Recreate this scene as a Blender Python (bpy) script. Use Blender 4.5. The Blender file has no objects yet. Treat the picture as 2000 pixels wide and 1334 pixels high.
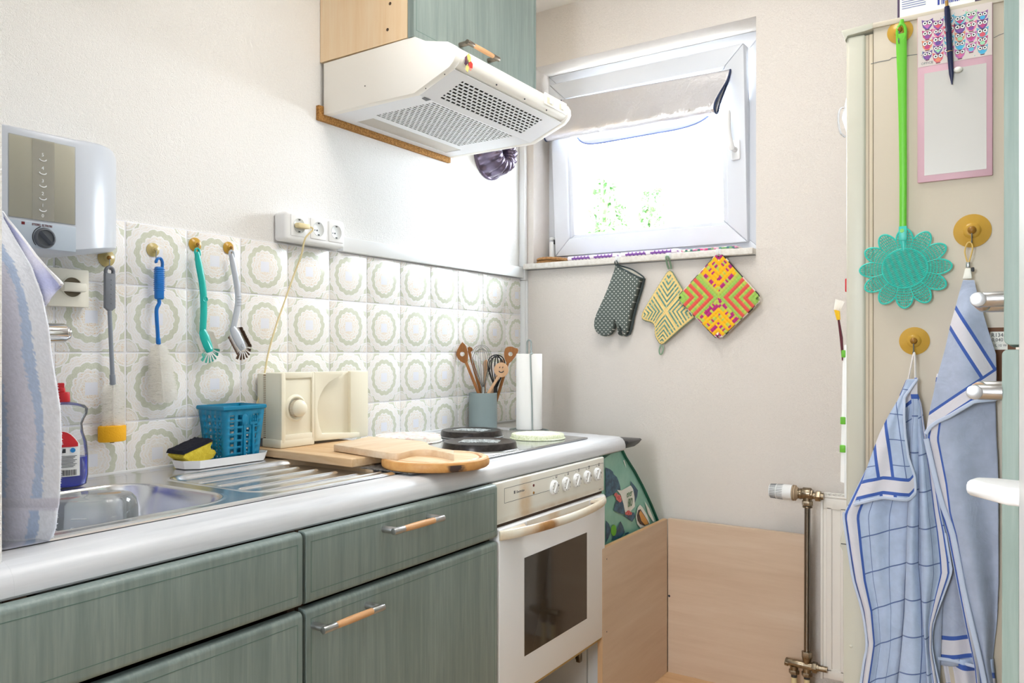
import bpy, bmesh, math, random
from mathutils import Vector as V, Matrix
random.seed(11)
S = bpy.context.scene
C = S.collection
PI = math.pi

# ------------------------------------------------------------------ camera, world, light, exposure
FPX = 1530.0
TH = math.atan(1000.0 / FPX)
CT, ST = math.cos(TH), math.sin(TH)
CAMX, CAMZ, VH = 1.6354, 1.12, 689.0
cam_d = bpy.data.cameras.new('camera')
cam = bpy.data.objects.new('camera', cam_d)
C.objects.link(cam)
cam.location = (CAMX, 0, CAMZ)
cam.rotation_euler = (PI / 2, 0, TH)
cam_d.sensor_width = 36.0
cam_d.lens = 36.0 * FPX / 2000.0
cam_d.shift_y = (VH - 667.0) / 2000.0
cam_d.clip_start = 0.02
S.camera = cam

world = bpy.data.worlds.new('sky')
S.world = world
world.use_nodes = True
wb = world.node_tree.nodes['Background']
wb.inputs[0].default_value = (0.86, 0.93, 1.0, 1)
wb.inputs[1].default_value = 20.0

def area(name, loc, rot, sx, sy, power, col=(1, 1, 1), portal=False):
    d = bpy.data.lights.new(name, 'AREA')
    d.shape = 'RECTANGLE'; d.size = sx; d.size_y = sy; d.energy = power; d.color = col
    o = bpy.data.objects.new(name, d); C.objects.link(o)
    o.location = loc; o.rotation_euler = rot
    if portal: d.cycles.is_portal = True
    return o
# portals only guide the sky's light through the kitchen window and an added hall opening
area('window_portal', (0.48, 2.74, 1.84), (-PI / 2, 0, 0), 0.84, 0.76, 1, portal=True)
area('hall_fill_portal', (1.10, -1.74, 1.50), (PI / 2, 0, 0), .6, .9, 1, portal=True)
area('ceiling_fill', (0.95, 1.32, 2.40), (0, 0, 0), 0.6, 0.5, 8, (1.0, 0.96, 0.92))  # added overhead fill light, out of view, no fitting modelled
gl = bpy.data.lights.new('globe_fill', 'POINT'); gl.energy = 2.5; gl.shadow_soft_size = .12; gl.color = (1, .98, .95)
go = bpy.data.objects.new('globe_fill', gl); C.objects.link(go); go.location = (.95, 1.90, 2.25)  # added point fill to brighten the ceiling and upper walls
sun = bpy.data.lights.new('sun', 'SUN'); sun.energy = 2.0; sun.angle = 0.02; sun.color = (1, 0.95, 0.86)
so = bpy.data.objects.new('sun', sun); C.objects.link(so)
so.rotation_euler = (math.radians(14), math.radians(38), 0)

S.view_settings.view_transform = 'Standard'
S.view_settings.look = 'None'
S.view_settings.exposure = 0.60
S.view_settings.gamma = 1.0
S.view_settings.use_curve_mapping = False

# ------------------------------------------------------------------ measured points: where a sight line meets a real plane
def _ray(u, v):
    a = (u - 1000.0) / FPX
    return (a * CT - ST, a * ST + CT, -(v - VH) / FPX)
def PX(u, v, X):
    r = _ray(u, v); t = (X - CAMX) / r[0]
    return V((X, t * r[1], CAMZ + t * r[2]))
def PY(u, v, Y):
    r = _ray(u, v); t = Y / r[1]
    return V((CAMX + t * r[0], Y, CAMZ + t * r[2]))
def PZ(u, v, Z):
    r = _ray(u, v); t = (Z - CAMZ) / r[2]
    return V((CAMX + t * r[0], t * r[1], Z))

# ------------------------------------------------------------------ mesh builder
class MB:
    def __init__(s):
        s.bm = bmesh.new(); s.mi = 0; s.uv = s.bm.loops.layers.uv.new('UVMap'); s.col = None
    def _merge(s, b):
        for f in b.faces: f.material_index = s.mi
        me = bpy.data.meshes.new('tmp'); b.to_mesh(me); b.free()
        s.bm.from_mesh(me); bpy.data.meshes.remove(me)
        return s
    def box(s, x0, y0, z0, x1, y1, z1, bev=0.0, seg=2, mtx=None):
        b = bmesh.new()
        bmesh.ops.create_cube(b, size=1.0)
        for v in b.verts:
            v.co = V((x0 + (v.co.x + .5) * (x1 - x0), y0 + (v.co.y + .5) * (y1 - y0), z0 + (v.co.z + .5) * (z1 - z0)))
        if bev > 0:
            bmesh.ops.bevel(b, geom=b.edges[:] , offset=bev, segments=seg, profile=.5, affect='EDGES')
        if mtx is not None: bmesh.ops.transform(b, matrix=mtx, verts=b.verts[:])
        return s._merge(b)
    def cyl(s, a, b_, r0, r1=None, n=24, bev=0.0, seg=2):
        a = V(a); b_ = V(b_); d = b_ - a
        r1 = r0 if r1 is None else r1
        b = bmesh.new()
        bmesh.ops.create_cone(b, cap_ends=True, segments=n, radius1=r0, radius2=r1, depth=d.length)
        if bev > 0:
            es = [e for e in b.edges if len(e.link_faces) == 2 and any(len(f.verts) > 4 for f in e.link_faces)]
            bmesh.ops.bevel(b, geom=es, offset=bev, segments=seg, profile=.5, affect='EDGES')
        q = V((0, 0, 1)).rotation_difference(d.normalized())
        bmesh.ops.transform(b, matrix=Matrix.Translation((a + b_) / 2) @ q.to_matrix().to_4x4(), verts=b.verts[:])
        return s._merge(b)
    def sph(s, c, r, sc=(1, 1, 1), n=16):
        b = bmesh.new()
        bmesh.ops.create_uvsphere(b, u_segments=n, v_segments=max(6, n // 2), radius=r)
        for v in b.verts: v.co = V((c[0] + v.co.x * sc[0], c[1] + v.co.y * sc[1], c[2] + v.co.z * sc[2]))
        return s._merge(b)
    def tube(s, pts, r, n=8, closed=False, flat=None):
        pts = [V(p) for p in pts]; m = len(pts)
        rr = r if isinstance(r, (list, tuple)) else [r] * m
        b = bmesh.new(); rings = []
        tan = []
        for i in range(m):
            if closed: t = pts[(i + 1) % m] - pts[i - 1]
            else: t = pts[min(i + 1, m - 1)] - pts[max(i - 1, 0)]
            tan.append(t.normalized() if t.length > 1e-9 else V((0, 0, 1)))
        up = V((0, 0, 1)) if abs(tan[0].z) < .9 else V((1, 0, 0))
        if flat is not None: up = V(flat)
        nrm = (up - tan[0] * up.dot(tan[0])).normalized()
        for i in range(m):
            if i: nrm = (tan[i - 1].rotation_difference(tan[i]) @ nrm); nrm = (nrm - tan[i] * nrm.dot(tan[i])).normalized()
            bi = tan[i].cross(nrm)
            rad = rr[i]
            ra, rb = rad if isinstance(rad, (list, tuple)) else (rad, rad)
            rings.append([b.verts.new(pts[i] + nrm * math.cos(2 * PI * k / n) * ra + bi * math.sin(2 * PI * k / n) * rb) for k in range(n)])
        for i in range(m if closed else m - 1):
            A, B = rings[i], rings[(i + 1) % m]
            for k in range(n): b.faces.new((A[k], A[(k + 1) % n], B[(k + 1) % n], B[k]))
        if not closed:
            b.faces.new(rings[0][::-1]); b.faces.new(rings[-1])
        return s._merge(b)
    def lathe(s, prof, o, axis=(0, 0, 1), n=32, sc=(1, 1)):
        b = bmesh.new(); rings = []
        for r, h in prof:
            if r < 1e-6: rings.append([b.verts.new((0, 0, h))])
            else: rings.append([b.verts.new((r * math.cos(2 * PI * k / n) * sc[0], r * math.sin(2 * PI * k / n) * sc[1], h)) for k in range(n)])
        for A, B in zip(rings, rings[1:]):
            for k in range(n):
                a, a2 = A[k % len(A)], A[(k + 1) % len(A)]
                c, c2 = B[k % len(B)], B[(k + 1) % len(B)]
                vs = []
                for x in (a, a2, c2, c):
                    if x not in vs: vs.append(x)
                if len(vs) > 2: b.faces.new(vs)
        q = V((0, 0, 1)).rotation_difference(V(axis).normalized())
        bmesh.ops.transform(b, matrix=Matrix.Translation(V(o)) @ q.to_matrix().to_4x4(), verts=b.verts[:])
        bmesh.ops.recalc_face_normals(b, faces=b.faces[:])
        return s._merge(b)
    def prism(s, pts, axis, a, c, bev=0.0, seg=2, capbev=False):
        # pts: 2D outline; axis 'X': (y,z), 'Y': (x,z), 'Z': (x,y); extruded from a to c
        def mk(p, t):
            return {'X': (t, p[0], p[1]), 'Y': (p[0], t, p[1]), 'Z': (p[0], p[1], t)}[axis]
        b = bmesh.new()
        lo = [b.verts.new(mk(p, a)) for p in pts]; hi = [b.verts.new(mk(p, c)) for p in pts]
        n = len(pts)
        b.faces.new(lo); b.faces.new(hi[::-1])
        for i in range(n): b.faces.new((lo[i], hi[i], hi[(i + 1) % n], lo[(i + 1) % n]))
        bmesh.ops.recalc_face_normals(b, faces=b.faces[:])
        if bev > 0:
            es = [e for e in b.edges if any(len(f.verts) != 4 for f in e.link_faces) or n == 4]
            bmesh.ops.bevel(b, geom=es, offset=bev, segments=seg, profile=.5, affect='EDGES')
        return s._merge(b)
    def grid(s, fn, nu, nv, uvfn=None, colfn=None, closed_u=False):
        b = bmesh.new(); uvl = b.loops.layers.uv.new('UVMap')
        cl = b.verts.layers.float_color.new('Col') if colfn else None
        vs = [[b.verts.new(fn(i / nu, j / nv)) for i in range(nu + 1)] for j in range(nv + 1)]
        if cl:
            for j in range(nv + 1):
                for i in range(nu + 1):
                    c = colfn(i / nu, j / nv); vs[j][i][cl] = (c[0], c[1], c[2], 1)
        for j in range(nv):
            for i in range(nu):
                f = b.faces.new((vs[j][i], vs[j][i + 1], vs[j + 1][i + 1], vs[j + 1][i]))
                for l, (a, c) in zip(f.loops, ((i, j), (i + 1, j), (i + 1, j + 1), (i, j + 1))):
                    t = (a / nu, c / nv)
                    l[uvl].uv = uvfn(*t) if uvfn else t
        return s._merge(b)
    def tri(s, *pts):
        s.bm.faces.new([s.bm.verts.new(p) for p in pts]).material_index = s.mi
        return s
    def xf(s, mtx):
        bmesh.ops.transform(s.bm, matrix=mtx, verts=s.bm.verts[:]); return s
    def build(s, name, mats, parent=None, origin=None, sharp=38, kind=None, flat=False):
        bm = s.bm
        bm.normal_update()
        if not flat:
            for f in bm.faces: f.smooth = True
            th = math.radians(sharp)
            for e in bm.edges:
                if len(e.link_faces) == 2:
                    if e.calc_face_angle(0) > th: e.smooth = False
        me = bpy.data.meshes.new(name)
        co = [v.co for v in bm.verts]
        if origin is None:
            mn = V((min(c.x for c in co), min(c.y for c in co), min(c.z for c in co)))
            mx = V((max(c.x for c in co), max(c.y for c in co), max(c.z for c in co)))
            origin = V(((mn.x + mx.x) / 2, (mn.y + mx.y) / 2, mn.z))
        origin = V(origin)
        for v in bm.verts: v.co -= origin
        bm.to_mesh(me); bm.free()
        for m in (mats if isinstance(mats, (list, tuple)) else [mats]): me.materials.append(MAT[m])
        return link(name, me, parent, origin, kind)

WO = {}
def link(name, data, parent, origin, kind=None):
    o = bpy.data.objects.new(name, data); C.objects.link(o)
    WO[o.name] = V(origin)
    if parent is not None:
        o.parent = parent; o.location = V(origin) - WO[parent.name]
    else: o.location = origin
    if kind: o['kind'] = kind
    return o
def tag(o, label=None, cat=None, group=None, kind=None):
    if label: o['label'] = label
    if cat: o['category'] = cat
    if group: o['group'] = group
    if kind: o['kind'] = kind
    return o
def thing(name, loc, label, cat, group=None):
    o = bpy.data.objects.new(name, None); C.objects.link(o); o.location = loc
    o.empty_display_size = .05
    WO[o.name] = V(loc)
    return tag(o, label, cat, group)
def copy_tree(o, delta=None, parent=None):
    c = o.copy(); C.objects.link(c)
    if parent is not None: c.parent = parent
    if delta is not None: c.location = V(o.location) + V(delta)
    for ch in o.children: copy_tree(ch, None, c)
    return c
def text_mb(s, size, at, right, up, ext=.0004, mb=None, align='LEFT', sx=1.0):
    cu = bpy.data.curves.new('t', 'FONT'); cu.body = s; cu.size = size; cu.extrude = ext; cu.align_x = align
    cu.resolution_u = 2
    o = bpy.data.objects.new('t', cu)
    me = bpy.data.meshes.new_from_object(o)
    r = V(right).normalized(); u = V(up).normalized(); n = r.cross(u)
    m = Matrix(((r.x * sx, u.x, n.x, at[0]), (r.y * sx, u.y, n.y, at[1]), (r.z * sx, u.z, n.z, at[2]), (0, 0, 0, 1)))
    me.transform(m)
    mb = mb or MB()
    b = bmesh.new(); b.from_mesh(me)
    bpy.data.objects.remove(o); bpy.data.curves.remove(cu); bpy.data.meshes.remove(me)
    return mb._merge(b)
def arc(c, r, a0, a1, n, plane='YZ'):
    out = []
    for i in range(n + 1):
        a = a0 + (a1 - a0) * i / n
        p, q = r * math.cos(a), r * math.sin(a)
        out.append({'YZ': V((c[0], c[1] + p, c[2] + q)), 'XZ': V((c[0] + p, c[1], c[2] + q)), 'XY': V((c[0] + p, c[1] + q, c[2]))}[plane])
    return out
def lerp(a, b, t): return a + (b - a) * t
def smooth(t):
    t = max(0.0, min(1.0, t)); return t * t * (3 - 2 * t)
def interp(tab, x):
    if x <= tab[0][0]: return tab[0][1:]
    for A, B in zip(tab, tab[1:]):
        if x <= B[0]:
            t = (x - A[0]) / (B[0] - A[0])
            return tuple(lerp(a, b, t) for a, b in zip(A[1:], B[1:]))
    return tab[-1][1:]
def catmull(pts, n=6):
    pts = [V(p) for p in pts]; out = []
    for i in range(len(pts) - 1):
        p0 = pts[max(i - 1, 0)]; p1 = pts[i]; p2 = pts[i + 1]; p3 = pts[min(i + 2, len(pts) - 1)]
        for k in range(n):
            t = k / n
            out.append(.5 * ((2 * p1) + (p2 - p0) * t + (2 * p0 - 5 * p1 + 4 * p2 - p3) * t * t + (3 * p1 - p0 - 3 * p2 + p3) * t ** 3))
    out.append(pts[-1]); return out

# ------------------------------------------------------------------ materials
MAT = {}
def lin(h):
    h = h.lstrip('#'); out = []
    for i in (0, 2, 4):
        c = int(h[i:i + 2], 16) / 255.0
        out.append(c / 12.92 if c <= .04045 else ((c + .055) / 1.055) ** 2.4)
    return tuple(out)
class E:
    def __init__(s, nt, sock): s.nt = nt; s.k = sock
    def _m(s, op, o=None, c=None):
        n = s.nt.nodes.new('ShaderNodeMath'); n.operation = op
        for i, x in enumerate((s, o, c)):
            if x is None: continue
            if isinstance(x, E): s.nt.links.new(x.k, n.inputs[i])
            else: n.inputs[i].default_value = x
        return E(s.nt, n.outputs[0])
    def __add__(s, o): return s._m('ADD', o)
    __radd__ = __add__
    def __sub__(s, o): return s._m('SUBTRACT', o)
    def __rsub__(s, o): return (s * -1) + o
    def __mul__(s, o): return s._m('MULTIPLY', o)
    __rmul__ = __mul__
    def __truediv__(s, o): return s._m('DIVIDE', o)
    def lt(s, o): return s._m('LESS_THAN', o)
    def gt(s, o): return s._m('GREATER_THAN', o)
    def ab(s): return s._m('ABSOLUTE')
    def sqrt(s): return s._m('SQRT')
    def sin(s): return s._m('SINE')
    def cos(s): return s._m('COSINE')
    def fr(s): return s._m('FRACT')
    def mx(s, o): return s._m('MAXIMUM', o)
    def mn(s, o): return s._m('MINIMUM', o)
    def at2(s, o): return s._m('ARCTAN2', o)
def newmat(name):
    m = bpy.data.materials.new(name); m.use_nodes = True; MAT[name] = m
    nt = m.node_tree; return m, nt, nt.nodes['Principled BSDF']
def coords(nt, kind='Object', scale=None):
    n = nt.nodes.new('ShaderNodeTexCoord'); k = n.outputs[kind]
    if scale is not None:
        mp = nt.nodes.new('ShaderNodeMapping'); mp.inputs['Scale'].default_value = scale
        nt.links.new(k, mp.inputs[0]); k = mp.outputs[0]
    return k
def noise(nt, vec, scale, detail=3, rough=.5, dist=0.0):
    n = nt.nodes.new('ShaderNodeTexNoise')
    nt.links.new(vec, n.inputs['Vector'])
    n.inputs['Scale'].default_value = scale; n.inputs['Detail'].default_value = detail
    n.inputs['Roughness'].default_value = rough; n.inputs['Distortion'].default_value = dist
    return E(nt, n.outputs[0])
def mixc(nt, fac, a, b):
    n = nt.nodes.new('ShaderNodeMix'); n.data_type = 'RGBA'
    if isinstance(fac, E): nt.links.new(fac.k, n.inputs[0])
    else: n.inputs[0].default_value = fac
    for x, i in ((a, 6), (b, 7)):
        if isinstance(x, (tuple, list)): n.inputs[i].default_value = (*x[:3], 1)
        else: nt.links.new(x, n.inputs[i])
    return n.outputs[2]
def ramp(nt, e, stops):
    n = nt.nodes.new('ShaderNodeValToRGB'); nt.links.new(e.k, n.inputs[0])
    el = n.color_ramp.elements
    while len(el) < len(stops): el.new(.5)
    for q, (p, c) in zip(el, stops): q.position = p; q.color = (*c[:3], 1)
    return n.outputs[0]
def bump(nt, p, height, strength, dist=.001):
    n = nt.nodes.new('ShaderNodeBump'); n.inputs['Strength'].default_value = strength; n.inputs['Distance'].default_value = dist
    nt.links.new(height.k if isinstance(height, E) else height, n.inputs['Height'])
    nt.links.new(n.outputs[0], p.inputs['Normal'])
def mat(name, h, rough=.5, metal=0.0, var=None, bmp=None, trans=0.0, ior=1.45, spec=None, coat=0.0, sheen=0.0, emit=None, sub=0.0, alpha=1.0):
    m, nt, p = newmat(name)
    c = lin(h) if isinstance(h, str) else h
    p.inputs['Base Color'].default_value = (*c, 1)
    p.inputs['Roughness'].default_value = rough; p.inputs['Metallic'].default_value = metal
    p.inputs['Transmission Weight'].default_value = trans; p.inputs['IOR'].default_value = ior
    if spec is not None: p.inputs['Specular IOR Level'].default_value = spec
    p.inputs['Coat Weight'].default_value = coat; p.inputs['Sheen Weight'].default_value = sheen
    p.inputs['Alpha'].default_value = alpha
    if var:
        h2, sc, lo, hi = var
        v = coords(nt, 'Object', sc if isinstance(sc, tuple) else (sc, sc, sc))
        e = noise(nt, v, 1.0, 4, .6)
        n = ramp(nt, e, [(lo, c), (hi, lin(h2))])
        nt.links.new(n, p.inputs['Base Color'])
    if bmp:
        sc, st, di = bmp
        v = coords(nt, 'Object', sc if isinstance(sc, tuple) else (sc, sc, sc))
        bump(nt, p, noise(nt, v, 1.0, 3, .6), st, di)
    return m

def plaster(name, h, sc=170, st=.75):
    m, nt, p = newmat(name)
    p.inputs['Base Color'].default_value = (*lin(h), 1); p.inputs['Roughness'].default_value = .85
    v = coords(nt, 'Object')
    a = noise(nt, v, sc, 2, .5, 2.2); b = noise(nt, v, sc * .45, 2, .5, 1.5)
    bump(nt, p, (a - .5).ab() * -1.6 + b * .5, st, .0030)
plaster('wallpaper_white', '#f6f4f1')
plaster('wallpaper_warm', '#ece5de')
mat('ceiling_white', '#f3f0ea', .9)
mat('white_gloss', '#f1f2f3', .3)
mat('white_plastic', '#eef0f1', .35)
mat('cream_plastic', '#efebdd', .4)
mat('enamel_white', '#eef0f4', .28)
mat('enamel_cream', '#f6f3ec', .33)
mat('grout', '#f1f1f5', .7)

# patterned tile
def tile_material():
    m, nt, p = newmat('tile_print')
    k = coords(nt, 'Object')
    sp = nt.nodes.new('ShaderNodeSeparateXYZ'); nt.links.new(k, sp.inputs[0])
    u = E(nt, sp.outputs[1]) / .0735; w = E(nt, sp.outputs[2]) / .0735
    r = (u * u + w * w).sqrt(); th = w.at2(u)
    oi = nt.nodes.new('ShaderNodeObjectInfo'); rnd = E(nt, oi.outputs['Random'])
    n1 = noise(nt, k, 190, 1, .5, .9); n2 = noise(nt, k, 900, 2, .6, 0)
    n3 = noise(nt, k, 120, 2, .6, .4)
    cream = lin('#eeece8'); green = lin('#c8ccb8'); green2 = lin('#d9dbcd'); orange = lin('#e2c49a'); white = lin('#f5f4f5'); lav = lin('#e9ebf3'); lace_c = lin('#f1efed')
    r = r + (n3 - .5) * .07
    lace = lambda rad, amp, kk: (th * (kk * .5)).cos().ab() * amp + rad
    grn = mixc(nt, n2.gt(.5), green, green2)
    curl = (n1 - .5).ab()
    flor = mixc(nt, curl.lt(.022) * (rnd * .6 + .4), cream, orange)
    flor = mixc(nt, (curl - .05).ab().lt(.012), flor, white)
    band = mixc(nt, (curl - .03).ab().lt(.010) * (rnd * .5 + .3), lace_c, orange)
    L1 = lace(.50, .06, 14); L2 = lace(.73, .05, 14); L3 = lace(.95, .06, 18)
    col = mixc(nt, r.gt(L1), flor, grn)
    col = mixc(nt, r.gt(L2), col, band)
    cu = u.ab() - 1.0; cw = w.ab() - 1.0
    rc = (cu * cu + cw * cw).sqrt() + (n3 - .5) * .08
    corner = mixc(nt, rc.lt(.34), grn, flor)
    col = mixc(nt, r.gt(L3), col, corner)
    for L, wd in ((L1, .020), (L2, .022), (L3, .022), (lace(.80, .045, 14), .012), (lace(.87, .05, 18), .012), (lace(.40, .05, 10), .014), (lace(.30, .04, 8), .012)):
        col = mixc(nt, (r - L).ab().lt(wd), col, white)
    col = mixc(nt, ((rc - .37).ab().lt(.02)).mx((rc - .27).ab().lt(.012)) * r.gt(.95), col, white)
    col = mixc(nt, u.ab().mx(w.ab()).lt(.18), col, lav)
    nt.links.new(col, p.inputs['Base Color'])
    p.inputs['Roughness'].default_value = .22
    p.inputs['Specular IOR Level'].default_value = .45
    bump(nt, p, noise(nt, k, 60, 2, .5), .12, .001)
tile_material()

def wood(name, c1, c2, c3, axis='z', fine=90.0, stretch=14.0, rough=.45, bst=.12, contrast=(.34, .5, .66)):
    m, nt, p = newmat(name)
    sc = {'x': (fine / stretch, fine, fine), 'y': (fine, fine / stretch, fine), 'z': (fine, fine, fine / stretch)}[axis]
    e = noise(nt, coords(nt, 'Object', sc), 1.0, 5, .62, .35)
    sc2 = tuple(s * .12 for s in sc)
    e2 = noise(nt, coords(nt, 'Object', sc2), 1.0, 3, .5, .8)
    t = e * .55 + e2 * .45
    nt.links.new(ramp(nt, t, [(contrast[0], lin(c1)), (contrast[1], lin(c2)), (contrast[2], lin(c3))]), p.inputs['Base Color'])
    p.inputs['Roughness'].default_value = rough
    bump(nt, p, e, bst, .0005)
wood('green_wood', '#72807d', '#7e8c88', '#8e9b96', 'z', 150, 22, .42)
wood('green_wood_right', '#8ea39b', '#9aaea5', '#a8bab2', 'z', 130, 20, .5)
wood('beech_side', '#ebca9e', '#f0d4ae', '#f4dfbe', 'z', 60, 16, .5)
wood('maple_panel_y', '#cbb198', '#d3bba3', '#dac5af', 'y', 34, 12, .5)
wood('maple_panel_x', '#cbb198', '#d3bba3', '#dac5af', 'x', 34, 12, .5)
wood('chopping_wood', '#c69a68', '#d8b488', '#e4c8a2', 'x', 60, 10, .55)
wood('chopping_pale', '#d6b792', '#e0c6a6', '#e8d4ba', 'y', 60, 12, .55)
wood('spoon_wood', '#8a5527', '#a4692f', '#b87f45', 'z', 90, 12, .5)
wood('spoon_pale', '#cfa077', '#d9b08a', '#e2bf9d', 'z', 90, 12, .5)
wood('grip_wood', '#cf9763', '#dca878', '#e6b98d', 'y', 120, 8, .4)
wood('floor_wood', '#c99f73', '#d8b288', '#e2c19b', 'x', 40, 14, .4)
wood('worktop_laminate', '#b9bbc0', '#cfd1d5', '#dcdde1', 'y', 60, 16, .38, .05)
mat('chipboard', '#b98748', .9, var=('#8a5f2c', 260, .4, .6), bmp=(400, .4, .001))
mat('board_edge', '#cfa77e', .6)
mat('dark_gap', '#1d1f20', .8)
mat('black_void', '#14110e', .9)
mat('carcass_white', '#dcdcda', .5)

m, nt, p = newmat('steel')
p.inputs['Metallic'].default_value = 1; p.inputs['Base Color'].default_value = (.76, .77, .79, 1)
e = noise(nt, coords(nt, 'Object', (6, 260, 6)), 1.0, 3, .6)
p.inputs['Roughness'].default_value = .23
mat('chrome', '#d8dade', .1, 1.0)
mat('satin_metal', '#b9babb', .32, 1.0)
mat('bronze_metal', '#8d8378', .35, 1.0)
mat('nickel_old', '#a99c88', .3, 1.0, var=('#7d6f5b', 60, .35, .65))
mat('pipe_steel', '#8d8a86', .22, 1.0)
mat('wire_steel', '#9da09f', .25, 1.0)
mat('grey_wire', '#8f9896', .4, .3)
mat('black_plastic', '#17181b', .35)
mat('dark_grey', '#3d3d40', .4)
mat('knob_grey', '#5b6067', .4)
mat('heater_body', '#c4cad4', .28)
mat('heater_panel', '#b3bfcc', .35)
mat('amber', '#d9ab45', .22, trans=.25, ior=1.4)
mat('amber_pale', '#dcc98a', .22, trans=.3, ior=1.4)
mat('amber_dark', '#9a6b22', .25, trans=.1)
mat('blue_plastic', '#0f6fc0', .3)
mat('turquoise', '#17b3a8', .3)
mat('turq_bristle', '#5cc9b6', .6)
mat('pale_grey_plastic', '#bcc1ca', .3)
mat('mid_grey_plastic', '#7a7e86', .5)
mat('rod_grey', '#8d949e', .3)

mat('brown_bristle', '#5a3f2d', .7)
mat('sponge_orange', '#f0b020', .9, bmp=(300, .6, .002))
mat('sponge_yellow', '#e6d24a', .95, bmp=(260, .7, .003), var=('#d9c23c', 120, .4, .6))
mat('scour_black', '#1b1c2b', .95, bmp=(500, .8, .003))
mat('basket_blue', '#0a80a8', .35)
mat('cable_cream', '#e3d3a4', .45)
mat('slicer_cream', '#efead6', .38)
mat('slicer_inner', '#e6dfca', .4)
mat('vent_brown', '#b59f84', .7)
mat('canister', '#8fa0a2', .35)
mat('paper', '#f5f5f3', .85, bmp=((200, 200, 200), .15, .001))
mat('paper_label', '#f0f0ee', .6)
mat('red', '#c8232c', .4)
mat('dark_red', '#6a1620', .4)
mat('tin_black', '#242122', .28, .3, var=('#3a3432', 70, .4, .62))
mat('tin_pattern', '#f1efe6', .35, var=('#d9a9a0', 45, .50, .66))
mat('tin_rim_green', '#e3e8cf', .4, var=('#c9d3a8', 200, .45, .6))
mat('photo_print', '#cfd6d8', .3, var=('#3a4042', 120, .48, .56))
mat('dark_mat', '#3b3836', .6, var=('#6b6764', 160, .45, .6))
mat('oven_glass', '#3a342d', .06, spec=.6)
mat('hob_glass', '#a9acb0', .14, .85)
mat('ink', '#33353a', .6)
mat('soft_ink', '#6d6f74', .6)
mat('rust_stain', '#b98a4f', .5)
mat('bag_dark', '#123e3a', .45)
mat('cake_pan', '#6e6479', .22, .65)
mat('bag_white', '#eceee8', .5)
mat('window_white', '#dde1e8', .28)
mat('sill_stone', '#e4e0da', .4, var=('#d5cfc6', 90, .4, .65))
mat('wicker', '#b98a57', .8, var=('#8d6238', 300, .4, .6))
mat('blind_edge', '#27375a', .5)
mat('hook_clear', '#f0f2f2', .2, alpha=.8)
mat('radiator_white', '#efece6', .35)
mat('fridge_cream', '#c4b9a7', .4, bmp=(350, .06, .0006))
mat('fridge_door', '#cdcabb', .38)
mat('gasket', '#cdbfa8', .6)
mat('brown_patch', '#6d4324', .6)
mat('pink_board', '#d6acb8', .45)
mat('board_white', '#cdc9c4', .25)
mat('print_cream', '#d9ccc6', .45)
mat('pen_navy', '#1d2247', .25)
mat('gold', '#c79a5a', .3, .8)
mat('swat_green', '#69c234', .35)
mat('swat_teal', '#3fc4b4', .35)
mat('string_white', '#ebe5e2', .8)
mat('string_tan', '#d6b469', .7)
mat('clip_white', '#f0eee4', .4)
mat('leaf_green', '#557f48', .6)
mat('bark', '#8f806a', .9)
mat('neutral_ground', '#aca89f', .9)
mat('barrel_blue', '#2d3d9a', .4)
mat('box_purple', '#4b3a55', .6)
mat('liquid_blue', '#0a2fd0', .15, spec=.5)
mat('orange_part', '#f0c020', .5)
mat('maroon', '#5a1f2c', .5)
mat('bright_green', '#66b52c', .5)
mat('sky_blue_plastic', '#2b8fd6', .4)

def bristle_mat(name, h):
    m, nt, p = newmat(name)
    c = (*lin(h), 1)
    p.inputs['Base Color'].default_value = c; p.inputs['Roughness'].default_value = .6
    t = nt.nodes.new('ShaderNodeBsdfTranslucent'); t.inputs[0].default_value = c
    mx = nt.nodes.new('ShaderNodeMixShader'); mx.inputs[0].default_value = .5
    out = [n for n in nt.nodes if n.type == 'OUTPUT_MATERIAL'][0]
    nt.links.new(p.outputs[0], mx.inputs[1]); nt.links.new(t.outputs[0], mx.inputs[2]); nt.links.new(mx.outputs[0], out.inputs[0])
bristle_mat('white_bristle', '#faf8f3')
def clear_mat(name, tint, gloss_rough=.05, fac=.5, white=0.0):
    m = bpy.data.materials.new(name); m.use_nodes = True; MAT[name] = m
    nt = m.node_tree; nt.nodes.clear()
    out = nt.nodes.new('ShaderNodeOutputMaterial')
    t = nt.nodes.new('ShaderNodeBsdfTransparent'); t.inputs[0].default_value = (*tint, 1)
    g = nt.nodes.new('ShaderNodeBsdfGlossy'); g.inputs['Roughness'].default_value = gloss_rough
    lw = nt.nodes.new('ShaderNodeLayerWeight'); lw.inputs[0].default_value = fac
    mx = nt.nodes.new('ShaderNodeMixShader')
    nt.links.new(lw.outputs[0], mx.inputs[0]); nt.links.new(t.outputs[0], mx.inputs[1]); nt.links.new(g.outputs[0], mx.inputs[2])
    last = mx.outputs[0]
    if white > 0:
        d = nt.nodes.new('ShaderNodeBsdfDiffuse'); d.inputs[0].default_value = (.9, .93, .95, 1)
        m2 = nt.nodes.new('ShaderNodeMixShader'); m2.inputs[0].default_value = white
        nt.links.new(last, m2.inputs[1]); nt.links.new(d.outputs[0], m2.inputs[2]); last = m2.outputs[0]
    nt.links.new(last, out.inputs[0])
clear_mat('window_glass', (.97, .985, .99), .02, .12)
clear_mat('clear_plastic', (.98, .99, 1.0), .06, .3, .13)
clear_mat('bottle_plastic', (.96, .97, .99), .08, .25, .07)
clear_mat('gauge_glass', (.93, .92, .87), .12, .2, .12)

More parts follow.
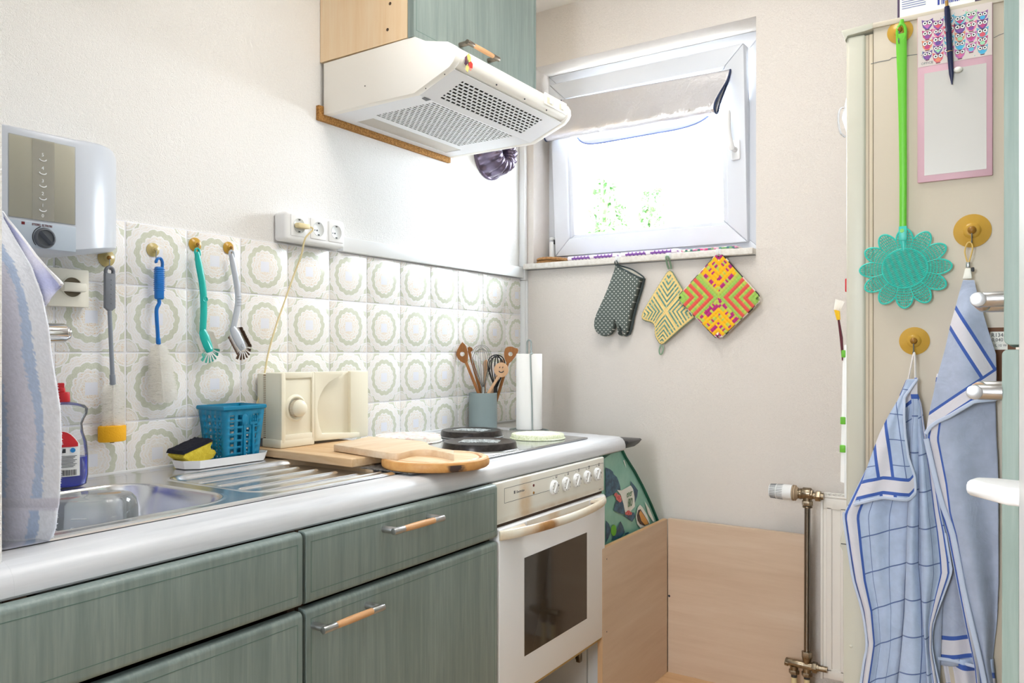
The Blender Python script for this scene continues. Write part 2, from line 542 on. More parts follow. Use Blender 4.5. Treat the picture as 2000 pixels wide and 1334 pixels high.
# vertex-colour cloth
def vcol(name, rough=.9, bsc=500, bst=.4):
    m, nt, p = newmat(name)
    a = nt.nodes.new('ShaderNodeVertexColor'); a.layer_name = 'Col'
    nt.links.new(a.outputs[0], p.inputs['Base Color'])
    p.inputs['Roughness'].default_value = rough; p.inputs['Sheen Weight'].default_value = .15
    bump(nt, p, noise(nt, coords(nt, 'Object'), bsc, 2, .6), bst, .001)
vcol('yarn', .9, 450, .5)
vcol('terry', .95, 300, .8)
vcol('print', .5, 100, .02)
def check_cloth():
    for nm, base, lines, border in (('cloth_check', '#b6c6e2', True, True), ('cloth_plain', '#b2bcd3', False, True)):
        m, nt, p = newmat(nm)
        uvn = nt.nodes.new('ShaderNodeTexCoord'); sp = nt.nodes.new('ShaderNodeSeparateXYZ')
        nt.links.new(uvn.outputs['UV'], sp.inputs[0])
        u, v = E(nt, sp.outputs[0]), E(nt, sp.outputs[1])
        k = uvn.outputs['Object']
        n = noise(nt, k, 40, 3, .6)
        b = lin(base); b2 = tuple(x * .88 for x in b)
        col = ramp(nt, n, [(.35, b2), (.65, b)])
        weave = noise(nt, coords(nt, 'UV', (900, 900, 900)), 1.0, 2, .6)
        blue = lin('#3f5fae'); thin = lin('#5b6c9c'); pale = lin('#d9d6de')
        if lines:
            for q in (u, v):
                d = ((q / .062).fr() - .5).ab()
                col = mixc(nt, d.lt(.018), col, thin)
        for q, wid in ((u, .5), (v, .7)):
            e = (q - wid / 2).ab() * -1 + wid / 2      # distance from the nearest edge
            col = mixc(nt, e.gt(.024) * e.lt(.062), col, pale)
            col = mixc(nt, e.gt(.020) * e.lt(.028), col, blue)
            col = mixc(nt, e.gt(.056) * e.lt(.064), col, blue)
        nt.links.new(col, p.inputs['Base Color']); p.inputs['Roughness'].default_value = .95
        p.inputs['Sheen Weight'].default_value = .2
        bump(nt, p, weave * .12 + noise(nt, k, 22, 3, .55, .8) * 1.0, .6, .006)
check_cloth()
# silver sun shade
m, nt, p = newmat('silver_shade')
p.inputs['Base Color'].default_value = (.90, .90, .95, 1); p.inputs['Metallic'].default_value = .85; p.inputs['Roughness'].default_value = .30
v = coords(nt, 'Object')
bump(nt, p, noise(nt, v, 90, 4, .65, .6), .6, .004)
p.inputs['Transmission Weight'].default_value = 0.0
# stainless of the dotted mitt
m, nt, p = newmat('mitt_dots')
k = coords(nt, 'Object'); sp = nt.nodes.new('ShaderNodeSeparateXYZ'); nt.links.new(k, sp.inputs[0])
u, w = E(nt, sp.outputs[0]) / .0112, E(nt, sp.outputs[2]) / .0112
a, b_ = (u + w) * .7071, (u - w) * .7071
da, db = (a.fr() - .5), (b_.fr() - .5)
d = (da * da + db * db).sqrt()
nt.links.new(mixc(nt, d.lt(.17), lin('#5d6662'), lin('#e6e8e2')), p.inputs['Base Color'])
p.inputs['Roughness'].default_value = .9
bump(nt, p, noise(nt, coords(nt, 'Object'), 700, 2, .5), .3, .0006)
mat('mitt_plain', '#4a5658', .9, bmp=(700, .3, .0006))
mat('mitt_lining', '#d8d6cc', .9)

# ================================================================== THE SETTING
FL, CE, YB = 0.035, 2.4255, 2.57
def struct(name, mb, m, parent=None, **k):
    return mb.build(name, m, parent, kind='structure' if parent is None else None, **k)

mb = MB(); mb.box(-.14, .30, FL - .1, 0, 2.75, CE)
wall_left = struct('wall_left', mb, 'wallpaper_white', origin=(0, 1.5, FL))
# window wall: one sheet with the window opening cut through it
WX0, WX1, WZ0, WZ1 = .055, .905, 1.457, 2.216
mb = MB()
xs = [-.14, WX0, WX1, 2.4]; zs = [FL - .1, WZ0, WZ1, CE]
for i in range(3):
    for j in range(3):
        if i == 1 and j == 1: continue
        for y in (YB, YB + .2):
            mb.bm.faces.new([mb.bm.verts.new((xs[i], y, zs[j])), mb.bm.verts.new((xs[i + 1], y, zs[j])), mb.bm.verts.new((xs[i + 1], y, zs[j + 1])), mb.bm.verts.new((xs[i], y, zs[j + 1]))])
for a, b in (((WX0, WZ0), (WX0, WZ1)), ((WX0, WZ1), (WX1, WZ1)), ((WX1, WZ1), (WX1, WZ0)), ((WX1, WZ0), (WX0, WZ0))):
    mb.bm.faces.new([mb.bm.verts.new((a[0], YB, a[1])), mb.bm.verts.new((a[0], YB + .2, a[1])), mb.bm.verts.new((b[0], YB + .2, b[1])), mb.bm.verts.new((b[0], YB, b[1]))])
bmesh.ops.remove_doubles(mb.bm, verts=mb.bm.verts[:], dist=1e-5)
bmesh.ops.recalc_face_normals(mb.bm, faces=mb.bm.faces[:])
wall_back = struct('wall_back', mb, 'wallpaper_warm', origin=(1, YB, FL))
mb = MB(); mb.box(2.25, -1.75, FL - .1, 2.4, YB, CE)
struct('wall_right', mb, 'wallpaper_white')
mb = MB()                                                    # wall stub left of the doorway, lintel and the far side
mb.box(0, .33, FL, .570, .469, CE)
mb.box(1.75, .33, FL, 2.25, .469, CE)
mb.box(.570, .33, 2.08, 1.75, .469, CE)
struct('wall_front', mb, 'wallpaper_white')
mb = MB(); mb.box(-.14, -1.9, CE, 2.4, 2.77, CE + .12)
struct('ceiling', mb, 'ceiling_white')
mb = MB()                                                    # hall behind the camera
mb.box(-.14, -1.9, FL - .1, 0, .33, CE)
mb.box(0, -1.9, FL, .80, -1.75, CE); mb.box(1.40, -1.9, FL, 2.4, -1.75, CE)
mb.box(.80, -1.9, FL, 1.40, -1.75, 1.05); mb.box(.80, -1.9, 1.95, 1.40, -1.75, CE)  # opening added and sized to let in fill light from behind
struct('wall_hall', mb, 'wallpaper_white')
# floor planks
mb = MB(); mb.box(-.14, -1.9, FL - .12, 2.4, 2.75, FL - .004)
floor = struct('floor', mb, 'floor_wood', origin=(1, 0, FL - .12))
y = -1.75
r2 = random.Random(3)
while y < YB:
    x = 0 - r2.random() * .8
    while x < 2.25:
        x0, x1 = max(x, 0), min(x + 1.2, 2.25)
        if x1 - x0 > .03 and y > .9:
            mb = MB(); mb.box(x0 + .0006, y + .0006, FL - .004, x1 - .0006, min(y + .19, YB) - .0006, FL, .0008, 1)
            mb.build('plank', 'floor_wood', floor)
        x += 1.2
    y += .19
# hall floor without single planks in view
mb = MB(); mb.box(0, -1.75, FL - .004, 2.25, .90, FL); mb.build('floor_strip', 'floor_wood', floor)

# tiles on the left wall: each tile a piece of the wall
ROW = [(.8635, .970, .895), (.970, 1.120, 1.045), (1.120, 1.267, 1.195), (1.267, 1.406, 1.340)]
PIT = .1487
mb = MB(); mb.box(0, .469, .862, .0066, 2.552, 1.406)
mb.build('grout', 'grout', wall_left)
tile_mesh = {}
g = .0019
for k in range(-4, 11):
    y0 = .9613 + PIT * k; y1 = y0 + PIT; cy = (y0 + y1) / 2
    a, b = max(y0, .4695), min(y1, 2.551)
    if b - a < .02: continue
    for ri, (z0, z1, cz) in enumerate(ROW):
        key = (ri, round(a - y0, 4), round(b - y0, 4))
        if key not in tile_mesh:
            mb = MB(); mb.box(.001, a + g, z0 + g, .0085, b - g, z1 - g, .0022, 2)
            o = mb.build('tile', 'tile_print', wall_left, origin=(0, cy, cz))
            tile_mesh[key] = o.data
        else: link('tile', tile_mesh[key], wall_left, (0, cy, cz))
# white cable ducts and strips
mb = MB(); mb.box(0, 1.592, 1.4075, .024, 2.5475, 1.449, .003); struct('trim_1', mb, 'white_plastic')
mb = MB(); mb.box(0, 2.551, .862, .026, 2.5695, 1.399, .003)
mb.box(.026, 2.562, .862, .031, 2.5695, 1.399)
struct('trim_2', mb, 'white_plastic')
mb = MB(); mb.box(0, 2.5485, 1.400, .030, 2.5695, 1.452, .002)
struct('trim_3', mb, 'white_plastic')
mb = MB(); mb.box(0, 2.550, 1.4525, .0275, 2.5695, CE - .001, .004); struct('trim_4', mb, 'white_plastic')

# ------------------------------------------------------------------ window
win = thing('window_1', (.48, 2.70, WZ0), 'white plastic tilt window above the stone sill, tilted inwards at its top', 'window')
win['kind'] = 'structure'
del win['category']
fx0, fx1, fz0, fz1 = WX0, WX1, WZ0, WZ1
mb = MB()
def ring(mb, x0, x1, z0, z1, w, y0, y1, bev=.004):
    wl, wr, wb_, wt = w
    mb.prism([(x0, z0), (x0 + wl, z0 + wb_), (x0 + wl, z1 - wt), (x0, z1)], 'Y', y0, y1, bev)
    mb.prism([(x1, z0), (x1, z1), (x1 - wr, z1 - wt), (x1 - wr, z0 + wb_)], 'Y', y0, y1, bev)
    mb.prism([(x0, z0), (x1, z0), (x1 - wr, z0 + wb_), (x0 + wl, z0 + wb_)], 'Y', y0, y1, bev)
    mb.prism([(x0, z1), (x0 + wl, z1 - wt), (x1 - wr, z1 - wt), (x1, z1)], 'Y', y0, y1, bev)
ring(mb, fx0, fx1, fz0, fz1, (.062, .062, .055, .062), 2.685, 2.745, .003)
mb.build('window_frame', 'window_white', win)
sx0, sx1, sz0, sz1, sy = .098, .851, 1.498, 2.160, 2.660
tilt = Matrix.Translation((0, sy + .03, sz0)) @ Matrix.Rotation(math.atan2(.046, .66), 4, 'X') @ Matrix.Translation((0, -sy - .03, -sz0))
mb = MB()
ring(mb, sx0, sx1, sz0, sz1, (.066, .068, .066, .066), sy, sy + .058, .005)
ring(mb, sx0 + .064, sx1 - .066, sz0 + .064, sz1 - .064, (.022, .020, .016, .016), sy + .010, sy + .05, .005)
mb.xf(tilt)
sash = mb.build('sash', 'window_white', win)
mb = MB(); mb.box(sx0 + .08, sy + .028, sz0 + .075, sx1 - .08, sy + .034, sz1 - .075); mb.xf(tilt)
mb.build('pane', 'window_glass', sash)
mb = MB()                                                     # dark glazing gasket
ring(mb, sx0 + .084, sx1 - .084, sz0 + .079, sz1 - .079, (.0022,) * 4, sy + .022, sy + .028, 0); mb.xf(tilt)
mb.build('gasket', 'dark_grey', sash)
mb = MB()                                                     # handle
hx, hz = .818, 1.806
mb.box(hx - .016, sy - .010, hz - .030, hx + .016, sy + .002, hz + .038, .006)
mb.cyl((hx, sy - .008, hz + .004), (hx, sy - .050, hz + .004), .009, n=16)
mb.tube(catmull([(hx, sy - .046, hz), (hx - .003, sy - .052, hz + .02), (hx - .010, sy - .052, hz + .06), (hx - .010, sy - .05, hz + .128)], 5), [.0105] * 15 + [.009], 10)
mb.xf(tilt)
mb.build('handle', 'white_gloss', sash)
mb = MB()
mb.box(.078, 2.648, 1.492, .094, 2.672, 1.555, .004); mb.box(.078, 2.650, 1.560, .092, 2.672, 1.572, .003)
mb.build('hinge', 'white_plastic', win)
mb = MB(); mb.box(.081, 2.645, 1.488, .096, 2.670, 1.4915); mb.box(.0945, 2.655, 1.545, .0965, 2.672, 1.562)
mb.build('hinge_pin', 'dark_grey', win)
# sill
mb = MB(); mb.box(.030, 2.532, 1.4385, .905, 2.70, 1.4595, .003)
tag(struct('trim_5', mb, 'sill_stone'), 'pale stone window sill with a worn front edge')
mb = MB(); mb.box(.030, 2.556, 1.4375, .905, 2.57, 1.4385); mb.build('sill_joint', 'soft_ink', bpy.data.objects['trim_5'])
# door at the right edge of the picture, opened back into the hall
door = thing('door_1', (1.70, .34, FL), 'white room door opened back beside the camera', 'door')
door['kind'] = 'structure'; del door['category']
mb = MB()
mb.prism([(1.6337, .345), (1.672, .355), (1.755, -.48), (1.715, -.49)], 'Z', FL + .01, 2.05, .002)
mb.build('door_leaf', 'white_gloss', door)
mb = MB()
mb.prism([(1.6130, .420), (1.6155, .4300), (1.625, .4325), (1.652, .4260), (1.652, .3990), (1.628, .4010)], 'Z', 1.0535, 1.0615, .003, 3)
mb.cyl((1.645, .41, 1.0575), (1.645, .350, 1.0575), .006, n=14)
mb.build('lever_handle', 'white_gloss', door)

# ================================================================== LEFT WALL
# ------------------------------------------------------------------ water heater
h = thing('water_heater', (.07, .80, 1.30), 'pale grey kettle water heater with level gauge window and dark dial on tiled wall', 'water heater')
HX, HY0, HY1 = .15, .662, .7805
outl = [(0, .655), (.148, .655), (.150, .662), (.150, .7805), (.146, .808), (.134, .840), (.112, .868), (.080, .895), (.040, .922), (0, .935)]
mb = MB()
def hring(sx, sy, z, slope):
    return [mb.bm.verts.new((x * sx, .655 + (y - .655) * sy, z + slope * max(0, (y - .775) / .16))) for x, y in outl]
hr = [hring(.72, .80, 1.2965, .030), hring(.86, .90, 1.2985, .030), hring(.95, .97, 1.3035, .030), hring(1, 1, 1.3120, .030), hring(1, 1, 1.508, .018), hring(.985, .99, 1.5165, .018), hring(.95, .97, 1.5195, .018)]
for A, B in zip(hr, hr[1:]):
    for q in range(len(A)): mb.bm.faces.new((A[q], A[(q + 1) % len(A)], B[(q + 1) % len(A)], B[q]))
mb.bm.faces.new(hr[0][::-1]); mb.bm.faces.new(hr[-1])
bmesh.ops.recalc_face_normals(mb.bm, faces=mb.bm.faces[:])
mb.build('body', 'heater_body', h)
mb = MB(); mb.box(HX - .002, HY0 + .0015, 1.308, HX + .0012, HY1, 1.3545, .001)
mb.build('control_panel', 'heater_panel', h)
mb = MB(); mb.box(HX - .001, HY0 + .002, 1.3585, HX + .0016, HY1 - .001, 1.5045, .001)
gz = mb.build('gauge_window', 'gauge_glass', h)
mb = MB(); mb.box(HX - .0006, HY0 + .003, 1.3595, HX + .0002, HY1 - .002, 1.5035)
mb.build('water_tank', mat('tank_grey', '#d6d2c2', .5).name, h)
mb = MB(); mb.box(HX + .0016, HY0 + .041, 1.3590, HX + .0022, HY0 + .079, 1.5042)
mb.build('gauge_strip', clear_mat('gauge_strip', (.93, .90, .84), .2, .2, .2) or 'gauge_strip', gz)
mb = MB()
for i, (s_, z) in enumerate((('5', 1.4745), ('4', 1.4505), ('3', 1.4275), ('2', 1.4045), ('1', 1.3835), ('0', 1.3645))):
    text_mb(s_, .0085, (HX + .0024, HY0 + .0585, z), (0, 1, 0), (0, 0, 1), .0004, mb, 'CENTER')
    if i < 5: mb.tube([(HX + .0028, HY0 + .0585 + .006 * math.cos(a), z - .005 - .0035 * math.sin(a)) for a in [PI * q / 8 for q in range(9)]], .0009, 5)
mb.build('gauge_digits', 'white_gloss', gz)
mb = MB(); text_mb('STIEBEL ELTRON', .0060, (HX + .0015, HY0 + .0405, 1.3480), (0, 1, 0), (0, 0, 1), .0002, mb, sx=.78)
mb.box(HX + .0012, HY0 + .023, 1.3475, HX + .0016, HY0 + .0285, 1.3525)
mb.build('lettering', 'dark_red', h)
kc = V((HX, HY0 + .062, 1.3275))
mb = MB()
mb.lathe([(0, 0), (.0185, 0), (.0185, .004), (.0165, .007), (.0145, .0075), (.0135, .005), (0, .004)], kc, (1, 0, 0), 32)
d = V((0, .707, -.707)); pr = V((0, .707, .707))
for t in (0,):
    a, b = kc + d * -.0155, kc + d * .0155
    mb.tube([a + V((.004, 0, 0)), b + V((.004, 0, 0))], [(.009, .0042)] * 2, 4, flat=(1, 0, 0))
mb.build('dial', 'knob_grey', h)
mb = MB()
mb.tube([kc + V((.0015, .0205 * math.cos(a), .0205 * math.sin(a))) for a in [math.radians(q) for q in range(110, 226, 6)]], .0008, 5)
mb.build('dial_scale', 'ink', h)

# ------------------------------------------------------------------ wall socket with plug
s = thing('wall_socket', (0.0085, .836, 1.211), 'old cream single wall socket below the water heater', 'socket')
mb = MB(); mb.box(.0086, .7905, 1.2125, .030, .871, 1.289, .0025)
mb.build('cover_plate', 'cream_plastic', s)
mb = MB(); c = V((.0302, .836, 1.252))
mb.lathe([(.0195, 0), (.021, .0006), (.0205, -.0), (.0195, -.001)], c, (1, 0, 0), 32)
mb.lathe([(0, .0002), (.0195, .0002)], c, (1, 0, 0), 32)
mb.build('socket_recess', mat('recess_brown', '#6e6450', .6).name, s)
mb = MB(); mb.lathe([(.0195, .0002), (.0212, .0010), (.0212, .0022), (.0198, .0024)], c, (1, 0, 0), 32)
mb.build('socket_ring', 'cream_plastic', s)
p = thing('power_plug', (.032, .836, 1.242), 'flat cream plug pushed into the single wall socket beside the towel', 'plug')
mb = MB(); mb.box(.0312, .811, 1.2425, .050, .857, 1.2605, .004); mb.build('plug_body', 'cream_plastic', p)
mb = MB(); mb.tube(catmull([(.042, .812, 1.251), (.047, .790, 1.250), (.05, .762, 1.235), (.05, .74, 1.19)], 5), .0032, 8); mb.build('cord', 'cream_plastic', p)

# ------------------------------------------------------------------ tap
t = thing('tap', (.0085, .70, 1.12), 'chrome wall tap sticking out behind the hanging towel', 'tap')
mb = MB()
mb.cyl((.10, .60, 1.1575), (.10, .786, 1.1575), .0185, n=28, bev=.003)
mb.cyl((.0086, .64, 1.1575), (.10, .64, 1.1575), .014, n=20); mb.cyl((.0086, .64, 1.1575), (.018, .64, 1.1575), .03, n=24, bev=.002)
mb.tube(catmull([(.10, .66, 1.15), (.14, .66, 1.14), (.22, .66, 1.13), (.26, .66, 1.12), (.265, .66, 1.09)], 5), .010, 12)
mb.build('tap_body', 'chrome', t)
mb = MB(); mb.cyl((.10, .787, 1.1575), (.10, .7935, 1.1575), .0150, .0125, 24, .001); mb.build('handle_cap', 'chrome', t)
mb = MB(); mb.cyl((.10, .7936, 1.1575), (.10, .7955, 1.1575), .006, n=16); mb.build('cold_mark', 'barrel_blue', t)

# ------------------------------------------------------------------ suction hooks on the tiles and on the fridge
def suction_hook(at, nrm, r, label, group, m='amber', pale=False):
    at = V(at); n = V(nrm)
    o = thing('suction_hook', at, label, 'hook', group)
    mb = MB(); mb.lathe([(0, .0005), (r, .0005), (r * 1.0, .0014), (r * .75, .0028), (r * .48, .0052), (r * .40, .0085), (r * .30, .0095), (0, .0095)], at, n, 36)
    mb.build('suction_cup', m, o)
    mb = MB(); mb.sph(at + n * .0115, r * .24, n=14)
    mb.build('cap', 'amber_dark' if not pale else 'amber_pale', o)
    side = n.cross(V((0, 0, 1)))
    pts = [at + n * .010 + V((0, 0, .002)), at + n * .014 + V((0, 0, -.004)), at + n * .013 + V((0, 0, -.013)), at + n * .012 + V((0, 0, -.021)), at + n * .015 + V((0, 0, -.0255)), at + n * .020 + V((0, 0, -.0235)), at + n * .0215 + V((0, 0, -.019))]
    mb = MB(); mb.tube(catmull(pts, 4), .0011, 6); mb.build('wire_hook', 'wire_steel', o)
    return o
gt = 'amber suction hooks on the tiles'
suction_hook((.0088, .918, 1.3205), (1, 0, 0), .0185, 'pale amber suction hook on tiles holding the grey bottle brush', gt, 'amber_pale')
suction_hook((.0088, 1.024, 1.3495), (1, 0, 0), .0155, 'pale amber suction hook on tiles holding the blue bottle brush', gt, 'amber_pale', True)
suction_hook((.0088, 1.130, 1.3735), (1, 0, 0), .0165, 'amber suction hook on tiles holding the turquoise dish brush', gt)
suction_hook((.0088, 1.222, 1.3760), (1, 0, 0), .0150, 'amber suction hook on tiles holding the grey dish brush', gt)

# ------------------------------------------------------------------ brushes: measured in the plane just in front of the tiles
def bristle_tuft(mb, c, d, length, spread, n, w, rnd):
    c = V(c); d = V(d).normalized()
    for _ in range(n):
        e = (d + V((rnd.uniform(-1, 1), rnd.uniform(-1, 1), rnd.uniform(-1, 1))) * spread).normalized()
        q = e.orthogonal().normalized() * w
        L = length * rnd.uniform(.85, 1.06)
        mb.tri(c, c + e * L - q * 1.3, c + e * L + q * 1.3)
BX = .032
rnd = random.Random(5)
# grey bottle brush with orange sponge tip
o = thing('bottle_brush', PX(215, 520, BX), 'grey bottle brush with white bristles and orange sponge tip hanging on tiles', 'brush')
a0, a1 = PX(214, 519, BX), PX(214, 607, BX)
mb = MB()
hw, ht = .0112, .005
pts = [(-hw, 0), (-hw, -.088)]
y0, zt, zb = a0.y, a0.z, a1.z
outl = [(y0 - hw, zb + .006), (y0 - hw, zt - .005), (y0 - hw + .005, zt), (y0 - .0055, zt), (y0 - .0055, zt - .009), (y0 + .0055, zt - .009), (y0 + .0055, zt), (y0 + hw - .005, zt), (y0 + hw, zt - .005), (y0 + hw, zb + .006), (y0 + hw - .007, zb), (y0 - hw + .007, zb)]
outl = [(y0 - hw, zb + .006), (y0 - hw, zt - .016), (y0 + hw, zt - .016), (y0 + hw, zb + .006), (y0 + hw - .007, zb), (y0 - hw + .007, zb)]
mb.prism(outl, 'X', BX - ht, BX + ht, .0025)
mb.tube([V((BX, y0 + (hw - .003) * math.cos(a), zt - .0125 + .0095 * math.sin(a))) for a in [PI * 2 * q / 20 for q in range(20)]], [(.0048, .0036)] * 20, 8, True)
mb.build('grip', 'mid_grey_plastic', o)
mb = MB()
for i in range(6): mb.sph((BX + ht + .0002, y0 + .001, zt - .03 - i * .0098), .0011, n=8)
mb.build('grip_dots', 'rod_grey', o)
b0, b1 = PX(214, 606, BX), PX(220.5, 752, BX)
mb = MB(); mb.cyl(b0, b1, .0042, .0046, 16); mb.cyl(b0.lerp(b1, .86), b1, .0058, n=16, bev=.001); mb.build('rod', 'rod_grey', o)
c0, c1 = PX(221, 752, BX), PX(222, 832, BX)
mb = MB()
for i in range(1700):
    t = rnd.random(); a = rnd.uniform(0, 2 * PI)
    c = c0.lerp(c1, t); e = V((math.sin(a) * .72, math.cos(a), rnd.uniform(-.25, .12)))
    L = .0235 * rnd.uniform(.85, 1.1) * (.8 + .2 * min(1, t * 6)); q = V((0, 0, .0004))
    L = L; mb.tri(c, c + e * L - q * 1.1, c + e * L + q * 1.1)
mb.cyl(c0, c1, .0022, n=8)
mb.build('bristles', 'white_bristle', o, flat=True)
s0, s1 = PX(219, 831, BX), PX(219, 862, BX)
mb = MB(); mb.cyl(s1, s0, .0285, n=36, bev=.003); 
for v in mb.bm.verts: v.co.x = BX + (v.co.x - BX) * .72
mb.build('sponge_tip', 'sponge_orange', o)
mb = MB(); mb.cyl(s1 + V((0, 0, .001)), s1 - V((0, 0, .003)), .0045, n=10); mb.build('end_wire', 'ink', o)
# blue bottle brush
o = thing('bottle_brush', PX(311, 505, BX), 'blue handled bottle brush with wide white bristles hanging on tiles', 'brush')
y0 = PX(311, 505, BX).y
zt, zb = PX(311, 521, BX).z, PX(311, 585, BX).z
mb = MB()
mb.box(BX - .0065, y0 - .0095, zb, BX + .0065, y0 + .0095, zt, .004, 3)
for i in range(12):
    z = zt - .006 - i * .0042
    mb.box(BX - .0072, y0 - .0100, z - .0011, BX + .0072, y0 + .0100, z + .0011, .0009, 1)
hk = [(BX, y0 + .007, zt - .004), (BX, y0 + .0075, zt + .010), (BX, y0 + .003, zt + .0185), (BX, y0 - .004, zt + .0175), (BX, y0 - .0075, zt + .011), (BX, y0 - .0065, zt + .0085)]
mb.tube(catmull(hk, 4), [(.0045, .0030)] * 21, 8)
mb.tube(catmull([PX(310, 583, BX), PX(311, 592, BX), PX(306, 603, BX), PX(306, 620, BX), PX(308, 650, BX), PX(309, 672, BX)], 4), .0042, 12)
mb.cyl(PX(309, 660, BX), PX(309.5, 673, BX), .0050, n=14, bev=.001)
mb.build('grip', 'blue_plastic', o)
mb = MB()
c0, c1 = PX(310, 672, BX), PX(321, 786, BX)
prof = [(0, .006), (.06, .017), (.2, .0245), (.5, .0275), (.8, .031), (.93, .0295), (1.0, .014)]
for i in range(3400):
    t = rnd.random(); a = rnd.uniform(0, 2 * PI)
    c = c0.lerp(c1, t); R = interp(prof, t)[0]
    e = V((math.sin(a) * .8, math.cos(a), rnd.uniform(-.15, .15))); q = V((0, 0, .0004))
    k_ = rnd.uniform(.88, 1.08); mb.tri(c, c + e * R * k_ - q * 1.1, c + e * R * k_ + q * 1.1)
mb.tube([c0, c1], .002, 6)
mb.build('bristles', 'white_bristle', o, flat=True)
# two dish brushes
def dish_brush(top, mids, head0, head1, label, mh, bristle, w, tip, groove):
    o = thing('dish_brush', PX(*top, BX), label, 'brush')
    pts = [PX(u, v, BX) for u, v in [top] + mids + [head0]]
    cs = catmull(pts, 5); n = len(cs)
    mb = MB(); mb.tube(cs, [(.0055, w * (.62 + .38 * smooth(i / n * 5)) * (1 - .12 * smooth((i / n - .7) * 3))) for i in range(n)], 14, flat=(1, 0, 0))
    for i in (int(n * .50), int(n * .54), int(n * .58), int(n * .62)):
        if groove: mb.tube([cs[i] + V((.0048, -w * .75, 0)), cs[i] + V((.006, 0, 0)), cs[i] + V((.0048, w * .75, 0))], .0008, 6)
    if not groove:
        mb.lathe([(0, -.0008), (.0042, -.0004), (.0062, .0008), (.0070, 0)], cs[int(n * .5)] + V((.0054, .001, 0)), (1, 0, 0), 20, )
    mb.build('grip', mh, o)
    # hook eye
    mb = MB(); a = pts[0]
    mb.tube(catmull([a + V((0, -.004, -.004)), a + V((0, -.003, .005)), a + V((0, .002, .008)), a + V((0, .0075, .004)), a + V((0, .0085, -.006)), a + V((0, .0055, -.0085))], 4), .0026, 8)
    mb.build('eye', mh, o)
    A, B = PX(*head0, BX + .004), PX(*head1, BX + .008)
    dirv = (B - A).normalized(); sd = V((1, 0, 0)).cross(dirv).normalized()
    mb = MB()
    L = (B - A).length
    prof = [(-.10, .0065), (0.0, .0095), (.25, .0125), (.7, .0120), (.97, .0095), (1.0, .0085)]
    def hf(u, v):
        a = u * 2 * PI; t = -.10 + 1.10 * v; R = interp(prof, t)[0]
        return A + dirv * (t * L) + sd * (R * math.cos(a)) + V((1, 0, 0)) * (.0048 * math.sin(a))
    mb.grid(hf, 18, 14)
    cap = [hf(i / 18, 1) for i in range(18)]
    mb.bm.faces.new([mb.bm.verts.new(x) for x in cap])
    if groove:
        mb.lathe([(0, .0022), (.0045, .002), (.0052, 0)], B - dirv * .010 + V((.0045, 0, 0)), (1, 0, 0), 16)
    else:
        for sg in (1, -1):
            p0, p1, p2 = B - dirv * .032 + V((.0052, 0, 0)), B - dirv * .005 + sd * .0065 + V((.0042, 0, 0)), B - dirv * .005 - sd * .0065 + V((.0042, 0, 0))
        mb.tri(p0, p1, B - dirv * .006 + V((.0072, 0, 0))); mb.tri(p0, B - dirv * .006 + V((.0072, 0, 0)), p2)
    mb.build('head', mh, o)
    mbs = {}
    nb = len(bristle)
    for k in range(46):
        t = k / 45
        # run down the left side, round the tip and up the right side
        if t < .42: q = A + dirv * (L * (.02 + .98 * t / .42)) - sd * .0105 * (-1); side = sd
        elif t < .62:
            a = (t - .42) / .2 * PI; side = (sd * math.cos(a) + dirv * math.sin(a)); q = B - dirv * .004 + side * .009
        else: q = A + dirv * (L * (1 - .85 * (t - .62) / .38)) - sd * .0105; side = -sd
        e = side * 1.0 + dirv * (.55 if side.dot(dirv) < .4 else .1) + V((-.30, 0, 0))
        key = tip(t); mbs.setdefault(key, MB())
        ln = .023 if t < .42 else (.021 if t < .62 else .0105)
        bristle_tuft(mbs[key], q - V((.002, 0, 0)), e, ln, .08, 40, .00032, rnd)
    for key, mm in mbs.items():
        mm.build('bristles', key, o, flat=True)
    return o
dish_brush((384, 492), [(389, 520), (396, 560), (398, 600), (397, 630)], (396, 648), (410, 687), 'turquoise dish brush with white and turquoise bristles hanging on tiles', 'turquoise',
           'x', .0088, lambda t: 'turq_bristle' if .36 < t < .68 else 'white_bristle', False)
dish_brush((451, 496), [(456, 520), (463, 560), (465, 590), (460, 620)], (455, 643), (475, 682), 'pale grey dish brush with brown bristles hanging on tiles', 'pale_grey_plastic',
           'x', .0080, lambda t: 'brown_bristle', True)

# ------------------------------------------------------------------ triple socket strip
s = thing('socket_strip', (0, 1.47, 1.41), 'white surface mounted triple socket box above the tiles', 'socket')
mb = MB(); mb.box(.0002, 1.367, 1.4105, .049, 1.576, 1.4865, .010, 4); mb.build('housing', 'white_gloss', s)
for i, yy in enumerate((1.4085, 1.4755, 1.5405)):
    c = V((.0495, yy, 1.4515))
    mb = MB(); mb.box(.0485, yy - .0275, 1.4515 - .0275, .0515, yy + .0275, 1.4515 + .0275, .0014, 2)
    f = mb.build('socket_insert', 'white_gloss', s)
    mb = MB(); mb.lathe([(0, .0021), (.0185, .0021), (.0192, .0026), (.0196, .0021)], c, (1, 0, 0), 36)
    mb.build('socket_face', mat('socket_grey_%d' % i, '#cfd2d2', .4).name, f)
    mb = MB()
    for dy, dz, r in ((-.006, -.004, .0024), (-.0135, -.004, .0018)): mb.cyl(c + V((.0018, dy, dz)), c + V((.0025, dy, dz)), r, n=12)
    for sg in (1, -1): mb.box(c.x + .0018, c.y - .003, c.z + sg * .0155 - .0016, c.x + .0028, c.y + .003, c.z + sg * .0155 + .0016)
    mb.build('contact', 'ink', f)

